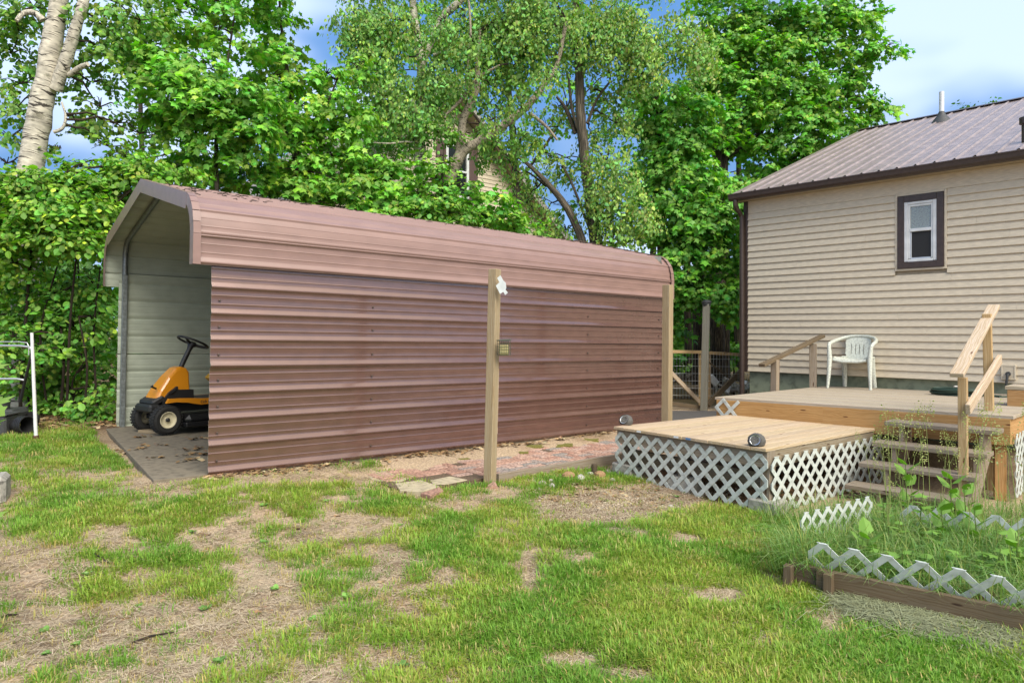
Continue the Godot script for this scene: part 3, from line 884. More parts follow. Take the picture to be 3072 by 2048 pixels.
func build_neighbour() -> void:
	# gable end seen behind the birches; wall runs along (0.72, 0.69 deep)
	var xa := Vector3(0.72, 0, -0.694).normalized()
	var at := P(1330, 990, 21.0)
	var nf := Transform3D(Basis(xa, Vector3.UP, xa.cross(Vector3.UP)), Vector3(at.x, 0.1, at.z))
	var t := thing("neighbour_house", "cream sided gabled house with brown shutters behind the birch trunks", "house", nf)
	# local x along the gable wall (apex at 0), z towards us
	var apex := 8.64
	var eave := 4.27
	var hw := 5.4
	var b := MB.new()
	b.prism(PackedVector2Array([Vector2(-hw, 0), Vector2(hw, 0), Vector2(hw, eave), Vector2(0, apex), Vector2(-hw, eave)]), Transform3D(Basis.IDENTITY, Vector3(0, 0, -0.03)), 8.0)
	obj("wall", b, M.cream_far, t)
	var k := 0
	var y := 2.2
	while y < apex - 0.3:
		var e := hw if y < eave else hw * (apex - y - 0.13) / (apex - eave)
		var spans := [[-e, e]]
		if y > 5.38 and y < 7.08: spans = [[-e, -0.28], [1.38, e]]
		for s: Array in spans:
			if s[1] - s[0] < 0.05: continue
			b = MB.new()
			b.prism(PackedVector2Array([Vector2(0.0, y), Vector2(0.024, y), Vector2(0.006, y + 0.128), Vector2(0.0, y + 0.128)]), Transform3D(Basis(Vector3(0, 0, 1), Vector3(0, 1, 0), Vector3(-1, 0, 0)), Vector3(s[0], 0, -0.028)), s[1] - s[0])
			obj("siding_board", b, M.cream_far, t)
		y += 0.125; k += 1
	for sg: float in [-1.0, 1.0]:
		var d := Vector3(sg * hw, eave - apex, 0).normalized()
		var l := Vector2(hw, apex - eave).length() + 0.7
		b = MB.new()
		var bs := Basis(d, Vector3(-d.y, d.x, 0) * sg, Vector3(0, 0, 1))
		if sg < 0: bs = Basis(d, Vector3(d.y, -d.x, 0), Vector3(0, 0, -1))
		b.box(Transform3D(bs, Vector3(0, apex + 0.12, -3.8) + d * l / 2), Vector3(l, 0.05, 8.6))
		obj("roof", b, M.shingle, t)
		b = MB.new()
		b.box(Transform3D(bs, Vector3(0, apex + 0.01, 0.49) + d * l / 2), Vector3(l, 0.17, 0.03))
		obj("rake_board", b, M.concrete, t)
		b = MB.new()
		b.box(Transform3D(bs, Vector3(0, apex + 0.035, 0.22) + d * l / 2), Vector3(l, 0.02, 0.5))
		obj("soffit", b, M.soffit, t)
	var w := Node3D.new(); put(w, "window", t)
	for e: Array in [["frame", 0.12, 6.25, 0.09, 1.62], ["frame", 0.93, 6.25, 0.09, 1.62], ["frame", 0.525, 7.02, 0.72, 0.09], ["frame", 0.525, 5.48, 0.72, 0.09], ["meeting_rail", 0.525, 6.25, 0.72, 0.06]]:
		var o := obj(e[0], box_mesh(Vector3(e[3], e[4], 0.08), 0.005), M.white, w)
		o.position = Vector3(e[1], e[2], 0.01)
	var pn := obj("pane", box_mesh(Vector3(0.72, 1.5, 0.01), 0.0), M.black_gloss, w); pn.position = Vector3(0.525, 6.25, -0.01)
	for x: float in [-0.1, 1.16]:
		var o := obj("shutter", box_mesh(Vector3(0.36, 1.66, 0.04), 0.005), M.shutter, t)
		o.position = Vector3(x, 6.25, 0.02)
	# lower wing with a shingle roof that slopes towards us
	var wf := Node3D.new(); put(wf, "side_wing", t)
	var inv := nf.affine_inverse()
	var c0 := P(850, 528, 19.0); var c1 := P(1075, 500, 20.0); var c2 := P(1055, 385, 22.0); var c3 := P(915, 398, 21.0)
	for j in 16:
		var f := j / 16.0
		var a := c0.lerp(c3, f); var e := c1.lerp(c2, f)
		var g := (c3 - c0).lerp(c2 - c1, 0.5).normalized()
		var xd := (e - a).normalized()
		var nn := xd.cross(g).normalized()
		b = MB.new()
		b.box(Transform3D(Basis(xd, g - xd * g.dot(xd), nn).orthonormalized(), (a + e) * 0.5 + nn * 0.014 * (j % 2)), Vector3((e - a).length(), 0.22, 0.03))
		var o := obj("shingle_course", b, M.shingle, wf)
		o.transform = inv
	b = MB.new()
	var fl := [c0 + Vector3(0, -0.15, -0.3), c1 + Vector3(0, -0.15, -0.3)]
	b.quad(Vector3(fl[0].x, 0, fl[0].z), Vector3(fl[1].x, 0, fl[1].z), fl[1], fl[0])
	b.quad(Vector3(fl[1].x, 0, fl[1].z), Vector3(fl[0].x, 0, fl[0].z) + Vector3(0, 0, -0.15), fl[0] + Vector3(0, 0, -0.15), fl[1])
	var wo := obj("wall", b, M.cream_far, wf)
	wo.transform = inv

# ---------------------------------------------------------------- deck, platform, stairs
const DFL := Vector3(2.385, 0.719, -8.162)
const DFR := Vector3(4.373, 0.749, -6.134)
const DBL := Vector3(4.70, 0.668, -10.43)
const DBR := Vector3(6.66, 0.70, -8.42)

func build_deck() -> void:
	var t := thing("wooden_deck", "raised wooden deck of pale boards along the tan house wall", "deck")
	var n := 21
	var th := 0.028
	for k in n:
		var f0 := (k + 0.02) / n; var f1 := (k + 0.975) / n
		var a := DFL.lerp(DBL, f0); var b := DFR.lerp(DBR, f0); var c := DFR.lerp(DBR, f1); var d := DFL.lerp(DBL, f1)
		var u := (b - a).normalized()
		var o := slab_board("deck_board", a - u * 0.02, b + u * 0.02, c + u * 0.02, d - u * 0.02, th, M.wood_deck[(k * 5 + 1) % 6], t)
	var dn := Vector3(0, -th - 0.118, 0)
	var fw := (DFL - DBL).normalized()
	var u := (DFR - DFL).normalized()
	board("rim_board", DFL + dn - fw * 0.02, DFR + dn - fw * 0.02, 0.235, 0.038, [M.wood_rim[0], M.wood_rim[3]], t)
	board("rim_board", DFL + dn + u * 0.02 - fw * 0.04, DBL + dn + u * 0.02, 0.235, 0.038, M.wood_rim, t)
	board("rim_board", DFR + dn - u * 0.02 - fw * 0.04, DBR + dn - u * 0.02, 0.235, 0.038, M.wood_rim, t)
	for k in 5:
		var a := DFL.lerp(DFR, (k + 1) / 6.0) + dn; var b := DBL.lerp(DBR, (k + 1) / 6.0) + dn
		board("joist", a - fw * 0.045, b, 0.22, 0.038, M.wood_rim, t)
	for p: Vector3 in [DFL + u * 0.1 - fw * 0.12, DFR - u * 0.1 - fw * 0.12, DFL.lerp(DFR, 0.5) - fw * 0.12]:
		var g := gh(p.x, -p.z)
		post("support_post", Vector3(p.x, g - 0.05, p.z), Vector3(p.x, p.y - 0.15, p.z), 0.09, 0.5, M.wood_rim, t)
	var ex := Node3D.new(); put(ex, "lattice_panel", t)
	var sd := (DBR - DFR).normalized(); sd.y = 0
	lattice(ex, Transform3D(Basis(sd.normalized(), Vector3.UP, sd.normalized().cross(Vector3.UP)), Vector3(DFR.x, 0.02, DFR.z) + u * 0.03 + sd * 0.05), 1.4, 0.56, 0.14, 0.034, M.lattice)
	# a scrap of lattice nailed to the rim
	var sc := Node3D.new(); put(sc, "lattice_scrap", t)
	var sx := Transform3D(Basis(u, Vector3.UP, u.cross(Vector3.UP)).orthonormalized(), DFL + Vector3(0, -0.225, 0) + u * 0.01 + fw * 0.012)
	lattice_scrap(sc, sx)

func slab_board(called: String, a: Vector3, b: Vector3, c: Vector3, d: Vector3, th: float, m, parent: Node) -> MeshInstance3D:
	# a flat board with top corners a b c d (a-b its long front edge); its own x runs along a-b
	var ctr := (a + b + c + d) * 0.25
	var x := Transform3D(basis_x(b - a), ctr)
	var inv := x.affine_inverse()
	var mb := MB.new()
	var q := [inv * a, inv * b, inv * c, inv * d]
	var dn := Vector3(0, -th, 0)
	var e := 0.003
	var m2 := Vector3.ZERO
	var top := []
	for p: Vector3 in q: top.append(Vector3(p.x - signf(p.x) * e, p.y, p.z - signf(p.z) * e))
	mb.quad(top[0], top[1], top[2], top[3])
	for i in 4:
		var p: Vector3 = q[i]; var r: Vector3 = q[(i + 1) % 4]
		var ed := Vector3(0, -e, 0)
		mb.quad(p + ed, r + ed, top[(i + 1) % 4], top[i])
		mb.quad(p + dn, r + dn, r + ed, p + ed)
	mb.quad(q[3] + dn, q[2] + dn, q[1] + dn, q[0] + dn)
	var o := obj(called, mb, m, parent)
	o.transform = x
	return o

func lattice_scrap(parent: Node, x: Transform3D) -> void:
	var w := 0.028
	for e: Array in [[0.0, 0.11, 0.09, 0.2], [0.09, 0.2, 0.26, 0.0], [0.0, 0.11, 0.1, 0.0], [0.07, -0.02, 0.27, 0.18]]:
		var a := Vector3(e[0], e[1], 0); var b := Vector3(e[2], e[3], 0)
		var o := obj("lattice_slat", box_mesh(Vector3(snappedf((b - a).length() + 0.03, 0.005), 0.038, 0.006), 0.001), M.lattice, parent)
		o.transform = x * Transform3D(basis_x(b - a, Vector3(0, 1, 0) if absf((b - a).normalized().y) < 0.9 else Vector3(1, 0, 0)), (a + b) * 0.5 + Vector3(0, 0, 0.004 * parent.get_child_count() * 0.3))
	
const PFL := Vector3(1.053, 0.528, -7.0875)
const PFR := Vector3(2.106, 0.528, -5.75)
const PBR := Vector3(3.60, 0.528, -6.93)
const PBL := Vector3(2.50, 0.528, -8.06)

func build_platform() -> void:
	var t := thing("wooden_platform", "low pale wooden platform step skirted with white lattice", "platform")
	var n := 12
	var th := 0.026
	for k in n:
		var f0 := (k + 0.02) / n; var f1 := (k + 0.985) / n
		var a := PFL.lerp(PFR, f0); var b := PFL.lerp(PFR, f1); var c := PBL.lerp(PBR, f1); var d := PBL.lerp(PBR, f0)
		var ov := (PFL - PBL).normalized() * rng.randf_range(0.028, 0.036)
		# its own x runs front to back
		slab_board("platform_board", b + ov, c, d, a + ov, th, M.wood_new[(k * 5 + 2) % 6], t)
	var dn := Vector3(0, -th - 0.072, 0)
	var u := (PFR - PFL).normalized()
	var fw := (PFL - PBL).normalized()
	board("rim_board", PFL + dn - fw * 0.02 + u * 0.01, PFR + dn - fw * 0.02 - u * 0.01, 0.14, 0.036, M.wood_grey, t)
	board("rim_board", PFR + dn - u * 0.03 - fw * 0.04, PBR + dn - u * 0.03, 0.14, 0.036, M.wood_grey, t)
	board("rim_board", PFL + dn + u * 0.03 - fw * 0.04, PBL + dn + u * 0.03, 0.14, 0.036, M.wood_grey, t)
	for k in 4:
		var f := (k + 1) / 5.0
		board("joist", PFL.lerp(PFR, f) + dn - fw * 0.05, PBL.lerp(PBR, f) + dn, 0.13, 0.036, M.wood_grey, t)
	board("cross_brace", PFL + Vector3(0, -0.3, 0) - fw * 0.12 + u * 0.1, PFR + Vector3(0, -0.3, 0) - fw * 0.12 - u * 0.1, 0.14, 0.036, M.wood_grey, t)
	for e: Array in [[PFL + u * 0.07 - fw * 0.09, 0], [PFR - u * 0.055 - fw * 0.075, 1], [PBL + u * 0.1 + fw * 0.4, 0], [PBR - u * 0.1 + fw * 0.4, 0], [PFL.lerp(PFR, 0.45) - fw * 0.1, 0]]:
		var p: Vector3 = e[0]
		var g := gh(p.x, -p.z)
		post("support_post", Vector3(p.x, g + 0.1, p.z), Vector3(p.x, 0.5, p.z), 0.089, 0.93, M.wood_grey, t)
		var mb := MB.new()
		mb.box(Transform3D(basis_x(u), Vector3(p.x, g + 0.03, p.z)), Vector3(0.26, 0.19, 0.2), 0.012)
		obj("concrete_footing", mb, M.concrete, t)
	# lattice skirts
	var l1 := Node3D.new(); put(l1, "lattice_panel", t)
	var w1 := (PFR - PFL).length()
	var nx := u.cross(Vector3.UP)
	lattice(l1, Transform3D(Basis(u, Vector3.UP, nx), PFL + Vector3(0, -0.525, 0) + fw * 0.008 + u * 0.0), w1, 3.0 * w1 / 11.0 + 0.008, w1 / 11.0, 0.038, M.lattice)
	var l2 := Node3D.new(); put(l2, "lattice_panel", t)
	var v := (PBR - PFR).normalized()
	var w2 := (PBR - PFR).length() + 0.1
	lattice(l2, Transform3D(Basis(v, Vector3.UP, v.cross(Vector3.UP)), PFR + Vector3(0, -0.545, 0) + v.cross(Vector3.UP) * 0.02 + v * 0.02), w2, 3.0 * w2 / 13.0 + 0.008, w2 / 13.0, 0.036, M.lattice)
	# paper tags stapled on three board ends
	for e: Array in [[0.20, M.label_white], [0.465, M.label_white], [0.545, M.label_blue]]:
		var c := PFL.lerp(PFR, e[0]) + Vector3(0, -0.013, 0) + fw * 0.038
		var o := obj("paper_tag", box_mesh(Vector3(0.055, 0.018, 0.001), 0.0), e[1], t)
		o.transform = Transform3D(Basis(u, Vector3.UP, nx), c)

func build_stairs() -> void:
	var u := Vector3(0.70, 0, 0.714).normalized()
	var fw := Vector3(-0.714, 0, 0.70).normalized()
	var t := thing("wooden_stairs", "four weathered open wooden stair treads up to the deck", "stairs")
	var o := Vector3(DFL.x, 0, DFL.z)
	var ys := [0.640, 0.462, 0.292, 0.118]
	for i in 4:
		var f := 0.03 + 0.205 * i
		var l0: float = 1.90 - 0.045 * i; var l1: float = 2.80 - 0.035 * i
		var a: Vector3 = o + u * l0 + fw * (f + 0.125); var b: Vector3 = o + u * l1 + fw * (f + 0.125)
		a.y = ys[i] - 0.02; b.y = ys[i] - 0.02
		board("tread", a, b, 0.04, 0.235, [M.wood_grey[i], M.wood_grey[(i + 2) % 6]], t, 0.004)
	for e: Array in [[2.02, 0.10], [2.66, 0.04]]:
		var mb := MB.new()
		var poly := PackedVector2Array()
		# saw-tooth stringer in the plane of fw and up
		poly.append(Vector2(-0.02, ys[0] - 0.24))
		poly.append(Vector2(-0.02, ys[0] - 0.043))
		for i in 4:
			var f := 0.03 + 0.205 * i
			poly.append(Vector2(f + 0.22, ys[i] - 0.043))
			if i < 3: poly.append(Vector2(f + 0.22, ys[i + 1] - 0.043))
		poly.append(Vector2(0.03 + 0.205 * 3 + 0.2, -0.06))
		poly.append(Vector2(0.03 + 0.205 * 3 - 0.06, -0.06))
		mb.prism(poly, Transform3D(Basis(fw, Vector3.UP, fw.cross(Vector3.UP)), o + u * e[0] + Vector3(0, 0, 0)), 0.038)
		obj("stringer", mb, M.wood_grey[1], t)
	# handrail: two posts, a flat top rail and a lower rail
	var hr := thing("stair_handrail", "new wooden stair handrail with flat sloping top rail and two posts", "handrail")
	var p1 := Vector3(3.785, gh(3.785, 5.86) - 0.04, -5.86)
	var p2 := Vector3(4.54, gh(4.54, 6.62) - 0.04, -6.62)
	post("post", p1, Vector3(p1.x - 0.008, 1.105, p1.z), 0.066, 0.72, M.wood_rail, hr)
	post("post", p2, Vector3(p2.x - 0.045, 1.655, p2.z), 0.072, 0.72, M.wood_rail, hr)
	var ra := P(2871, 1126, 5.70); var rb := P(2983, 918, 6.86)
	board("top_rail", ra, rb, 0.036, 0.10, [M.wood_railtop[0]], hr, 0.004)
	var ma := P(2905, 1228, 5.76); var mb2 := P(3001, 1077, 6.60)
	board("lower_rail", ma, mb2, 0.088, 0.036, [M.wood_railtop[3]], hr, 0.004)

func build_old_rail() -> void:
	var t := thing("old_handrail", "short weathered handrail with one red painted post at the deck edge", "handrail")
	var a := Vector3(3.52, 0.0, -9.38); var b := Vector3(4.33, 0.0, -10.06)
	var ya := 0.692; var yb := 0.675
	var o := post("post", Vector3(a.x, ya - 0.3, a.z), Vector3(a.x + 0.01, ya + 0.41, a.z), 0.085, 0.82, M.wood_grey, t)
	# the red painted face
	var rf := obj("painted_face", box_mesh(Vector3(0.7, 0.083, 0.003), 0.0), M.wood_redpaint, t)
	rf.transform = o.transform * Transform3D(Basis.IDENTITY, Vector3(0, 0, 0.044))
	var q := rf.transform.basis.z
	if q.x < 0: rf.transform = o.transform * Transform3D(Basis.IDENTITY, Vector3(0, 0, -0.044))
	post("post", Vector3(b.x, yb - 0.3, b.z), Vector3(b.x, yb + 0.63, b.z), 0.095, 0.5, M.wood_grey, t)
	var d := (b - a).normalized()
	board("rail", Vector3(a.x, ya + 0.42, a.z) - d * 0.32 + Vector3(0, -0.075, 0), Vector3(b.x, yb + 0.655, b.z) + d * 0.28 + Vector3(0, 0.085, 0), 0.04, 0.09, M.wood_old, t)

func build_chair() -> void:
	var at := P(2544, 1150, 9.72) - Vector3(-0.70, 0, 0.714) * 0.25; at.y = 0.682
	var turn := -0.72
	var t := thing("plastic_chair", "white moulded plastic armchair with slotted back on the deck", "chair", Transform3D(Basis(Vector3.UP, turn), at))
	# local: x across, y up, z towards its front
	var mb := MB.new()
	# seat: a dished grid
	var nx := 10; var nz := 8
	for i in nz:
		for j in nx:
			var g := func(jj: int, ii: int) -> Vector3:
				var x := lerpf(-0.215, 0.215, float(jj) / nx) * lerpf(0.92, 1.0, float(ii) / nz); var z := lerpf(-0.2, 0.21, float(ii) / nz)
				return Vector3(x, 0.405 + 0.03 * pow(absf(x) / 0.215, 3.0) + 0.025 * float(ii) / nz - 0.02 * sin(PI * ii / nz) - (0.03 if ii == nz else 0.0), z)
			mb.quad(g.call(j, i + 1), g.call(j + 1, i + 1), g.call(j + 1, i), g.call(j, i))
			mb.quad(g.call(j, i) - Vector3(0, 0.012, 0), g.call(j + 1, i) - Vector3(0, 0.012, 0), g.call(j + 1, i + 1) - Vector3(0, 0.012, 0), g.call(j, i + 1) - Vector3(0, 0.012, 0))
	mb.tube([Vector3(-0.215, 0.40, 0.208), Vector3(-0.1, 0.378, 0.218), Vector3(0.1, 0.378, 0.218), Vector3(0.215, 0.40, 0.208)], [0.022], 8)
	for s: float in [-1.0, 1.0]: mb.tube([Vector3(s * 0.215, 0.425, 0.2), Vector3(s * 0.205, 0.42, -0.2)], [0.014], 6)
	obj("seat", mb, M.chair, t)
	# back: curved shell with four slots between five slats
	var back := func(x: float, y: float) -> Vector3: return Vector3(x, y, -0.215 - 0.07 * (y - 0.42) / 0.34 + 0.35 * x * x)
	mb = MB.new()
	var strip := func(x0: float, x1: float, ya: float, yb2: float) -> void:
		for k in 6:
			var y1 := lerpf(ya, yb2, k / 6.0); var y2 := lerpf(ya, yb2, (k + 1) / 6.0)
			var n := maxi(1, int((x1 - x0) / 0.03))
			for j in n:
				var xa := lerpf(x0, x1, float(j) / n); var xb := lerpf(x0, x1, float(j + 1) / n)
				mb.quad(back.call(xa, y1), back.call(xb, y1), back.call(xb, y2), back.call(xa, y2))
				var o := Vector3(0, 0, -0.010)
				mb.quad(back.call(xb, y1) + o, back.call(xa, y1) + o, back.call(xa, y2) + o, back.call(xb, y2) + o)
	var xs := [-0.175, -0.106, -0.098, -0.047, -0.039, 0.004, 0.012, 0.060, 0.068, 0.15]
	for k in 5: strip.call(xs[k * 2], xs[k * 2 + 1], 0.47, 0.615)
	strip.call(-0.165, 0.15, 0.40, 0.47)
	strip.call(-0.18, 0.16, 0.615, 0.715)
	obj("backrest", mb, M.chair, t)
	# rim: top of the back flowing into both arms and down into the front legs
	for s: float in [-1.0, 1.0]:
		mb = MB.new()
		mb.tube([Vector3(0, 0.735, -0.285), Vector3(s * 0.12, 0.73, -0.275), Vector3(s * 0.21, 0.705, -0.22), Vector3(s * 0.265, 0.672, -0.10), Vector3(s * 0.285, 0.645, 0.04), Vector3(s * 0.285, 0.625, 0.15), Vector3(s * 0.275, 0.585, 0.205)], [0.019, 0.021, 0.024, 0.026, 0.027, 0.026, 0.023], 8)
		obj("armrest", mb, M.chair, t)
		mb = MB.new()
		mb.tube([Vector3(s * 0.275, 0.60, 0.20), Vector3(s * 0.262, 0.42, 0.222), Vector3(s * 0.268, 0.2, 0.238), Vector3(s * 0.28, 0.0, 0.255)], [0.026, 0.036, 0.028, 0.02], 6)
		obj("leg", mb, M.chair, t)
		mb = MB.new()
		mb.tube([Vector3(s * 0.185, 0.44, -0.19), Vector3(s * 0.19, 0.2, -0.23), Vector3(s * 0.20, 0.0, -0.275)], [0.04, 0.036, 0.03], 6)
		obj("leg", mb, M.chair, t)

func rock_light(at: Vector3, size: float, face: Vector3, label: String) -> void:
	var t := thing("solar_spotlight", label, "spotlight", Transform3D(Basis.IDENTITY, at), "rock shaped solar spotlights on the platform")
	var mb := MB.new()
	var nu := 22; var nv := 12
	var f := func(i: int, j: int) -> Vector3:
		var a := TAU * i / nu; var e := lerpf(-0.5, PI / 2, float(j) / nv)
		var d := Vector3(cos(a) * cos(e), sin(e), sin(a) * cos(e))
		var r := size * (0.52 + 0.05 * wavy.get_noise_3dv(d * 130.0 + at * 20.0))
		var k := d.dot(face)
		if k > 0.72: r *= 0.72 / k * 1.02
		var p := Vector3(d.x * r * 1.05, size * 0.3 + d.y * r * 0.95, d.z * r)
		p.y = maxf(p.y, 0.0)
		return p
	for j in nv:
		for i in nu: mb.quad(f.call(i, j), f.call(i, j + 1), f.call(i + 1, j + 1), f.call(i + 1, j))
	obj("rock_body", mb, M.rockgrey, t)
	var y := face.normalized()
	var bx := y.cross(Vector3.UP).normalized()
	var x := Transform3D(Basis(bx, y, bx.cross(y)), Vector3(0, size * 0.3, 0) + face * size * 0.365)
	mb = MB.new()
	mb.lathe([Vector2(size * 0.37, -0.01), Vector2(size * 0.37, 0.01), Vector2(size * 0.33, 0.012), Vector2(size * 0.32, 0.006)], x, 22)
	var rim := obj("lens_rim", mb, M.dark_grey, t)
	mb = MB.new()
	mb.lathe([Vector2(size * 0.325, 0.006), Vector2(size * 0.25, 0.001), Vector2(size * 0.1, -0.006), Vector2(0.001, -0.007)], x, 22)
	obj("reflector", mb, M.steel, rim)

func tilted_tube_ring(mb: MB, c: Vector3, rx: float, rz: float, turn: float, r: float, from := 0.0, to := TAU, wob := 0.0) -> void:
	var pts := []
	for k in 25:
		var a := lerpf(from, to, k / 24.0)
		var p := Vector3(cos(a) * rx, wob * sin(a * 2.0 + rx * 50.0), sin(a) * rz)
		pts.append(c + Basis(Vector3.UP, turn) * p)
	mb.tube(pts, [r], 7, false)

func build_deck_things() -> void:
	rock_light(Vector3(PFR.x, 0.528, PFR.z) + Vector3(-0.05, 0, -0.13), 0.135, Vector3(-0.50, 0.30, 0.81).normalized(), "rock shaped solar light at the platform corner facing the lawn and garden bed")
	rock_light(Vector3(PFL.x, 0.528, PFL.z) + Vector3(0.12, 0, -0.10), 0.13, Vector3(-0.55, 0.40, 0.73).normalized(), "rock shaped solar light at the platform corner beside the brick path")
	# hose
	var h := thing("garden_hose", "dark green garden hose coiled on the deck beside the wall", "hose")
	var c := P(2868, 1172, 8.55); c.y = 0.706
	var mb := MB.new()
	for k in 7:
		tilted_tube_ring(mb, c + Vector3(0.02 * sin(k * 2.1), 0.012 + 0.013 * k * 0.8, 0.02 * cos(k * 1.3)), 0.27 - 0.012 * (k % 4), 0.10 + 0.012 * (k % 3), -0.80 + 0.05 * sin(k), 0.0125, 0.0, TAU, 0.006)
	obj("hose_coil", mb, M.hose, h)
	mb = MB.new()
	var e := P(3024, 1172, 8.25); e.y = 0.712
	var tp := P(3026, 1140, 8.68)
	mb.tube([c + Vector3(0.15, 0.02, 0.12), c + Vector3(0.35, 0.012, 0.30), e + Vector3(-0.12, 0, 0.02), e, e + Vector3(0.05, 0.06, -0.05), tp + Vector3(0, -0.08, 0.02)], [0.0125], 8)
	obj("hose_lead", mb, M.hose, h)
	mb = MB.new()
	mb.tube([c + Vector3(0.02, 0.105, 0.02), c + Vector3(0.075, 0.10, 0.0)], [0.018, 0.022], 10)
	mb.tube([c + Vector3(-0.04, 0.108, 0.03), c + Vector3(0.02, 0.105, 0.02)], [0.012], 10)
	obj("hose_nozzle", mb, M.steel, h)
	# wooden box at the deck's end
	var bx := thing("wooden_step_box", "small wooden step box standing on the deck by the house wall", "box")
	var a := P(3024, 1204, 7.15); a.y = 0.722
	var u := Vector3(0.70, 0, 0.714); var v := Vector3(0.714, 0, -0.70)
	board("front_board", a + Vector3(0, 0.085, 0) + u * 0.0, a + Vector3(0, 0.085, 0) + u * 0.9, 0.17, 0.035, [M.wood_rim[2]], bx)
	board("side_board", a + Vector3(0, 0.085, 0) + u * 0.02 + v * 0.02, a + Vector3(0, 0.085, 0) + u * 0.02 + v * 0.4, 0.17, 0.035, M.wood_rim, bx)
	for k in 3: board("top_board", a + Vector3(0, 0.19, 0) + v * (0.05 + 0.145 * k) - u * 0.02, a + Vector3(0, 0.19, 0) + v * (0.05 + 0.145 * k) + u * 0.92, 0.035, 0.14, M.wood_deck, bx)

# ---------------------------------------------------------------- posts, path, stones
func build_posts() -> void:
	var t := thing("fence_post", "lone weathered square timber post beside the brick path", "post")
	var f := Vector3(-0.205, 0.04, -6.40); var h := Vector3(-0.158, 2.058, -6.43)
	var pm := post("timber", f, h, 0.087, 0.55, [M.wood_post[1]], t)
	var pl := obj("patch_board", box_mesh(Vector3(0.6, 0.07, 0.012), 0.002), M.wood_railtop[2], t)
	t = thing("fence_post", "square timber post against the rear end of the carport", "post")
	post("timber", Vector3(1.835, 0.02, -8.30), Vector3(1.85, 2.035, -8.30), 0.096, 0.75, [M.wood_post[4]], t)
	pl.transform = Transform3D(pm.transform.basis, pm.transform.origin + Vector3(0.0, -0.2, 0.0)) * Transform3D(Basis.IDENTITY, Vector3(0, 0, 0.046))
	# a bent white metal plate nailed near the top
	var zoomed := [[445, 268], [497, 225], [540, 300], [580, 335], [587, 405], [575, 440], [590, 450], [612, 478], [570, 515], [540, 468], [490, 500], [425, 380], [480, 330]]
	var poly := PackedVector2Array()
	for e: Array in zoomed: poly.append(Vector2((e[0] - 515) / 4.9 * 6.33 / F, (370 - e[1]) / 4.9 * 6.33 / F))
	var mb := MB.new()
	mb.prism(poly, Transform3D.IDENTITY, 0.002)
	var o := obj("metal_plate", mb, M.galv_white)
	o.transform = Transform3D(Basis(Vector3.UP, 0.35), P(1505, 855, 6.325))
	tag(o, "bent white metal plate nailed near the top of the lone post", "plate")
	# suet feeder hanging on the post
	var s := thing("suet_feeder", "small green wire cage feeder with suet hanging on the post", "bird feeder", Transform3D(Basis(Vector3.UP, 0.5), P(1512, 1065, 6.33)))
	mb = MB.new()
	for k in 6:
		var x := lerpf(-0.055, 0.055, k / 5.0)
		mb.tube([Vector3(x, 0, 0.025), Vector3(x, 0.13, 0.025)], [0.002], 5); mb.tube([Vector3(x, 0, -0.025), Vector3(x, 0.13, -0.025)], [0.002], 5)
	for k in 6:
		var y := lerpf(0.0, 0.13, k / 5.0)
		mb.tube([Vector3(-0.055, y, 0.025), Vector3(0.055, y, 0.025), Vector3(0.055, y, -0.025), Vector3(-0.055, y, -0.025), Vector3(-0.055, y, 0.025)], [0.002], 5)
	obj("wire_cage", mb, M.wire_green, s)
	mb = MB.new(); mb.box(Transform3D(Basis.IDENTITY, Vector3(0, 0.048, 0)), Vector3(0.095, 0.09, 0.036), 0.01); obj("suet_cake", mb, M.suet, s)
	mb = MB.new(); mb.box(Transform3D(Basis(Vector3(0, 0, 1), 0.06), Vector3(0, 0.137, 0)), Vector3(0.125, 0.007, 0.06), 0.002); obj("cap", mb, M.wire_green, s)
	mb = MB.new(); mb.tube([Vector3(-0.02, 0.14, 0), Vector3(-0.03, 0.2, 0.0), Vector3(-0.02, 0.27, 0.0)], [0.0018], 4); obj("chain", mb, M.rust, s)
	# red brick at the foot of the post
	mb = MB.new(); mb.box(Transform3D(Basis(Vector3(0.3, 0.2, 0.9).normalized(), 0.5), Vector3.ZERO), Vector3(0.16, 0.08, 0.09), 0.012)
	o = obj("loose_brick", mb, M.brick[0]); o.position = P(1468, 1470, 6.28)
	tag(o, "broken red brick leaning at the foot of the lone post", "brick")

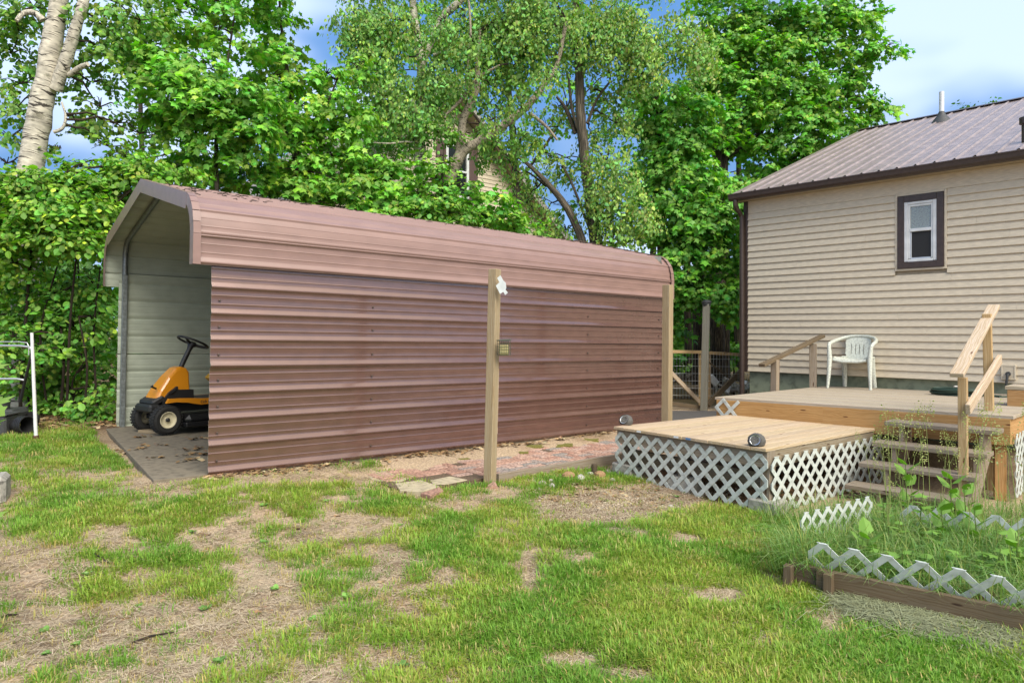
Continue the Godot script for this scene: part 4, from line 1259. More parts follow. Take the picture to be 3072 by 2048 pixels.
func build_path() -> void:
	var cf := carport_frame()
	var pth := Node3D.new(); put(pth, "brick_path"); pth.set_meta("kind", "structure")
	# bedding sheet
	var inv := cf.affine_inverse()
	var x0 := 1.30; var z0 := 0.20; var z1 := 1.17; var n := 28
	var ytop := func(x: float, z: float) -> float:
		return lerpf(0.150, 0.120, clampf((x - 1.3) / 5.5, 0, 1)) - cf.origin.y
	var mbed := MB.new()
	var bed := []
	for p: Vector2 in [Vector2(x0 - 0.05, z1 + 0.02), Vector2(x0 + n * 0.21, z1 + 0.02), Vector2(x0 + n * 0.21, z0 - 0.05), Vector2(x0 - 0.05, z0 - 0.05)]:
		var w := cf * Vector3(p.x, 0, p.y); w.y = lerpf(0.150, 0.120, clampf((p.x - 1.3) / 5.5, 0, 1)) - 0.012
		bed.append(w)
	slab_poly("sand_bed", bed, 0.12, M.joint, pth)
	var sq := 0.208
	var r := RandomNumberGenerator.new(); r.seed = 12
	var bm := box_mesh(Vector3(0.192, 0.06, 0.091), 0.008)
	for i in n:
		for j in 5:
			var cx := x0 + (i + 0.5) * sq; var cz := z1 - (j + 0.5) * sq + 0.03
			if cz < z0 - 0.02: continue
			if i < 4 and j < 2 and i + j < 4: continue
			var turned := (i + j) % 2 == 0
			for k in 2:
				if (j == 4 and r.randf() < 0.45) or (j == 3 and r.randf() < 0.08): continue
				var off := (k - 0.5) * 0.103
				var p := Vector3(cx + (0.0 if turned else off), 0, cz + (off if turned else 0.0))
				var w := cf * p
				w.y = lerpf(0.150, 0.120, clampf((p.x - 1.3) / 5.5, 0, 1)) - 0.03 + r.randf_range(-0.004, 0.005)
				var grey := r.randf() < (0.75 if j == 0 and i > 7 else 0.12)
				var o := obj("brick", bm, M.brick[r.randi_range(4, 5) if grey else r.randi_range(0, 3)], pth)
				o.transform = Transform3D(Basis(cf.basis.x.cross(Vector3.UP).normalized(), 0.0) * Basis(Vector3.UP, atan2(0.640, 0.768) + (0.0 if turned else PI / 2) + r.randf_range(-0.03, 0.03)) * Basis(Vector3(1, 0, 0), r.randf_range(-0.02, 0.02)), w)
	# flagstones at the end
	for poly: Array in [[[1082, 1420], [1160, 1410], [1242, 1428], [1200, 1444], [1120, 1440]], [[1185, 1450], [1262, 1440], [1318, 1458], [1262, 1474], [1200, 1470]], [[1290, 1440], [1350, 1428], [1402, 1438], [1345, 1450], [1300, 1452]], [[1262, 1478], [1320, 1460], [1330, 1470], [1290, 1486]]]:
		var pts := []
		for e: Array in poly:
			var d: float = (EYE - 0.142) * F / (e[1] - HY)
			pts.append(Vector3((e[0] - CX) / F * d, 0.142 + r.randf_range(-0.004, 0.004), -d))
		slab_poly("flagstone", pts, 0.09, M.flag if poly.size() > 4 else M.brick[2], pth)
	# edging timber with its stake
	var t := thing("path_edging", "long weathered edging timber along the brick path", "edging")
	var a := cf * Vector3(2.22, 0, z1 + 0.055); var b := cf * Vector3(3.9, 0, z1 + 0.055); var c := cf * Vector3(5.6, 0, z1 + 0.055)
	a.y = 0.10; b.y = 0.095; c.y = 0.085
	board("timber", a, b, 0.13, 0.045, M.wood_grey, t); board("timber", b, c, 0.13, 0.045, M.wood_old, t)
	var mb := MB.new()
	var s := P(1783, 1398, 6.98); s.y = 0.0
	mb.lathe([Vector2(0.03, -0.05), Vector2(0.03, 0.15), Vector2(0.027, 0.165), Vector2(0.0, 0.167)], Transform3D(Basis.IDENTITY, s), 10)
	obj("stake", mb, M.wood_dark[0], t)
	# stones in the bed before the edging: pixel, width in metres, colour
	var sm := []
	for k in 4:
		mb = MB.new()
		var f := func(i: int, j: int) -> Vector3:
			var aa := TAU * i / 10.0; var e := lerpf(-PI / 2, PI / 2, j / 6.0)
			var d := Vector3(cos(aa) * cos(e), sin(e), sin(aa) * cos(e))
			return d * (0.5 + 0.16 * wavy.get_noise_3dv(d * 55.0 + Vector3(k * 40, 0, 0))) * Vector3(1, 0.62, 0.8)
		for j in 6:
			for i in 10: mb.quad(f.call(i, j), f.call(i, j + 1), f.call(i + 1, j + 1), f.call(i + 1, j))
		sm.append(mb.mesh())
	var list := [[1705, 1434, 0.13, 1], [1742, 1440, 0.11, 2], [1772, 1428, 0.09, 2], [1800, 1434, 0.15, 1], [1838, 1444, 0.07, 2], [1738, 1408, 0.09, 0], [1628, 1456, 0.09, 0], [1652, 1448, 0.07, 2], [1600, 1450, 0.06, 2], [1615, 1470, 0.05, 0], [1655, 1462, 0.08, 2], [1826, 1420, 0.08, 0], [1690, 1455, 0.05, 0], [1914, 1448, 0.06, 1], [2238, 1556, 0.07, 0], [1880, 1432, 0.05, 2], [2012, 1520, 0.04, 2]]
	var words := [["tan", "lumpy"], ["orange brown", "blocky"], ["pale", "rounded"]]
	var where := ["at the foot of the path edging near the platform"]
	for e: Array in list:
		var o := obj("garden_stone", sm[r.randi() % 4], M.stone[e[3]])
		var g := G(e[0], e[1])
		o.transform = Transform3D(Basis(Vector3.UP, r.randf() * TAU).scaled(Vector3.ONE * e[2]), g + Vector3(0, e[2] * 0.18, 0))
		tag(o, "%s stone lying on the soil before the path edging and platform" % ["lumpy tan", "blocky orange brown", "pale rounded"][e[3]], "stone", ["tan stones by the path", "orange brown stones by the path", "pale stones by the path"][e[3]])
	# white block of concrete at the lawn's edge
	mb = MB.new(); mb.box(Transform3D(Basis(Vector3.UP, 0.5), Vector3.ZERO), Vector3(0.34, 0.22, 0.3), 0.03)
	var blk := obj("concrete_block", mb, M.concrete)
	var bp := G(-10, 1505); blk.position = bp + Vector3(-0.12, 0.09, 0)
	tag(blk, "pale rough concrete block lying at the lawn edge", "block")

func build_bed() -> void:
	# raised garden bed: front board from near the stakes to beyond the frame
	var a := Vector3(1.66, -0.03, -4.20); var b := Vector3(2.86, -0.045, -3.30)
	var u := (b - a).normalized(); var v := Vector3(u.z, 0, -u.x)
	if v.z > 0: v = -v
	var t := thing("raised_bed", "low raised garden bed of weathered boards beside the stairs", "garden bed")
	var up := Vector3(0, 0.07, 0)
	board("bed_board", a + up + u * 0.16, b + up, 0.135, 0.038, [M.wood_old[0]], t)
	board("bed_board", a + up + u * 0.02 + v * 0.045, a + up + u * 0.28 + v * 0.03, 0.12, 0.036, [M.wood_old[2]], t)
	board("bed_board", a + up + v * 0.06, a + up + v * 1.25 + u * 0.02, 0.12, 0.036, M.wood_old, t)
	board("bed_board", a + up + v * 1.25, b + up + v * 1.25, 0.12, 0.036, M.wood_old, t)
	board("bed_board", b + up - u * 0.02 + v * 0.03, b + up + v * 1.25, 0.12, 0.036, M.wood_old, t)
	for e: Array in [[0.01, -0.035], [0.235, -0.045]]:
		var p: Vector3 = a + u * e[0] + v * e[1]
		post("stake", p + Vector3(0, -0.05, 0), p + Vector3(0, 0.135, 0), 0.05, 0.7, M.wood_old, t)
	var soil := [a + v * 0.04 + u * 0.03 + Vector3(0, 0.085, 0), b + v * 0.04 - u * 0.03 + Vector3(0, 0.085, 0), b + v * 1.22 - u * 0.03 + Vector3(0, 0.085, 0), a + v * 1.22 + u * 0.03 + Vector3(0, 0.085, 0)]
	slab_poly("soil", soil, 0.15, M.soil, t)
	# white lattice edging strips
	var strip := func(label: String, p: Vector3, q: Vector3, h: float, pitch: float, lean: float) -> void:
		var s := thing("lattice_edging", label, "edging", Transform3D.IDENTITY, "white lattice strips round the garden bed")
		var d := (q - p).normalized()
		var zz := d.cross(Vector3.UP).normalized()
		var y := (Vector3.UP + zz * lean).normalized()
		var n := roundf((q - p).length() / pitch)
		lattice(s, Transform3D(Basis(d, y, d.cross(y)), p), n * pitch, h, pitch, 0.036 if pitch > 0.14 else 0.027, M.lattice)
	strip.call("white lattice strip leaning along the front board of the garden bed", a + v * 0.075 + u * 0.10 + Vector3(0, 0.105, 0), b + v * 0.05 + Vector3(0, 0.105, 0), 0.178, 0.17, 0.25)
	strip.call("upright white lattice strip along the garden bed's grassy end beside the lawn", P(2404, 1655, 4.68), P(2622, 1588, 5.18), 0.255, 0.125, 0.0)
	strip.call("white lattice strip half hidden in grass along the garden bed beside the stairs", P(2700, 1585, 5.1), P(3090, 1640, 4.5), 0.175, 0.17, -0.1)

# ---------------------------------------------------------------- riding mower
func build_mower() -> void:
	# local: x rearwards from the front axle, y up, z towards the side we see
	var rear := Vector3(0.62, 0, -0.785).normalized()
	var mid := Vector3(-4.316, 0.262, -8.485)
	var fx := Transform3D(Basis(rear, Vector3.UP, rear.cross(Vector3.UP)), mid)
	var t := thing("riding_mower", "yellow and black riding mower parked in the carport opening", "mower", fx)
	var wheel := func(x: float, z: float, r: float, w: float) -> void:
		var o := Node3D.new(); put(o, "wheel", t); o.position = Vector3(x, r, z)
		var s := signf(z)
		var tx := Transform3D(Basis(Vector3(1, 0, 0), Vector3(0, 0, s), Vector3(0, -s, 0)), Vector3.ZERO)
		var b := MB.new()
		b.lathe([Vector2(r * 0.56, -w / 2), Vector2(r * 0.82, -w / 2), Vector2(r * 0.95, -w * 0.40), Vector2(r, -w * 0.22), Vector2(r, w * 0.22), Vector2(r * 0.95, w * 0.40), Vector2(r * 0.82, w / 2), Vector2(r * 0.60, w * 0.46), Vector2(r * 0.56, w * 0.40)], tx, 32)
		for k in 30:
			# tread blocks
			var a := TAU * k / 30.0
			for q: float in [-0.5, 0.5]:
				var d := Vector3(cos(a + q * 0.1), sin(a + q * 0.1), 0)
				b.box(Transform3D(Basis(d.cross(Vector3(0, 0, 1)) * -1.0, d, Vector3(0, 0, 1)).orthonormalized(), d * (r + 0.001) + Vector3(0, 0, q * w * 0.45)), Vector3(r * 0.12, 0.008, w * 0.36))
		obj("tyre", b, M.tyre, o)
		b = MB.new()
		b.lathe([Vector2(r * 0.57, w * 0.30), Vector2(r * 0.57, w * 0.43), Vector2(r * 0.53, w * 0.44), Vector2(r * 0.50, w * 0.36), Vector2(r * 0.44, w * 0.18), Vector2(r * 0.22, w * 0.16), Vector2(r * 0.17, w * 0.24), Vector2(0.002, w * 0.25)], tx, 28)
		obj("rim", b, M.rim, o)
		b = MB.new()
		b.lathe([Vector2(r * 0.15, w * 0.2), Vector2(r * 0.14, w * 0.38), Vector2(r * 0.08, w * 0.44), Vector2(0.002, w * 0.44)], tx, 14)
		obj("hub_cap", b, M.black, o)
	wheel.call(0.0, 0.25, 0.172, 0.14)
	wheel.call(0.0, -0.25, 0.172, 0.14)
	wheel.call(1.12, 0.29, 0.215, 0.19)
	wheel.call(1.12, -0.29, 0.215, 0.19)
	# hood: a wedge swept across the width with rounded shoulders
	var side := [Vector2(-0.10, 0.37), Vector2(-0.02, 0.52), Vector2(0.10, 0.68), Vector2(0.20, 0.775), Vector2(0.255, 0.79), Vector2(0.33, 0.765), Vector2(0.355, 0.725), Vector2(0.345, 0.475)]
	var b := MB.new()
	var ring := func(z: float, k: float) -> Array:
		var out := []
		for p: Vector2 in side:
			var c := Vector2(0.16, 0.40)
			var q := c + (p - c) * k
			out.append(Vector3(q.x, q.y, z * (1.0 - 0.42 * clampf((q.y - 0.42) / 0.37, 0.0, 1.0))))
		return out
	var rings := [ring.call(-0.170, 0.88), ring.call(-0.155, 0.96), ring.call(-0.12, 1.0), ring.call(0.12, 1.0), ring.call(0.155, 0.96), ring.call(0.170, 0.88)]
	for i in rings.size() - 1:
		for j in side.size() - 1: b.quad(rings[i][j], rings[i + 1][j], rings[i + 1][j + 1], rings[i][j + 1])
	for e: int in [0, 5]:
		var ctr := Vector3.ZERO
		for p: Vector3 in rings[e]: ctr += p / 8.0
		for j in 8:
			var p: Vector3 = rings[e][j]; var q: Vector3 = rings[e][(j + 1) % 8]
			if e == 5: b.tri(ctr, q, p)
			else: b.tri(ctr, p, q)
	obj("hood", b, M.yellow, t)
	# black lower console with the swoosh opening
	b = MB.new()
	b.prism(PackedVector2Array([Vector2(-0.01, 0.40), Vector2(0.07, 0.49), Vector2(0.17, 0.555), Vector2(0.175, 0.515), Vector2(0.365, 0.505), Vector2(0.37, 0.34), Vector2(-0.01, 0.34)]), Transform3D(Basis.IDENTITY, Vector3(0, 0, 0.192)), 0.384)
	obj("console", b, M.black, t)
	b = MB.new()
	b.tube([Vector3(0.06, 0.465, 0.197), Vector3(0.10, 0.48, 0.2), Vector3(0.15, 0.515, 0.197)], [0.006, 0.012, 0.005], 6)
	obj("side_vent", b, M.black_gloss, t)
	# front bumper and axle
	b = MB.new()
	b.box(Transform3D(Basis.IDENTITY, Vector3(-0.10, 0.305, 0)), Vector3(0.14, 0.10, 0.40), 0.025)
	b.box(Transform3D(Basis(Vector3(0, 0, 1), 0.5), Vector3(-0.05, 0.39, 0)), Vector3(0.16, 0.08, 0.36), 0.02)
	obj("front_bumper", b, M.black, t)
	b = MB.new()
	b.box(Transform3D(Basis.IDENTITY, Vector3(0.0, 0.19, 0)), Vector3(0.06, 0.06, 0.40), 0.005)
	b.box(Transform3D(Basis.IDENTITY, Vector3(0.55, 0.29, 0)), Vector3(1.2, 0.10, 0.30), 0.01)
	obj("chassis", b, M.black, t)
	b = MB.new()
	b.tube([Vector3(-0.04, 0.535, 0.08), Vector3(-0.085, 0.555, 0.10), Vector3(-0.10, 0.57, 0.10)], [0.012, 0.012, 0.02], 8)
	obj("fuel_cap", b, M.black, t)
	# yellow running board along the side
	for s: float in [1.0, -1.0]:
		b = MB.new()
		var bp := PackedVector2Array([Vector2(0.0, 0.365), Vector2(0.03, 0.418), Vector2(0.18, 0.415), Vector2(0.5, 0.392), Vector2(1.0, 0.397), Vector2(1.0, 0.322), Vector2(0.42, 0.320), Vector2(0.33, 0.338), Vector2(0.26, 0.356), Vector2(0.12, 0.372)])
		b.prism(bp, Transform3D(Basis.IDENTITY, Vector3(0, 0, 0.262 if s > 0 else -0.222)), 0.04)
		obj("running_board", b, M.yellow, t)
	b = MB.new(); b.box(Transform3D(Basis.IDENTITY, Vector3(0.6, 0.385, 0)), Vector3(0.62, 0.02, 0.44), 0.005); obj("foot_plate", b, M.dark_grey, t)
	b = MB.new(); b.box(Transform3D(Basis.IDENTITY, Vector3(1.12, 0.50, 0)), Vector3(0.62, 0.20, 0.62), 0.06); obj("rear_fender", b, M.yellow, t)
	b = MB.new()
	b.box(Transform3D(Basis.IDENTITY, Vector3(0.93, 0.62, 0)), Vector3(0.44, 0.09, 0.44), 0.04)
	b.box(Transform3D(Basis(Vector3(0, 0, 1), 0.2), Vector3(1.16, 0.79, 0)), Vector3(0.09, 0.36, 0.42), 0.04)
	obj("seat", b, M.seat, t)
	# cutting deck
	b = MB.new()
	b.box(Transform3D(Basis.IDENTITY, Vector3(0.55, 0.155, 0)), Vector3(0.72, 0.12, 0.76), 0.05)
	b.box(Transform3D(Basis.IDENTITY, Vector3(0.55, 0.10, 0)), Vector3(0.76, 0.06, 0.80), 0.012)
	obj("mower_deck", b, M.black_gloss, t)
	# steering column and wheel
	b = MB.new()
	b.tube([Vector3(0.27, 0.70, 0), Vector3(0.34, 0.86, 0), Vector3(0.41, 1.0, 0), Vector3(0.43, 1.045, 0)], [0.03, 0.03, 0.03, 0.042], 12)
	obj("steering_column", b, M.black, t)
	b = MB.new()
	var sx := Transform3D(Basis(Vector3(0, 0, 1), -0.42), Vector3(0.455, 1.085, 0))
	var pts := []
	for k in 29: pts.append(sx * Vector3(cos(TAU * k / 28.0) * 0.185, 0, sin(TAU * k / 28.0) * 0.185))
	b.tube(pts, [0.0145], 8, false)
	for k in 3:
		var a := TAU * (k + 0.25) / 3.0
		b.tube([sx * Vector3(0, -0.03, 0), sx * Vector3(cos(a) * 0.09, -0.02, sin(a) * 0.09), sx * Vector3(cos(a) * 0.18, 0, sin(a) * 0.18)], [0.022, 0.016, 0.012], 6)
	b.lathe([Vector2(0.05, -0.05), Vector2(0.055, -0.02), Vector2(0.045, 0.0), Vector2(0.002, 0.004)], sx, 16)
	obj("steering_wheel", b, M.black, t)
	# lettering on the running board and the deck
	var letter := func(text: String, h: float, at: Vector3, m) -> void:
		var tm := TextMesh.new()
		var f := SystemFont.new(); f.font_names = PackedStringArray(["Droid Sans"]); f.font_weight = 700; f.font_italic = true
		tm.text = text; tm.font = f; tm.font_size = 32; tm.pixel_size = h / 24.0; tm.depth = 0.002
		tm.horizontal_alignment = HORIZONTAL_ALIGNMENT_LEFT
		var o := MeshInstance3D.new(); o.mesh = tm; o.material_override = m
		put(o, "lettering", t); o.position = at
	letter.call("Cub Cadet", 0.034, Vector3(0.415, 0.352, 0.2635), M.trim_brown)
	letter.call("30\"", 0.034, Vector3(0.50, 0.165, 0.382), M.label_white)
	# plank and dry leaves beside the front wheel
	var o := obj("loose_plank", box_mesh(Vector3(0.34, 0.035, 0.13), 0.004), M.wood_post[2])
	var pp := carport_floor(450, 1299)
	o.transform = Transform3D(Basis(Vector3.UP, -0.35), pp + Vector3(0.03, 0.02, 0))
	tag(o, "short brown plank on the concrete before the mower's front wheel", "plank")

func carport_floor(px: float, py: float) -> Vector3:
	return on_plane(px, py, Vector3(-2.625, 0.25, -6.03), Vector3.UP)

# ---------------------------------------------------------------- things at the hedge and behind
func build_hedge_things() -> void:
	var o := thing("metal_pole", "thin white metal pole standing upright by the hedge", "pole")
	var foot := G(108, 1322)
	var d := -foot.z
	var b := MB.new(); b.tube([foot + Vector3(0, -0.05, 0), P(105, 1275, d), P(94, 998, d)], [0.019, 0.019, 0.0165], 12); obj("shaft", b, M.white, o)
	b = MB.new(); b.tube([foot + Vector3(0, -0.05, 0), P(106, 1306, d)], [0.03, 0.028], 12); obj("rusty_socket", b, M.rust, o)
	var t := thing("push_mower", "folded push mower handle with chrome bars beside the white pole", "mower")
	var z := 8.3
	b = MB.new(); b.tube([P(-60, 1036, z), P(60, 1037, z), P(88, 1041, z), P(95, 1052, z)], [0.014], 10); obj("handle_bar", b, M.steel, t)
	b = MB.new(); b.tube([P(95, 1050, z), P(92, 1070, z), P(74, 1140, z + 0.15), P(60, 1205, z + 0.25)], [0.0165], 10); obj("handle_leg", b, M.black, t)
	b = MB.new(); b.tube([P(-60, 1050, z), P(-62, 1070, z), P(-72, 1140, z + 0.15), P(-80, 1205, z + 0.25)], [0.0165], 10); obj("handle_leg", b, M.black, t)
	b = MB.new(); b.tube([P(-60, 1025, z - 0.03), P(55, 1025, z - 0.03), P(80, 1028, z - 0.03), P(85, 1040, z - 0.03), P(85, 1065, z - 0.03)], [0.006], 8); obj("control_bail", b, M.steel, t)
	b = MB.new(); b.tube([P(-70, 1136, z + 0.13), P(50, 1136, z + 0.13), P(72, 1140, z + 0.15)], [0.013], 8); obj("cross_bar", b, M.steel, t)
	b = MB.new()
	var deck := P(-10, 1230, z + 0.4); deck.y = 0.45
	b.box(Transform3D(Basis(Vector3.UP, 0.3), deck), Vector3(0.55, 0.14, 0.5), 0.05)
	b.lathe([Vector2(0.13, 0.05), Vector2(0.14, 0.16), Vector2(0.08, 0.2), Vector2(0.002, 0.2)], Transform3D(Basis.IDENTITY, deck), 16)
	obj("mower_deck", b, M.dark_grey, t)
	for e: Array in [[-0.25, -0.25], [0.25, -0.25], [-0.25, 0.25], [0.25, 0.25]]:
		b = MB.new(); b.lathe([Vector2(0.02, -0.02), Vector2(0.1, -0.022), Vector2(0.1, 0.022), Vector2(0.02, 0.02)], Transform3D(Basis(Vector3(1, 0, 0), PI / 2), Vector3(deck.x + e[0], gh(deck.x, -deck.z) + 0.1, deck.z + e[1])), 16)
		obj("wheel", b, M.black, t)
	# dark plastic bin lying on its side, and a stack of pots
	var bp := G(20, 1303)
	var bn := thing("plastic_bin", "dark grey plastic bin on the ground beside the white pole", "bin", Transform3D(Basis(Vector3.UP, 0.15), bp))
	b = MB.new(); b.box(Transform3D(Basis.IDENTITY, Vector3(-0.16, 0.12, 0)), Vector3(0.44, 0.24, 0.3), 0.02); obj("tub", b, M.dark_grey, bn)
	b = MB.new(); b.box(Transform3D(Basis.IDENTITY, Vector3(-0.16, 0.245, 0)), Vector3(0.47, 0.025, 0.33), 0.01); obj("lid", b, M.dark_grey, bn)
	var pots := thing("flower_pot", "stack of black flower pots tipped over beside the plastic bin", "flower pot", Transform3D(Basis(Vector3.UP, -0.4), bp + Vector3(0.14, 0.1, 0.02)))
	b = MB.new()
	for k in 4: b.lathe([Vector2(0.07, 0.0), Vector2(0.1, 0.14), Vector2(0.108, 0.14), Vector2(0.108, 0.16), Vector2(0.096, 0.16), Vector2(0.066, 0.02)], Transform3D(Basis(Vector3(0, 0, 1), -PI / 2 + 0.1), Vector3(0.03 * k - 0.06, 0.01, 0)), 16)
	obj("pot", b, M.black, pots)

func build_back_fence() -> void:
	var t := thing("wire_fence", "low wire fence with rough wooden rails and slanted braces behind the carport", "fence")
	var z := 12.4
	var g := gh(3.2, z)
	board("rail", P(1990, 1054, 12.2), P(2105, 1056, 12.4), 0.055, 0.04, M.wood_rail, t)
	board("rail", P(2125, 1058, 12.4), P(2260, 1066, 12.6), 0.055, 0.04, M.wood_rail, t)
	post("fence_post", Vector3(P(2104, 990, 12.45).x, g, -12.45), P(2104, 1052, 12.45), 0.09, 0.2, M.wood_rail, t)
	post("fence_post", Vector3(P(2127, 990, 12.5).x, g, -12.5), P(2127, 1056, 12.5), 0.07, 0.2, M.wood_rail, t)
	board("brace", P(2008, 1112, 12.1), P(2100, 1206, 12.3), 0.07, 0.04, M.wood_railtop, t)
	board("brace", P(2124, 1214, 12.2), P(2236, 1100, 12.5), 0.09, 0.045, M.wood_old, t)
	board("brace", P(2108, 1072, 12.3), P(2192, 1136, 12.45), 0.025, 0.025, M.wood_dark, t)
	board("ground_board", P(1985, 1206, 12.1), P(2110, 1222, 12.0), 0.06, 0.06, M.wood_old, t)
	var b := MB.new()
	for k in 30:
		var px := 1985.0 + k * 9.2
		b.tube([P(px, 1058, z), P(px, 1196, z)], [0.0022], 4)
	for k in 6:
		var py := 1075.0 + k * 22.0
		b.tube([P(1985, py, z), P(2260, py + 3, z)], [0.0022], 4)
	tag(obj("wire_mesh", b, M.steel, t), "", "", "", "stuff")
	# tall grey post with a cap
	var p := thing("capped_post", "tall grey post with a moulded cap standing before the wire fence", "post")
	var f := P(2112, 990, 11.9); f.y = gh(f.x, 11.9)
	post("shaft", f, P(2120, 912, 11.9), 0.105, 0.5, M.wood_silver, p)
	b = MB.new()
	var top := P(2120, 912, 11.9)
	b.lathe([Vector2(0.075, -0.03), Vector2(0.085, -0.01), Vector2(0.085, 0.01), Vector2(0.10, 0.02), Vector2(0.10, 0.045), Vector2(0.07, 0.055), Vector2(0.07, 0.07), Vector2(0.0, 0.075)], Transform3D(Basis(Vector3.UP, 0.7), top), 4)
	obj("cap", b, M.dark_grey, p)
	# stacked logs and rubble beyond
	var r := RandomNumberGenerator.new(); r.seed = 8
	for k in 12:
		var a := P(2020 + 18 * k + r.randf_range(-5, 5), 1142 + r.randf_range(-6, 4), 14.0)
		b = MB.new()
		var l := r.randf_range(0.25, 0.5)
		var q := Vector3(cos(k * 1.7) * 0.25, r.randf_range(-0.02, 0.03), -1.0).normalized() * l
		var rr := r.randf_range(0.045, 0.075)
		b.tube([a, a + q * 0.5, a + q], [rr, rr * 0.96, rr], 9)
		var o := obj("log", b, M.bark if k % 3 else M.bark_grey)
		tag(o, "cut log in the low row of firewood behind the wire fence", "log", "logs behind the wire fence")
	for k in 14:
		b = MB.new()
		var a := P(2150 + r.randf_range(-10, 90), 1140 + r.randf_range(0, 38), 13.6 + r.randf_range(-0.3, 0.3))
		b.box(Transform3D(Basis(Vector3(r.randf(), 1, r.randf()).normalized(), r.randf() * TAU), a), Vector3(r.randf_range(0.15, 0.35), 0.04, r.randf_range(0.08, 0.2)), 0.008)
		var o := obj("board_scrap", b, M.white if k % 3 == 0 else M.concrete)
		tag(o, "pale scrap of board in the rubble behind the wire fence", "scrap", "scraps behind the wire fence")
	for e: Array in [[2040, 1160, 14.0, 0.9], [2140, 1170, 14.1, 1.0]]:
		var bp := thing("low_bench", "low weathered plank bench beneath the row of logs", "bench", Transform3D.IDENTITY, "plank benches behind the wire fence")
		var c := P(e[0], e[1], e[2])
		board("plank", c - Vector3(e[3] / 2, 0, 0), c + Vector3(e[3] / 2, 0, 0), 0.06, 0.3, M.wood_grey, bp)
		for s: float in [-0.4, 0.4]: post("leg", Vector3(c.x + s, gh(c.x, e[2]), c.z), c + Vector3(s, -0.03, 0), 0.07, 0.0, M.wood_old, bp)
	# dark paving between the carport and the deck
	var pv := []
	for e: Array in [[1.9, 9.0], [2.3, 8.55], [4.2, 10.6], [4.0, 11.7], [2.6, 11.75], [2.2, 10.6]]: pv.append(Vector3(e[0], 0.150, -e[1]))
	slab_poly("pavement", pv, 0.1, M.asphalt, self, true)

# ---------------------------------------------------------------- leaves and trees
func leaf(mb: MB, at: Vector3, dir: Vector3, nrm: Vector3, l: float, kind: String) -> void:
	var y := dir.normalized()
	var x := y.cross(nrm).normalized()
	var z := x.cross(y)
	var half: Array
	match kind:
		"jagged": half = [Vector2(0.15, -0.02), Vector2(0.34, -0.10), Vector2(0.38, 0.06), Vector2(0.62, 0.10), Vector2(0.48, 0.24), Vector2(0.60, 0.36), Vector2(0.52, 0.42), Vector2(0.78, 0.66), Vector2(0.52, 0.62), Vector2(0.50, 0.74), Vector2(0.30, 0.60), Vector2(0.24, 0.74), Vector2(0.30, 0.84), Vector2(0.12, 0.92)]
		"maple": half = [Vector2(0.22, 0.04), Vector2(0.50, 0.12), Vector2(0.36, 0.32), Vector2(0.72, 0.62), Vector2(0.30, 0.58)]
		"round": half = [Vector2(0.30, 0.14), Vector2(0.42, 0.42), Vector2(0.30, 0.74)]
		"birch": half = [Vector2(0.32, 0.22), Vector2(0.26, 0.58)]
		_: half = [Vector2(0.3, 0.3), Vector2(0.22, 0.7)]
	var mid := at + y * l * 0.42
	var tip := at + y * l - z * l * 0.10
	for s: float in [-1.0, 1.0]:
		var nn := (z + x * s * 0.22).normalized()
		var i0 := mb.vert(mid, nn)
		var last := mb.vert(at, nn)
		for k in half.size() + 1:
			var p := tip
			if k < half.size():
				var h: Vector2 = half[k]
				p = at + (x * h.x * s + y * h.y) * l - z * l * 0.22 * h.x
			var i1 := mb.vert(p, nn)
			if s > 0: mb.idx.append_array([i0, i1, last])
			else: mb.idx.append_array([i0, last, i1])
			last = i1

func sprig(kind: String, seed: int, n: int, l: float, reach: float, droop: float) -> MB:
	var r := RandomNumberGenerator.new(); r.seed = seed
	var mb := MB.new()
	for k in n:
		var f := (k + 0.5) / n
		var side := -1.0 if k % 2 else 1.0
		var p := Vector3(f * reach, -droop * f * f * reach + r.randf_range(-0.12, 0.14) * reach, r.randf_range(-0.42, 0.42) * reach)
		var d := Vector3(r.randf_range(0.2, 1.0), r.randf_range(-1.0, 0.1) - droop, side * r.randf_range(0.3, 1.2)).normalized()
		var nn := Vector3(r.randf_range(-0.5, 0.7), 1.0 - droop * 0.5, r.randf_range(-0.6, 0.6)).normalized()
		if absf(nn.dot(d)) > 0.9: nn = Vector3(0.7, 0.7, 0.1)
		var t := r.randf()
		mb.col = Color(r.randf_range(0.68, 1.25), r.randf_range(0.74, 1.2), r.randf_range(0.65, 1.25))
		if t > 0.94: mb.col = Color(1.7, 1.35, 0.9)
		leaf(mb, p, d, nn, l * r.randf_range(0.55, 1.25), kind)
	return mb

func scatter(called: String, me: Mesh, m: Material, where: Array, tints: Array, parent: Node) -> MultiMeshInstance3D:
	var mm := MultiMesh.new()
	mm.transform_format = MultiMesh.TRANSFORM_3D
	mm.use_colors = true
	mm.mesh = me
	mm.instance_count = where.size()
	for i in where.size():
		mm.set_instance_transform(i, where[i])
		mm.set_instance_color(i, tints[i])
	var o := MultiMeshInstance3D.new()
	o.multimesh = mm
	o.material_override = m
	put(o, called, parent)
	return o

var sprigs := {}

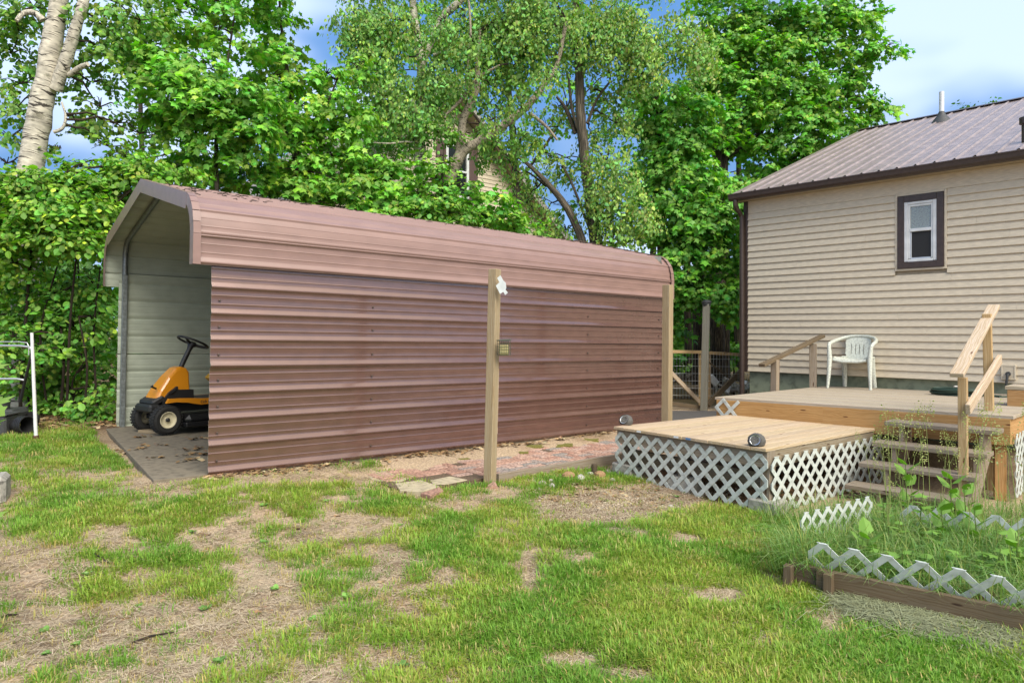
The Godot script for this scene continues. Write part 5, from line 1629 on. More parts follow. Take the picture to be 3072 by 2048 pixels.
func clump_fill(where: Array, tints: Array, c: Vector3, rad: Vector3, n: int, r: RandomNumberGenerator, tint: Color, size: float, droop: float) -> void:
	for k in n:
		var d := Vector3(r.randfn(), r.randfn(), r.randfn()).normalized()
		var q := pow(r.randf(), 0.42)
		var p := c + d * q * rad
		var out := Vector3(d.x, 0, d.z).normalized()
		var ang := atan2(-out.z, out.x) + r.randfn() * 0.7
		var bs := Basis(Vector3.UP, ang) * Basis(Vector3(0, 0, 1), r.randf_range(-0.7, 0.45) - droop) * Basis(Vector3(1, 0, 0), r.randf_range(-0.5, 0.5))
		where.append(Transform3D(bs.scaled(Vector3.ONE * size * r.randf_range(0.62, 1.28)), p))
		var v := r.randf_range(0.62, 1.30)
		var w := r.randf_range(-0.12, 0.13)
		tints.append(Color(tint.r * v * (1.0 + w * 2.0), tint.g * v * (1.0 + w * 0.5), tint.b * v))

# clumps: [px, py, radius x px, radius y px, depth offset, sprigs]; limbs: arrays of [px, py, depth offset, width px]
func tree(called: String, label: String, group: String, z: float, limbs: Array, clumps: Array, kind: String, bark: Material, tint: Color, size: float, seed: int, more := {}) -> void:
	var r := RandomNumberGenerator.new(); r.seed = seed
	var t := thing(called, label, more.get("category", "tree"), Transform3D.IDENTITY, group)
	var ends := []
	for li in limbs.size():
		var pts := []; var rad := []
		for e: Array in limbs[li]:
			pts.append(P(e[0], e[1], z + e[2])); rad.append(e[3] * 0.5 / F * (z + e[2]))
		# smooth the limb
		var sp := []; var sr := []
		for i in pts.size() - 1:
			for k in 5:
				var f := k / 5.0
				var p0: Vector3 = pts[maxi(i - 1, 0)]; var p3: Vector3 = pts[mini(i + 2, pts.size() - 1)]
				var q: Vector3 = pts[i].cubic_interpolate(pts[i + 1], p0, p3, f)
				sp.append(q + Vector3(r.randfn(), 0, r.randfn()) * rad[i] * 0.045); sr.append(lerpf(rad[i], rad[i + 1], f) * r.randf_range(0.97, 1.04))
		sp.append(pts[-1]); sr.append(rad[-1])
		if li == 0:
			var foot: Vector3 = pts[0]
			var gy := gh(foot.x, -foot.z)
			if foot.y > gy:
				sp.push_front(foot + Vector3(0, -(foot.y - gy) * 0.5, 0)); sr.push_front(rad[0] * 1.05)
				sp.push_front(Vector3(foot.x, gy - 0.1, foot.z)); sr.push_front(rad[0] * 1.35)
		var b := MB.new()
		b.tube(sp, sr, 14 if sr[0] > 0.06 else 8, true, 0.55)
		obj("trunk" if li == 0 else "branch", b, bark, t)
		for p: Vector3 in sp: ends.append(p)
	var where := []; var tints := []
	var tw := MB.new()
	for e: Array in clumps:
		var zc: float = z + e[4]
		var c := P(e[0], e[1], zc)
		var k := zc / F
		clump_fill(where, tints, c, Vector3(e[2] * k, e[3] * k, more.get("deep", 0.8) * (e[2] + e[3]) * 0.5 * k), int(e[5] * more.get("dense", 1.0)), r, tint, size, more.get("droop", 0.0))
		# a bough from the nearest limb into the clump, and twigs inside it
		var best: Vector3 = ends[0]
		for p: Vector3 in ends:
			if p.y < c.y + 0.4 and p.distance_to(c) < best.distance_to(c): best = p
		if best.distance_to(c) < 3.0:
			var bow := []
			for q in 6:
				var f := q / 5.0
				bow.append(best.lerp(c, f) + Vector3(0.05 * sin(f * 5.0 + c.x), 0.22 * sin(f * PI) * best.distance_to(c) * 0.5 + r.randfn() * 0.015, 0.05 * cos(f * 4.0 + c.y)) * sin(f * PI))
			tw.tube(bow, [0.02, 0.018, 0.015, 0.012, 0.009, 0.007], 6, false)
		for q in 5:
			var d := Vector3(r.randfn(), r.randfn() * 0.6 + 0.2, r.randfn()).normalized()
			var ee := c + d * Vector3(e[2] * k, e[3] * k, e[2] * k) * 0.85
			tw.tube([c, c.lerp(ee, 0.5) + Vector3(0, 0.06, 0), ee], [0.011, 0.007, 0.003], 5, false)
	if clumps.size(): tag(obj("twigs", tw, M.twig, t), "", "", "", "stuff")
	if where.size():
		# every leaf of the crown in one mesh
		var out := MB.new()
		for i in where.size():
			var m: MB = sprigs[kind][i % 3]
			var x: Transform3D = where[i]
			var first := out.v.size()
			out.v.append_array(x * m.v)
			out.n.append_array(Transform3D(x.basis.orthonormalized(), Vector3.ZERO) * m.n)
			out.uv.append_array(m.uv)
			var tc: Color = tints[i]
			for c: Color in m.c: out.c.append(c * tc)
			for q: int in m.idx: out.idx.append(first + q)
		triangles += out.idx.size() / 3
		obj("crown", out, M.leaf, t)

var triangles := 0

func build_trees() -> void:
	for e: Array in [["maple", 15, 0.115, 0.34, 0.25], ["round", 14, 0.082, 0.30, 0.15], ["birch", 17, 0.062, 0.30, 0.75], ["far", 16, 0.13, 0.5, 0.3]]:
		sprigs[e[0]] = []
		for s in 3: sprigs[e[0]].append(sprig(e[0], 100 + s * 7, e[1], e[2], e[3], e[4]))
	var maple := Color(0.212, 0.458, 0.067)
	var light := Color(0.339, 0.581, 0.077)
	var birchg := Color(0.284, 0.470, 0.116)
	var dark := Color(0.124, 0.260, 0.052)
	var vine := Color(0.366, 0.556, 0.073)
	# left birch
	tree("birch_tree", "large white birch with forked trunk rising above the vine hedge", "birch trees", 10.6,
		[[[76, 640, 0, 72], [96, 470, 0, 70], [116, 350, 0, 66], [138, 230, 0, 63], [158, 110, 0, 56], [176, 0, 0, 48], [200, -200, 0, 44], [215, -500, 0, 30]],
		 [[165, 268, 0, 38], [192, 190, -0.05, 36], [220, 100, -0.1, 33], [248, 10, -0.1, 29], [285, -160, 0, 26]],
		 [[128, 60, 0, 20], [100, 38, 0, 18], [70, 40, 0, 15], [48, 62, -0.1, 12]], [[160, 396, -0.1, 12], [186, 384, -0.1, 10], [196, 350, -0.1, 8], [184, 306, -0.1, 5]], [[205, 225, 0, 18], [235, 205, -0.05, 16], [262, 192, -0.1, 14]]],
		[[50, 60, 90, 60, 0.6, 42], [30, 160, 80, 60, 0.8, 34], [60, 250, 90, 45, 0.6, 30], [30, 330, 70, 40, 0.5, 22], [30, 410, 70, 26, 0.4, 13], [100, 20, 80, 40, 0.4, 26], [300, 70, 110, 70, 0.3, 52], [330, 170, 120, 55, 0.5, 46], [270, 245, 80, 30, 0.5, 18], [300, 320, 90, 30, 0.5, 19], [235, 380, 60, 24, 0.4, 11], [340, 370, 80, 26, 0.5, 13], [175, 450, 24, 22, 0.2, 4], [420, 60, 110, 60, 0.6, 40], [420, 400, 70, 26, 0.6, 12], [90, 440, 60, 14, 0.5, 5], [20, 490, 50, 20, 0.5, 6], [330, 440, 70, 22, 0.5, 10], [60, -120, 200, 100, 0.5, 70], [330, -120, 200, 100, 0.5, 70], [200, -300, 300, 120, 0.5, 90]],
		"round", M.birch, Color(0.230, 0.407, 0.077), 0.95, 11, {"droop": 0.3})
	# maples left of centre
	tree("maple_tree", "slender young maple with thin stems behind the carport's front end", "maple trees", 11.6,
		[[[650, 560, 0, 14], [648, 430, 0, 13], [660, 330, 0, 11], [672, 250, 0, 9], [690, 130, 0, 7], [710, 0, 0, 5]], [[590, 440, 0, 8], [580, 330, 0, 7], [572, 220, 0, 5]], [[700, 420, 0, 7], [695, 330, 0, 6], [700, 240, 0, 4]]],
		[[500, 80, 80, 45, 0.3, 30], [470, 170, 85, 50, -0.3, 40], [520, 250, 110, 60, -0.5, 56], [610, 200, 90, 55, -0.3, 40], [470, 330, 70, 36, 0.0, 20], [560, 330, 100, 50, -0.3, 44], [660, 300, 100, 60, -0.4, 46], [640, 400, 110, 50, -0.2, 42], [740, 380, 100, 55, -0.3, 44], [760, 290, 90, 50, -0.3, 36], [700, 130, 60, 45, 0.0, 16], [590, 470, 110, 36, 0.0, 28], [720, 470, 110, 40, 0.0, 34], [640, 90, 70, 30, 0.1, 14], [560, 20, 40, 20, 0.2, 8], [680, 20, 90, 40, 0.0, 22], [500, -60, 160, 60, 0.2, 40], [720, -80, 160, 70, 0.2, 50]],
		"maple", M.bark_grey, Color(0.258, 0.531, 0.073), 0.88, 12, {"droop": 0.1, "dense": 1.05})
	tree("maple_tree", "bright leafy maple beside the patch of open blue sky", "maple trees", 12.4,
		[[[900, 640, 0, 20], [890, 500, 0, 18], [880, 350, 0, 15], [860, 200, 0, 11], [840, 40, 0, 7], [830, -200, 0, 5]], [[890, 460, 0, 10], [960, 360, 0, 8], [1010, 240, 0, 5]]],
		[[820, 50, 70, 60, 0.0, 36], [850, 150, 60, 60, 0.0, 32], [810, 230, 80, 60, -0.2, 36], [890, 240, 70, 40, 0.0, 26], [900, 320, 110, 50, -0.3, 46], [980, 220, 60, 34, 0.0, 15], [1010, 300, 70, 55, -0.2, 30], [860, 400, 110, 50, -0.2, 44], [970, 400, 90, 45, 0.0, 32], [1070, 200, 40, 26, 0.1, 9], [1060, 370, 80, 60, 0.0, 32], [880, 480, 110, 40, -0.1, 36], [1000, 470, 80, 30, 0.0, 20], [830, -60, 120, 60, 0, 40]],
		"maple", M.bark_grey, Color(0.284, 0.556, 0.077), 0.88, 13, {"droop": 0.15, "dense": 1.05})
	# birches behind the middle of the carport
	tree("birch_tree", "straight white birch behind the middle of the carport roof", "birch trees", 13.2,
		[[[1292, 700, 0, 40], [1280, 620, 0, 38], [1262, 520, 0, 36], [1258, 400, 0, 33], [1262, 290, 0, 30], [1264, 210, 0, 28], [1260, 160, 0, 26], [1242, 60, 0, 22], [1236, -60, 0, 22], [1236, -300, 0, 15]],
		 [[1266, 190, 0, 22], [1296, 120, 0, 22], [1330, 50, -0.1, 24], [1372, 10, -0.2, 22], [1450, -80, -0.2, 16]], [[1262, 430, -0.1, 7], [1220, 425, -0.3, 6], [1170, 430, -0.5, 5], [1120, 428, -0.6, 4]], [[1300, 165, 0, 11], [1345, 150, 0, 10], [1400, 140, 0, 8], [1470, 110, 0, 5]]],
		[[1070, 50, 60, 45, -0.2, 34], [1060, 120, 40, 35, -0.2, 18], [1130, 90, 80, 60, 0.0, 60], [1120, 180, 80, 50, -0.2, 46], [1180, 60, 60, 60, -0.2, 40], [1170, 250, 80, 50, -0.3, 48], [1200, 330, 70, 50, -0.3, 40], [1130, 330, 70, 40, 0.0, 30], [1320, 240, 70, 60, -0.2, 46], [1310, 340, 60, 50, -0.2, 36], [1380, 150, 80, 50, 0.1, 42], [1400, 60, 80, 50, 0.0, 44], [1190, 420, 90, 30, 0.1, 26], [1310, 90, 60, 40, 0.2, 26], [1470, 80, 70, 50, 0.1, 36], [1480, 170, 60, 40, 0.2, 24], [1150, -60, 150, 50, 0, 60], [1400, -60, 160, 50, 0, 60], [1262, 330, 36, 30, -0.5, 10], [1250, 110, 40, 40, -0.5, 12], [1330, 60, 50, 36, -0.6, 14], [1285, 210, 40, 26, -0.5, 9]],
		"birch", M.birch, birchg, 1.15, 14, {"droop": 0.5, "dense": 2.0})
	tree("birch_tree", "leaning peeling birch with two crossing limbs before the cream gable", "birch trees", 13.0,
		[[[1325, 600, 0, 42], [1345, 540, 0, 40], [1368, 490, 0, 37], [1392, 452, 0, 32], [1440, 422, 0, 26], [1500, 382, 0, 26], [1560, 338, 0, 23], [1605, 292, 0, 20], [1640, 240, 0, 17], [1672, 190, 0, 13], [1700, 60, 0, 12]],
		 [[1376, 476, 0, 28], [1384, 400, 0, 24], [1392, 350, 0, 23], [1417, 300, 0, 23], [1432, 250, 0, 20], [1432, 180, 0, 12], [1440, 90, 0, 8]], [[1336, 346, -0.2, 8], [1390, 292, -0.2, 12], [1430, 235, -0.2, 9], [1500, 195, -0.2, 6]], [[1395, 268, -0.3, 5], [1405, 180, -0.3, 6], [1412, 100, -0.3, 7], [1406, 0, -0.3, 6]], [[1590, 340, 0, 12], [1640, 380, 0, 9], [1672, 420, 0, 6]]],
		[[1480, 260, 60, 40, 0.3, 20], [1540, 200, 60, 40, 0.2, 22], [1560, 100, 90, 55, 0.0, 44], [1540, 30, 90, 40, 0, 34], [1620, 170, 60, 40, 0.2, 22], [1660, 80, 90, 55, 0, 46], [1610, 20, 90, 40, 0.1, 34], [1500, 330, 50, 30, 0.3, 12], [1450, 400, 40, 26, 0.4, 9], [1560, 420, 70, 36, 0.3, 20], [1480, 450, 60, 30, 0.6, 14], [1600, -60, 160, 50, 0, 50], [1475, 360, 34, 20, -0.5, 7], [1560, 300, 40, 26, -0.5, 9], [1415, 230, 36, 30, -0.5, 9], [1640, 220, 44, 34, -0.5, 12], [1420, 130, 50, 40, -0.5, 14]],
		"birch", M.birch_peel, Color(0.245, 0.407, 0.089), 1.15, 15, {"droop": 0.5, "dense": 2.0})
	# grey-barked tree with a slanting limb
	tree("grey_barked_tree", "tall grey trunked tree with a long slanting limb and drooping foliage", "", 14.2,
		[[[1792, 800, 0, 46], [1786, 700, 0, 40], [1770, 600, 0, 34], [1756, 480, 0, 31], [1742, 350, 0, 29], [1738, 230, 0, 27], [1732, 100, 0, 22], [1726, -60, 0, 16], [1720, -300, 0, 9]],
		 [[1752, 740, -0.1, 26], [1735, 690, -0.1, 24], [1705, 630, -0.1, 22], [1672, 584, -0.1, 19], [1628, 535, -0.1, 16], [1590, 498, -0.1, 12], [1540, 458, -0.1, 7]], [[1762, 370, 0, 10], [1790, 300, 0, 8], [1830, 245, 0, 6]], [[1735, 390, 0, 9], [1715, 320, 0, 9], [1705, 220, 0, 6]], [[1728, 400, 0.1, 16], [1700, 330, 0.1, 12], [1670, 290, 0.1, 7]], [[1880, 270, 0.2, 18], [1910, 245, 0.2, 14], [1930, 240, 0.2, 10]], [[1640, 560, 0, 7], [1590, 520, 0, 5], [1540, 500, 0, 3]], [[1770, 690, 0, 9], [1720, 560, 0.1, 8], [1690, 500, 0.2, 5]]],
		[[1720, 60, 90, 50, 0, 56], [1810, 60, 100, 60, -0.1, 72], [1900, 90, 90, 70, -0.3, 72], [1830, 150, 100, 50, -0.2, 58], [1940, 180, 70, 70, -0.4, 52], [1730, 150, 60, 40, 0.2, 24], [1880, 250, 60, 36, 0.0, 20], [2040, 100, 90, 70, -0.2, 60], [2100, 160, 60, 70, -0.3, 38], [1680, 330, 50, 30, 0.5, 11], [1820, 480, 70, 50, -0.3, 34], [1850, 560, 90, 60, -0.4, 52], [1790, 600, 60, 40, -0.2, 24], [1900, 640, 80, 50, -0.4, 42], [1840, 680, 70, 40, -0.3, 30], [1650, 470, 50, 24, 0.4, 10], [1610, 560, 40, 20, 0.4, 7], [1690, 510, 40, 26, 0.4, 9], [1640, 640, 50, 20, 0.3, 9], [1700, 690, 60, 20, 0.3, 12], [1560, 520, 50, 26, 0.6, 10], [1580, 610, 36, 20, 0.5, 7], [1780, 400, 50, 30, 0.3, 12], [1850, 370, 70, 40, 0.2, 22], [1780, 270, 50, 26, 0.3, 11], [1800, -60, 250, 50, 0, 90]],
		"birch", M.bark_grey, Color(0.312, 0.470, 0.116), 1.2, 16, {"droop": 0.6, "dense": 1.8})
	# the big maples on the right
	tree("maple_tree", "big bright maple spreading above the tan house's roof end", "maple trees", 16.5,
		[[[2172, 1000, 0, 34], [2172, 800, 0, 33], [2168, 600, 0, 31], [2172, 450, 0, 28], [2190, 330, 0, 23], [2205, 240, 0, 19], [2225, 120, 0, 13], [2240, -60, 0, 8]],
		 [[2178, 470, 0, 16], [2230, 440, -0.2, 14], [2290, 385, -0.3, 10], [2330, 320, -0.4, 6]], [[2176, 480, 0.2, 12], [2262, 430, 0.2, 12], [2300, 370, 0.3, 8]], [[2235, 590, 0.3, 12], [2320, 530, 0, 10], [2420, 440, -0.2, 7], [2500, 360, -0.3, 4]], [[2260, 240, 0, 8], [2400, 100, 0, 10], [2420, 40, 0, 12]]],
		[[2180, 60, 120, 60, 0, 54], [2300, 60, 120, 60, 0, 54], [2420, 50, 110, 60, -0.2, 46], [2530, 40, 90, 50, -0.3, 30], [2600, 60, 50, 36, -0.3, 13], [2590, 130, 45, 24, -0.3, 9], [2660, 140, 46, 16, -0.6, 9], [2610, 165, 36, 16, -0.5, 6], [2200, 150, 120, 60, -0.2, 56], [2320, 150, 130, 60, -0.3, 58], [2440, 130, 110, 55, -0.2, 42], [2530, 190, 60, 40, -0.2, 16], [2130, 240, 90, 60, -0.2, 40], [2250, 240, 120, 60, -0.4, 54], [2370, 240, 120, 60, -0.4, 54], [2480, 260, 90, 50, -0.3, 34], [2570, 240, 50, 30, -0.2, 10], [2580, 290, 60, 24, -0.2, 11], [2660, 325, 36, 14, -0.2, 4], [2610, 340, 50, 22, -0.1, 8], [2210, 340, 110, 50, -0.4, 44], [2330, 330, 120, 55, -0.4, 50], [2440, 340, 100, 55, -0.4, 40], [2530, 350, 70, 34, -0.2, 18], [2150, 420, 90, 50, -0.3, 30], [2270, 420, 100, 45, 0.3, 30], [2380, 430, 110, 50, -0.3, 42], [2470, 420, 70, 36, -0.2, 19], [2330, 510, 100, 45, 0.0, 34], [2240, 560, 60, 40, -0.6, 22], [2420, 480, 60, 30, 0.3, 13], [2300, -60, 300, 60, 0, 90]],
		"maple", M.bark, Color(0.245, 0.497, 0.072), 0.92, 17, {"droop": 0.1, "dense": 1.9})
	tree("maple_tree", "shady layered maple between the carport's rear end and the tan house", "maple trees", 15.2,
		[[[1995, 1000, 0, 34], [1990, 800, 0, 34], [1980, 620, 0, 30], [1975, 420, 0, 24], [1965, 250, 0, 16]], [[1985, 640, 0, 10], [2050, 560, -0.2, 8], [2110, 520, -0.3, 5]], [[1990, 720, 0, 8], [1940, 700, -0.2, 7], [1915, 730, -0.3, 4]]],
		[[1990, 280, 90, 50, 0, 34], [2070, 330, 90, 60, -0.3, 42], [1970, 400, 80, 60, 0, 36], [2060, 430, 90, 60, -0.4, 46], [1990, 500, 90, 60, -0.2, 42], [2090, 530, 100, 50, -0.7, 50], [2170, 600, 90, 60, -1.0, 50], [2050, 610, 90, 50, -0.8, 46], [1960, 590, 60, 40, -0.2, 20], [2120, 680, 90, 45, -0.9, 44], [2030, 690, 80, 50, -0.6, 36], [2200, 690, 60, 60, -0.4, 30], [2080, 760, 90, 40, -0.8, 38], [2180, 790, 60, 60, -0.3, 30], [2040, 830, 70, 36, -0.7, 26], [2110, 870, 80, 36, -0.8, 30], [2190, 880, 60, 36, -0.5, 22], [2170, 920, 60, 26, -0.7, 16], [2040, 900, 60, 30, -0.5, 20], [2020, 970, 50, 40, -0.2, 18], [1940, 680, 50, 40, 0.1, 15]],
		"maple", M.bark, Color(0.215, 0.465, 0.07), 0.9, 18, {"droop": 0.15, "dense": 1.7})
	for e: Array in [[2065, 18.5, 22], [2095, 17.0, 30], [2152, 16.2, 42], [2215, 19.0, 24], [1960, 18.0, 22]]:
		tree("tree_trunk", "dark upright trunk in the shade beyond the wire fence", "trunks beyond the wire fence", e[1], [[[e[0], 1000, 0, e[2]], [e[0] - 4, 850, 0, e[2] * 0.92], [e[0] + 3, 650, 0, e[2] * 0.8], [e[0], 380, 0, e[2] * 0.5]]], [], "maple", M.bark, dark, 1.0, 30 + int(e[0]))
	# deep shade trees filling behind
	tree("maple_tree", "dark dense maple filling the gap behind the wire fence", "maple trees", 20.0,
		[[[2110, 1000, 0, 26], [2105, 700, 0, 24], [2110, 300, 0, 14]]],
		[[1980, 560, 120, 90, 0, 44], [2100, 420, 150, 110, 0, 60], [2220, 620, 120, 100, 0, 50], [2080, 680, 120, 90, 0, 46], [2200, 800, 100, 90, 0, 40], [2060, 880, 100, 80, 0, 40], [2160, 960, 110, 60, 0, 40], [2040, 1010, 80, 50, 0, 26], [2230, 950, 60, 70, 0, 26], [2200, 1060, 70, 40, -1.0, 26], [2020, 1080, 60, 36, -1.5, 20], [2320, 600, 90, 60, 0, 26], [2420, 560, 90, 50, 0, 22], [2140, 1040, 90, 50, 0.5, 30], [2240, 250, 150, 90, 0.5, 50], [2380, 320, 140, 90, 0.5, 44], [2480, 470, 80, 40, 0, 18], [2000, 330, 110, 90, 0.5, 34]],
		"maple", M.bark, Color(0.215, 0.465, 0.07), 1.5, 19)
	tree("maple_tree", "broad maple filling the view behind the white birches", "maple trees", 17.5,
		[[[1560, 900, 0, 26], [1550, 600, 0, 22], [1530, 300, 0, 16], [1500, 60, 0, 9]], [[1545, 560, 0, 10], [1640, 430, 0, 8], [1700, 330, 0, 4]], [[1545, 500, 0, 10], [1420, 340, 0, 8], [1330, 220, 0, 4]]],
		[[1110, 240, 110, 70, 0, 50], [1210, 140, 110, 70, 0, 50], [1230, 300, 90, 60, 0, 36], [1330, 270, 100, 60, 0, 42], [1340, 130, 100, 60, 0, 42], [1450, 110, 110, 60, 0, 46], [1430, 220, 70, 40, 0, 18], [1560, 50, 110, 50, 0, 38], [1530, 400, 80, 40, 0, 22], [1590, 450, 70, 36, 0, 17], [1640, 380, 80, 50, 0, 26], [1580, 250, 70, 40, 0, 16], [1640, 150, 80, 50, 0, 26], [1690, 230, 70, 50, 0, 18], [1760, 500, 70, 50, 0, 20], [1880, 380, 90, 60, 0, 34], [1930, 280, 90, 70, 0, 38], [1820, 300, 60, 50, 0, 14], [1700, 620, 50, 30, 0, 9], [1630, 690, 60, 22, 0, 10], [1560, 560, 40, 30, 0, 7], [1100, 400, 90, 50, 0, 32], [1200, 420, 90, 50, 0, 32], [1900, 520, 90, 70, 0, 36], [1960, 160, 100, 70, 0, 36], [1100, 60, 60, 50, 0, 16], [1300, 30, 110, 50, 0, 36], [1800, 60, 120, 60, 0, 40], [1680, 40, 100, 50, 0, 34]],
		"maple", M.bark, Color(0.215, 0.465, 0.07), 0.85, 27, {"droop": 0.1, "dense": 0.85})
	tree("maple_tree", "tall maple filling the view behind the forked birch", "maple trees", 15.5,
		[[[430, 900, 0, 22], [430, 600, 0, 18], [420, 300, 0, 12], [420, 60, 0, 6]]],
		[[380, 60, 90, 60, 0, 32], [440, 160, 100, 70, 0, 40], [380, 230, 80, 40, 0, 18], [520, 190, 80, 60, 0, 28], [600, 300, 110, 70, 0, 40], [520, 400, 90, 40, 0, 20], [700, 250, 90, 60, 0, 24], [760, 430, 110, 50, 0, 34], [860, 330, 110, 70, 0, 44], [960, 420, 110, 60, 0, 44], [880, 500, 120, 45, 0, 40], [640, 480, 120, 40, 0, 30], [1040, 480, 90, 45, 0, 28], [820, 160, 70, 60, 0, 22], [640, 60, 60, 40, 0, 12], [1010, 260, 60, 40, 0, 12], [480, 40, 70, 40, 0, 18]],
		"maple", M.bark, Color(0.215, 0.465, 0.07), 0.85, 28, {"droop": 0.1, "dense": 0.8})
	# vine and shrub mass over the far side of the carport
	tree("leafy_shrub", "low shrub mass crowding behind the carport roof below the birches", "shrubs behind the carport", 12.6,
		[[[1150, 800, 0, 12], [1160, 640, 0, 9], [1170, 560, 0, 5]]],
		[[640, 530, 80, 30, -0.6, 26], [760, 540, 90, 34, -0.5, 32], [880, 560, 100, 40, -0.4, 42], [980, 560, 90, 45, -0.2, 40], [1080, 560, 90, 50, -0.2, 42], [1170, 570, 80, 50, -0.1, 38], [1120, 640, 110, 34, -0.4, 38], [1230, 630, 80, 45, -0.3, 38], [1010, 620, 110, 30, -0.4, 34], [1090, 490, 70, 40, 0.0, 24], [1190, 490, 70, 40, 0.1, 26], [1420, 640, 90, 30, 0.2, 26], [1500, 660, 90, 26, 0.3, 22], [1560, 690, 80, 22, 0.4, 16], [1400, 590, 60, 24, 0.3, 14], [1480, 600, 50, 20, 0.4, 10]],
		"maple", M.twig, Color(0.258, 0.518, 0.073), 0.95, 20, {"category": "shrub"})
	tree("climbing_vine", "round leaved vine wrapped round the birch feet behind the carport roof", "", 12.4,
		[[[1310, 760, 0, 10], [1315, 640, 0, 8], [1330, 560, 0, 5]]],
		[[1320, 600, 70, 50, -0.1, 46], [1300, 540, 60, 40, 0.2, 30], [1350, 640, 70, 34, -0.1, 36], [1260, 590, 50, 50, 0.0, 26], [1380, 560, 50, 30, 0.0, 18], [1315, 480, 40, 40, 0.4, 14], [1320, 400, 40, 40, 0.5, 14]],
		"round", M.twig, Color(0.223, 0.445, 0.073), 1.0, 21, {"category": "vine"})
	# hedge of vines left of the carport
	tree("vine_hedge", "sunny yellow green vine hedge mounded beside the carport's open end", "", 9.6,
		[[[60, 1200, 0, 10], [80, 900, 0, 9], [100, 700, 0, 7], [120, 560, 0, 5]], [[200, 1200, 0, 8], [210, 950, 0, 7], [230, 750, -0.1, 5]], [[140, 1220, 0.1, 7], [120, 1000, 0.1, 6], [170, 800, 0, 5]], [[290, 1220, 0.2, 7], [280, 1000, 0.2, 6], [300, 800, 0.2, 4]]],
		[[40, 560, 90, 40, 0, 50], [140, 550, 100, 40, -0.1, 60], [240, 555, 90, 40, 0.1, 50], [40, 640, 90, 50, -0.1, 60], [140, 630, 100, 50, -0.3, 66], [240, 630, 90, 50, -0.2, 60], [320, 610, 60, 60, 0.5, 36], [80, 710, 110, 50, -0.2, 60], [200, 710, 100, 50, -0.3, 56], [290, 710, 50, 50, 0.1, 30], [40, 790, 80, 40, -0.1, 30], [380, 500, 70, 30, 0.3, 28], [450, 510, 80, 34, 0.3, 34], [520, 515, 70, 26, 0.3, 22], [380, 470, 60, 24, 0.6, 14], [420, 550, 80, 24, 0.2, 24], [240, 500, 70, 20, 0.4, 14], [-60, 650, 80, 120, -0.2, 60], [310, 560, 70, 30, 0.4, 26]],
		"round", M.twig, Color(0.257, 0.466, 0.066), 0.95, 22, {"category": "hedge", "dense": 1.5})
	tree("shaded_shrub", "dark tangled shrub in the shade under the vine hedge", "", 9.7,
		[[[180, 1230, 0, 9], [190, 1050, 0, 7], [160, 880, 0, 5]], [[90, 1230, 0.2, 8], [70, 1050, 0.2, 6], [100, 860, 0.2, 4]], [[250, 1230, -0.1, 7], [260, 1100, -0.1, 6], [235, 950, 0, 4]], [[230, 1235, 0.3, 6], [215, 1150, 0.2, 5], [255, 1080, 0.1, 3]]],
		[[60, 880, 90, 60, 0.3, 40], [180, 860, 100, 60, 0.2, 46], [280, 850, 50, 60, 0.3, 24], [100, 980, 110, 60, 0.3, 42], [220, 980, 90, 70, 0.3, 40], [290, 960, 40, 60, 0.3, 16], [60, 1080, 80, 60, 0.1, 30], [160, 1090, 90, 60, 0.4, 32], [260, 1090, 60, 60, 0.4, 22], [100, 1170, 90, 40, 0.4, 24], [220, 1180, 90, 36, 0.4, 26], [300, 1170, 30, 40, 0.3, 8], [290, 1190, 30, 26, -0.3, 6], [40, 1010, 60, 40, -0.5, 18], [110, 1060, 60, 30, -0.4, 12], [30, 1110, 50, 26, -0.7, 10], [-60, 950, 90, 200, 0, 60], [200, 1225, 110, 20, -0.1, 30], [290, 1235, 60, 16, -0.2, 14]],
		"round", M.twig, Color(0.225, 0.44, 0.07), 1.0, 23, {"category": "shrub"})
	tree("shaded_shrub", "deep shrub thicket closing the view behind the vine hedge", "", 11.6,
		[[[120, 1200, 0, 10], [120, 900, 0, 8], [150, 650, 0, 5]], [[240, 1200, 0, 9], [240, 950, 0, 7], [230, 750, 0, 4]]],
		[[40, 700, 120, 80, 0, 44], [180, 700, 120, 80, 0, 44], [300, 700, 90, 80, 0, 34], [60, 860, 120, 90, 0, 46], [200, 870, 120, 90, 0, 46], [310, 870, 80, 90, 0, 32], [60, 1020, 120, 80, 0, 40], [200, 1030, 120, 80, 0, 40], [310, 1020, 80, 90, 0, 30], [60, 1140, 120, 50, 0, 34], [200, 1150, 120, 50, 0, 34], [310, 1140, 80, 60, 0, 24], [-80, 900, 120, 250, 0, 80]],
		"round", M.twig, Color(0.225, 0.44, 0.07), 1.3, 24, {"category": "shrub"})
	# sapling whose big leaves reach into the frame close by
	var sp := thing("maple_sapling", "maple sapling with big jagged leaves close beside the white pole", "sapling")
	var b := MB.new()
	b.tube([Vector3(-2.42, gh(-2.42, 2.8), -2.8), Vector3(-2.38, 0.7, -2.82), Vector3(-2.28, 1.18, -2.8)], [0.012, 0.009, 0.005], 7)
	obj("stem", b, M.twig, sp)
	var r := RandomNumberGenerator.new(); r.seed = 3
	for e: Array in [[-2.15, 1.20, 0.135, 0.9, -0.05], [-2.16, 1.12, 0.11, 0.6, 0.3], [-2.13, 1.36, 0.10, 0.4, 0.2], [-2.3, 1.25, 0.2, -0.6, 0.2], [-2.32, 0.95, 0.2, -0.8, 0.1], [-2.14, 0.75, 0.10, 0.6, 0.2]]:
		var lb := MB.new(); lb.col = Color(0.198, 0.324, 0.069)
		leaf(lb, Vector3(e[0], e[1], -2.8), Vector3(e[3], -0.22, 0.15), Vector3(0.05, 0.75, 0.75).normalized(), e[2], "jagged")
		obj("leaf", lb, M.leaf, sp)
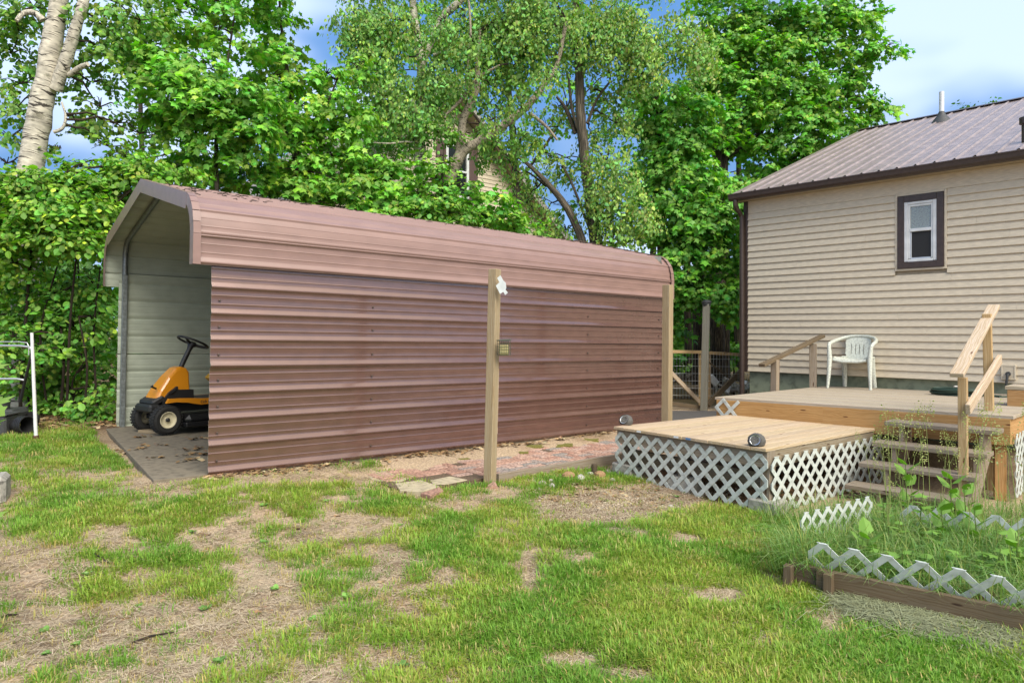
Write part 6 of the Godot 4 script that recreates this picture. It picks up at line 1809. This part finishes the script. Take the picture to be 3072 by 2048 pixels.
		var stalk := MB.new(); stalk.tube([Vector3(-2.32, e[1] - 0.1, -2.81), Vector3(e[0], e[1], -2.8)], [0.003, 0.002], 5); obj("leaf_stalk", stalk, M.twig, sp)
	# far trees
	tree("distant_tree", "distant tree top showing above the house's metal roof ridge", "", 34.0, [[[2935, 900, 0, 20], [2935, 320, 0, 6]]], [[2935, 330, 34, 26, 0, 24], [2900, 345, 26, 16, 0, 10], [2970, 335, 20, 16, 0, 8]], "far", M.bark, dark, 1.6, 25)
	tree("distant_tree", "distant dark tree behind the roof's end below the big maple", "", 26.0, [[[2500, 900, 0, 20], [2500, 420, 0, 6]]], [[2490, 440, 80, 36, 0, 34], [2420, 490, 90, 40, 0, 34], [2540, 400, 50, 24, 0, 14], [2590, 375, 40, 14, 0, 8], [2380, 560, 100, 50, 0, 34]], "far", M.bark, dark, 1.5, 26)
	# a far low wood that closes the horizon
	var where := []; var tints := []
	r.seed = 99
	for k in 5200:
		var a := r.randf_range(-1.15, 1.2)
		var dd := r.randf_range(27.0, 46.0)
		if absf(a) > 0.9: dd = r.randf_range(16.0, 30.0)
		var hgt := 3.4 + 1.2 * sin(a * 9.0) + 0.7 * sin(a * 23.0)
		var p := Vector3(sin(a) * dd * 1.15, r.randf() * hgt + 0.2, -cos(a) * dd)
		if p.z > -12.0: p.z = -12.0 - r.randf() * 4.0
		where.append(Transform3D(Basis(Vector3.UP, r.randf() * TAU) * Basis(Vector3(0, 0, 1), r.randf_range(-0.7, 0.4)).scaled(Vector3.ONE * r.randf_range(1.8, 3.0)), p))
		var v := r.randf_range(0.7, 1.3)
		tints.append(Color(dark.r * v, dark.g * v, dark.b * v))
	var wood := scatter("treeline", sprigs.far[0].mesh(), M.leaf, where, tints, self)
	tag(wood, "low dark wood closing the horizon far behind the yard", "wood", "", "stuff")

# ---------------------------------------------------------------- grass and litter
func tuft(seed: int, n: int, h: float, spread: float, w: float, lean: float) -> ArrayMesh:
	var r := RandomNumberGenerator.new(); r.seed = seed
	var mb := MB.new()
	for k in n:
		var a := r.randf() * TAU
		var p := Vector3(cos(a), 0, sin(a)) * spread * sqrt(r.randf())
		var d := Vector3(cos(a + r.randfn() * 0.8), 0, sin(a + r.randfn() * 0.8))
		var hh := h * r.randf_range(0.55, 1.15)
		var ln := lean * r.randf_range(0.2, 1.4)
		var sd := Vector3(-d.z, 0, d.x) * w * r.randf_range(0.7, 1.2)
		var m := p + Vector3(0, hh * 0.6, 0) + d * hh * ln * 0.35
		var e := p + Vector3(0, hh * (1.0 - 0.35 * ln), 0) + d * hh * ln * 0.95
		var t := r.randf()
		mb.col = Color(r.randf_range(0.8, 1.2), r.randf_range(0.88, 1.1), r.randf_range(0.7, 1.2))
		if t > 0.86: mb.col = Color(2.6, 1.35, 3.2)
		mb.quad(p - sd, p + sd, m + sd * 0.75, m - sd * 0.75)
		mb.tri(m - sd * 0.75, m + sd * 0.75, e)
	return mb.mesh()

func build_grass() -> void:
	var r := RandomNumberGenerator.new(); r.seed = 2024
	var cf := carport_frame().affine_inverse()
	var inside := func(x: float, d: float) -> bool:
		var q := cf * Vector3(x, 0.2, -d)
		if q.x > -0.3 and q.x < 6.6 and q.z > -4.1 and q.z < 0.05: return true
		if q.x > -0.40 and q.x < 0.0 and q.z < 0.0 and q.z > -3.4: return true
		if q.x > 1.6 and q.x < 6.5 and q.z > 0.0 and q.z < 1.25: return true
		return false
	var w := [[], [], [], []]; var t := [[], [], [], []]
	var tries := 0
	while tries < 120000:
		tries += 1
		# more tufts close by
		var d := 2.6 + 6.6 * pow(r.randf(), 1.25)
		var half := d * 0.78 + 0.3
		var x := r.randf_range(-half, half)
		if inside.call(x, d): continue
		if x > 1.0 and d > 5.6 + maxf(0.0, 2.0 - x) * 0.6 and d > 7.1 - (x - 1.05) * 1.25: continue
		if x > 2.3 and d > 5.3: continue
		var c: float = cover(x, d)
		if r.randf() > smoothstep(0.22, 1.0, c) * 0.92 + 0.06: continue
		var y := gh(x, d)
		var k := r.randi() % 3
		var yl := 0.5 + 0.5 * patchy.get_noise_2d(x * 0.8 + 70.0, d * 0.8)
		var s := r.randf_range(0.55, 1.1) * lerpf(0.62, 1.12, clampf(c, 0, 1))
		var px := CX + x / d * F
		var tint := Color(0.32, 0.42, 0.065).lerp(Color(0.19, 0.345, 0.05), smoothstep(0.30, 0.72, yl))
		if r.randf() < 0.10 or (c < 0.4 and r.randf() < 0.45): tint = Color(0.525, 0.420, 0.175)
		elif r.randf() < 0.16 and yl < 0.55: tint = Color(0.403, 0.394, 0.088)
		var v := r.randf_range(0.8, 1.2)
		w[k].append(Transform3D(Basis(Vector3.UP, r.randf() * TAU).scaled(Vector3(s, s * r.randf_range(0.8, 1.25), s)), Vector3(x, y - 0.004, -d)))
		t[k].append(Color(tint.r * v, tint.g * v, tint.b * v))
	var lawn := Node3D.new(); put(lawn, "lawn_grass")
	tag(lawn, "patchy mown lawn grass growing in tufts on dry soil", "grass", "", "stuff")
	for k in 3: scatter("blades", tuft(50 + k, 12, 0.064, 0.055, 0.0033, 1.0), M.blade, w[k], t[k], lawn)
	print("grass tufts ", w[0].size() * 3)
	# dry clippings and straw lying on bare soil
	var sb := MB.new()
	var r2 := RandomNumberGenerator.new(); r2.seed = 6
	for k in 26:
		var a := r2.randf() * TAU; var l := r2.randf_range(0.03, 0.09)
		var p := Vector3(r2.randf_range(-0.07, 0.07), r2.randf_range(0.002, 0.010), r2.randf_range(-0.07, 0.07))
		var dv := Vector3(cos(a), r2.randf_range(-0.04, 0.12), sin(a)) * l
		var sd := Vector3(-sin(a), 0, cos(a)) * 0.0011
		var v := r2.randf_range(0.65, 1.3)
		sb.col = Color(v, v * 0.97, v * 0.9)
		sb.quad(p - sd, p + sd, p + dv + sd * 0.5, p + dv - sd * 0.5)
	var sm := sb.mesh()
	var ws := []; var ts := []
	for k in 11000:
		var d := 2.6 + 5.6 * pow(r.randf(), 1.2)
		var half := d * 0.78 + 0.3
		var x := r.randf_range(-half, half)
		if inside.call(x, d): continue
		if x > 1.0 and d > 5.5 and d > 7.1 - (x - 1.05) * 1.25: continue
		if r.randf() < cover(x, d) * 0.7: continue
		ws.append(Transform3D(Basis(Vector3.UP, r.randf() * TAU).scaled(Vector3.ONE * r.randf_range(0.7, 1.5)), Vector3(x, gh(x, d), -d)))
		var v := r.randf_range(0.7, 1.2)
		ts.append(Color(0.56 * v, 0.46 * v, 0.32 * v) if r.randf() < 0.8 else Color(0.24 * v, 0.17 * v, 0.11 * v))
	# a windrow of cut grass along the garden bed's board
	for k in 380:
		var f := r.randf()
		var p := Vector3(1.9, -0.03, -3.95).lerp(Vector3(2.75, -0.04, -3.25), f) + Vector3(-0.62, 0, 0.78) * absf(r.randfn()) * 0.10
		ws.append(Transform3D(Basis(Vector3.UP, r.randf() * TAU).scaled(Vector3.ONE * r.randf_range(1.0, 2.0)), p + Vector3(0, r.randf() * 0.03, 0)))
		var v := r.randf_range(0.7, 1.2)
		ts.append(Color(0.27 * v, 0.29 * v, 0.17 * v))
	var st := scatter("dry_straw", sm, M.dry, ws, ts, self)
	tag(st, "dry grass clippings and straw strewn over the bare lawn soil", "straw", "", "stuff")
	# fallen leaves
	var lm := MB.new()
	var r3 := RandomNumberGenerator.new(); r3.seed = 14
	for k in 7:
		lm.col = Color(r3.randf_range(0.7, 1.3), r3.randf_range(0.7, 1.2), r3.randf_range(0.7, 1.2))
		var a := r3.randf() * TAU
		leaf(lm, Vector3(r3.randf_range(-0.12, 0.12), r3.randf_range(0.005, 0.03), r3.randf_range(-0.12, 0.12)), Vector3(cos(a), r3.randf_range(-0.1, 0.5), sin(a)), Vector3(r3.randfn() * 0.5, 1, r3.randfn() * 0.5).normalized(), r3.randf_range(0.045, 0.085), "round" if k % 2 else "maple")
	var lme := lm.mesh()
	var wl := []; var tl := []
	var drop := func(p: Vector3, s: float) -> void:
		wl.append(Transform3D(Basis(Vector3.UP, r.randf() * TAU).scaled(Vector3.ONE * s * r.randf_range(0.7, 1.2)), p))
		var v := r.randf_range(0.6, 1.3)
		tl.append(Color(0.26 * v, 0.165 * v, 0.09 * v) if r.randf() < 0.75 else Color(0.42 * v, 0.31 * v, 0.19 * v))
	for k in 260: drop.call(G(r.randf_range(90, 340), 1262 + r.randfn() * 10.0), 0.9)
	for k in 22: drop.call(G(r.randf_range(330, 480), r.randf_range(1290, 1370)), 0.6)
	for k in 46:
		var p := carport_floor(380 + r.randfn() * 12.0, 1262 + r.randfn() * 5.0); p.y = 0.27 + absf(r.randfn()) * 0.05
		drop.call(p, 0.9)
	for k in 14:
		var p := carport_floor(r.randf_range(400, 620), r.randf_range(1310, 1390)); p.y = 0.256
		drop.call(p, 0.7)
	var cfw := carport_frame()
	for k in 150:
		var p := cfw * Vector3(6.2 * pow(r.randf(), 1.6), 0, 0.04 + absf(r.randfn()) * 0.07)
		p.y = maxf(gh(p.x, -p.z), 0.13) + 0.005
		drop.call(p, 0.55)
	for k in 130: drop.call(G(r.randf_range(1620, 2000), 1475 + r.randfn() * 30.0), 0.4)
	for k in 90: drop.call(G(r.randf_range(2330, 2600), 1465 + r.randfn() * 18.0), 0.6)
	for k in 60: drop.call(G(r.randf_range(100, 1500), r.randf_range(1430, 1900)), 0.4)
	var fl := scatter("fallen_leaves", lme, M.dry, wl, tl, self)
	tag(fl, "brown fallen leaves along the hedge foot and the carport wall", "leaves", "", "stuff")
	var pb := MB.new()
	for k in 9:
		var c := Vector3(r3.randf_range(-0.1, 0.1), 0.003, r3.randf_range(-0.1, 0.1))
		var v := r3.randf_range(0.6, 1.2)
		pb.col = Color(v, v * 0.95, v * 0.88)
		pb.box(Transform3D(Basis(Vector3(r3.randf(), 1, r3.randf()).normalized(), r3.randf() * TAU), c), Vector3(r3.randf_range(0.008, 0.024), r3.randf_range(0.004, 0.009), r3.randf_range(0.006, 0.014)), 0.001)
	var wp := []; var tp := []
	for k in 420:
		var p := G(1800 + r.randfn() * 120.0, 1525 + r.randfn() * 28.0)
		if k > 230: p = G(r.randf_range(1900, 2560), 1490 + r.randfn() * 30.0)
		if k > 340: p = G(r.randf_range(100, 1900), r.randf_range(1440, 1980))
		wp.append(Transform3D(Basis(Vector3.UP, r.randf() * TAU).scaled(Vector3.ONE * r.randf_range(0.6, 1.3)), p))
		var v := r.randf_range(0.6, 1.2)
		tp.append(Color(0.46 * v, 0.39 * v, 0.30 * v))
	tag(scatter("soil_chips", pb.mesh(), M.dry, wp, tp, self), "small pale chips and pebbles strewn on the bare soil", "chips", "", "stuff")
	# flat-leaved lawn weeds
	var wd := MB.new()
	for k in 9:
		var a := k * 2.4
		var v := r3.randf_range(0.8, 1.2)
		wd.col = Color(0.19 * v, 0.35 * v, 0.08 * v)
		leaf(wd, Vector3(0, 0.015, 0), Vector3(cos(a), r3.randf_range(0.1, 0.6), sin(a)), Vector3(-cos(a) * 0.3, 1, -sin(a) * 0.3).normalized(), r3.randf_range(0.018, 0.038), "round")
	var ww := []; var tw := []
	for k in 46:
		var p := G(r.randf_range(20, 2400), 1440 + 600.0 * pow(r.randf(), 0.8))
		ww.append(Transform3D(Basis(Vector3.UP, r.randf() * TAU).scaled(Vector3.ONE * r.randf_range(0.5, 1.2)), p))
		var v := r.randf_range(0.8, 1.4)
		tw.append(Color(v, v, v))
	tag(scatter("lawn_weeds", wd.mesh(), M.leaf, ww, tw, self), "small broad leaved weeds dotted through the lawn", "weeds", "", "stuff")
	# moss cushions by the path
	for e: Array in [[1690, 1333, 40, 6], [1600, 1336, 46, 6], [1770, 1318, 34, 5], [1380, 1372, 46, 6], [1570, 1356, 20, 4]]:
		var pts := []
		for k in 9:
			var a := TAU * k / 9.0
			var q: float = 0.75 + 0.35 * sin(k * 2.7 + e[0])
			pts.append(on_plane(e[0] + cos(a) * e[2] * q, e[1] + sin(a) * e[3] * q, Vector3(0, 0.152, 0), Vector3.UP))
		var o := slab_poly("moss_patch", pts, 0.03, M.moss, self)
		tag(o, "flat yellow green moss cushion on the soil beside the bricks", "moss", "moss cushions by the brick path")
	# three sticks on the lawn
	for e: Array in [[270, 1660, 330, 1700], [395, 1935, 520, 1905], [0, 1860, 55, 1852]]:
		var b := MB.new()
		var p := G(e[0], e[1]) + Vector3(0, 0.012, 0); var q := G(e[2], e[3]) + Vector3(0, 0.015, 0)
		b.tube([p, p.lerp(q, 0.5) + Vector3(0, 0.012, 0.01), q], [0.005, 0.006, 0.003], 6)
		tag(obj("fallen_stick", b, M.twig), "thin bare stick lying on the dry lawn", "stick", "sticks on the lawn")
	build_bed_plants(r)

func build_bed_plants(r: RandomNumberGenerator) -> void:
	var a := Vector3(1.66, 0.03, -4.20); var u := Vector3(0.8, 0, 0.6); var v := Vector3(0.6, 0, -0.8)
	var w := []; var t := []
	for k in 1050:
		var p := a + u * r.randf_range(-0.04, 1.6) + v * (0.05 + 1.35 * pow(r.randf(), 1.0))
		if k > 800: p = Vector3(lerpf(2.0, 4.6, r.randf()), -0.02, -lerpf(4.9, 5.7, r.randf()))
		if k < 90: p = a + u * r.randf_range(-0.1, 0.25) + v * r.randf_range(0.0, 0.6)
		var s := r.randf_range(0.5, 1.25)
		w.append(Transform3D(Basis(Vector3.UP, r.randf() * TAU).scaled(Vector3(s, s, s)), p))
		var c := r.randf_range(0.8, 1.2)
		t.append(Color(0.19 * c, 0.33 * c, 0.085 * c) if r.randf() < 0.7 else Color(0.34 * c, 0.40 * c, 0.15 * c))
	var g := scatter("bed_grass", tuft(71, 12, 0.25, 0.05, 0.0026, 1.2), M.blade, w, t, self)
	tag(g, "rank green grass overgrowing the raised garden bed", "grass", "", "stuff")
	# tall stems with seed heads
	var sh := MB.new()
	var r2 := RandomNumberGenerator.new(); r2.seed = 17
	sh.col = Color(0.9, 1.1, 0.8)
	sh.tube([Vector3.ZERO, Vector3(0.02, 0.35, 0), Vector3(0.07, 0.66, 0.01), Vector3(0.15, 0.82, 0.02)], [0.0026, 0.0022, 0.0016, 0.0008], 4, false)
	sh.col = Color(1.35, 1.15, 1.5)
	for k in 60:
		var f := r2.randf_range(0.0, 1.0)
		var c := Vector3(0.07, 0.60, 0.01).lerp(Vector3(0.16, 0.83, 0.02), f)
		var d := Vector3(r2.randfn(), r2.randf_range(-0.3, 0.9), r2.randfn()).normalized() * (0.05 * (1.0 - f * 0.7))
		leaf(sh, c + d, (d + Vector3(0.02, -0.02, 0)).normalized(), Vector3(0.3, 0.2, 1).normalized() if absf(d.normalized().z) < 0.8 else Vector3(1, 0.2, 0.2).normalized(), 0.013, "")
	w = []; t = []
	for k in 46:
		var p := a + u * r.randf_range(0.1, 1.6) + v * r.randf_range(0.5, 1.7)
		if k > 22: p = Vector3(lerpf(3.0, 4.25, r.randf()), 0.0, -lerpf(5.2, 5.9, r.randf()))
		var s := r.randf_range(0.65, 1.15)
		w.append(Transform3D(Basis(Vector3.UP, r.randf() * TAU).scaled(Vector3(s, s, s)), p))
		var c := r.randf_range(0.8, 1.2)
		t.append(Color(0.40 * c, 0.42 * c, 0.17 * c))
	var sg := scatter("seeding_grass", sh.mesh(), M.blade, w, t, self)
	tag(sg, "tall seeding grass stems standing before the wooden stairs", "grass", "", "stuff")
	# broad-leaved weeds, each a plant
	for e: Array in [[2725, 1470, 0.42, "lance"], [2860, 1500, 0.36, "lance"], [2690, 1600, 0.22, "round"], [2950, 1740, 0.24, "round"], [2640, 1690, 0.2, "maple"], [3050, 1690, 0.3, "lance"], [2800, 1640, 0.26, "maple"], [2770, 1760, 0.2, "round"], [3000, 1640, 0.26, "round"], [2880, 1700, 0.22, "maple"], [2600, 1650, 0.24, "lance"], [2760, 1560, 0.34, "maple"], [2830, 1590, 0.3, "lance"], [2930, 1610, 0.34, "lance"], [2700, 1720, 0.24, "maple"], [2990, 1720, 0.24, "maple"], [3060, 1760, 0.3, "round"], [2650, 1560, 0.3, "round"], [2900, 1560, 0.4, "lance"]]:
		var where: Vector3 = G(e[0], minf(e[1] + 90.0, 1800.0))
		var p := thing("garden_weed", "%s weed growing in the raised garden bed" % {"lance": "tall upright pointed leaved", "round": "low round leaved", "maple": "low lobed leaved"}[e[3]], "plant", Transform3D(Basis(Vector3.UP, r.randf() * TAU), where + Vector3(0, 0.06, 0)), "%s weeds in the bed" % e[3])
		var b := MB.new()
		b.col = Color(0.17, 0.24, 0.06)
		b.tube([Vector3.ZERO, Vector3(0.01, e[2] * 0.5, 0.01), Vector3(0.0, e[2], 0.02)], [0.005, 0.004, 0.002], 6)
		obj("stem", b, M.blade, p)
		for k in 9:
			var f := (k + 1) / 9.0
			var an := k * 2.4
			var lb := MB.new()
			var cc := r.randf_range(0.85, 1.15)
			lb.col = Color(0.19 * cc, 0.35 * cc, 0.06 * cc)
			leaf(lb, Vector3(0.0, e[2] * f * 0.9, 0.01), Vector3(cos(an), 0.9 if e[3] == "lance" else 0.25, sin(an)), Vector3(-cos(an) * 0.5, 1, -sin(an) * 0.5).normalized(), (0.12 if e[3] == "lance" else 0.075) * r.randf_range(0.8, 1.2), {"lance": "", "round": "round", "maple": "maple"}[e[3]])
			obj("leaf", lb, M.leaf, p)

# ---------------------------------------------------------------- sky
func cloud_cover() -> ImageTexture:
	var w := 1024; var h := 512
	var im := Image.create(w, h, false, Image.FORMAT_RGBAF)
	var nz := FastNoiseLite.new(); nz.seed = CLOUD_SEED; nz.frequency = 1.0; nz.fractal_octaves = 5; nz.noise_type = FastNoiseLite.TYPE_SIMPLEX_SMOOTH
	for y in h:
		var lat := (0.5 - (y + 0.5) / h) * PI
		if lat < -0.05: continue
		for x in w:
			var lon := (x + 0.5) / w * TAU
			var d := Vector3(cos(lat) * sin(lon), sin(lat), cos(lat) * cos(lon))
			# a flat cloud layer seen from below, so that clouds draw out towards the horizon
			var k := 1.0 / maxf(d.y + 0.16, 0.05)
			var c := nz.get_noise_3d(d.x * k * 0.62, d.z * k * 0.62, 3.0)
			var a := smoothstep(-0.21, 0.13, c)
			im.set_pixel(x, y, Color(1, 1, 1, a))
	return ImageTexture.create_from_image(im)

func _ready() -> void:
	rng.seed = 4711
	wavy.seed = 1; wavy.frequency = 0.35; wavy.fractal_octaves = 3
	patchy.seed = 5; patchy.frequency = 1.1; patchy.fractal_octaves = 3
	fine.seed = 9; fine.frequency = 6.0; fine.fractal_octaves = 2
	# camera: level, 24 mm equivalent, lens shifted a little so that the horizon lies above the middle
	var cam := Camera3D.new(); cam.name = "camera"; add_child(cam)
	cam.position = Vector3(0, EYE, 0)
	cam.projection = Camera3D.PROJECTION_FRUSTUM
	cam.near = 0.1; cam.far = 400.0
	cam.size = 0.1 * 2048.0 / F
	cam.frustum_offset = Vector2(0, -0.1 * 34.0 / F)
	cam.current = true
	# sky, air and sun
	var env := Environment.new()
	env.background_mode = Environment.BG_SKY
	var sky := Sky.new()
	var ps := ProceduralSkyMaterial.new()
	ps.sky_top_color = lin(0.045, 0.12, 0.27); ps.sky_horizon_color = lin(0.115, 0.185, 0.29); ps.sky_curve = 0.14
	ps.ground_bottom_color = lin(0.12, 0.12, 0.09); ps.ground_horizon_color = lin(0.28, 0.33, 0.38)
	ps.sky_cover = cloud_cover(); ps.sky_cover_modulate = lin(0.205, 0.195, 0.18)
	ps.sun_angle_max = 0.0
	sky.sky_material = ps
	env.sky = sky
	env.tonemap_mode = Environment.TONE_MAPPER_LINEAR
	env.tonemap_exposure = 3.0
	env.sdfgi_enabled = true; env.ssao_enabled = true; env.ssil_enabled = true
	var we := WorldEnvironment.new(); we.name = "environment"; we.environment = env; add_child(we)
	var sun := DirectionalLight3D.new(); sun.name = "sun"; add_child(sun)
	sun.light_color = Color(1.0, 0.98, 0.94)
	sun.light_energy = 0.5
	sun.light_angular_distance = 42.0
	sun.shadow_enabled = true
	sun.look_at_from_position(Vector3(0.35, 0.73, 0.585), Vector3.ZERO)
	make_materials()
	print("materials")
	build_ground()
	print("ground")
	build_carport()
	build_house()
	build_neighbour()
	build_deck()
	build_platform()
	build_stairs()
	build_old_rail()
	build_path()
	print("structures")
	build_chair()
	build_deck_things()
	build_posts()
	build_bed()
	build_mower()
	build_hedge_things()
	build_back_fence()
	print("things")
	build_trees()
	print("trees, leaf triangles ", triangles)
	build_grass()
	print("grass")
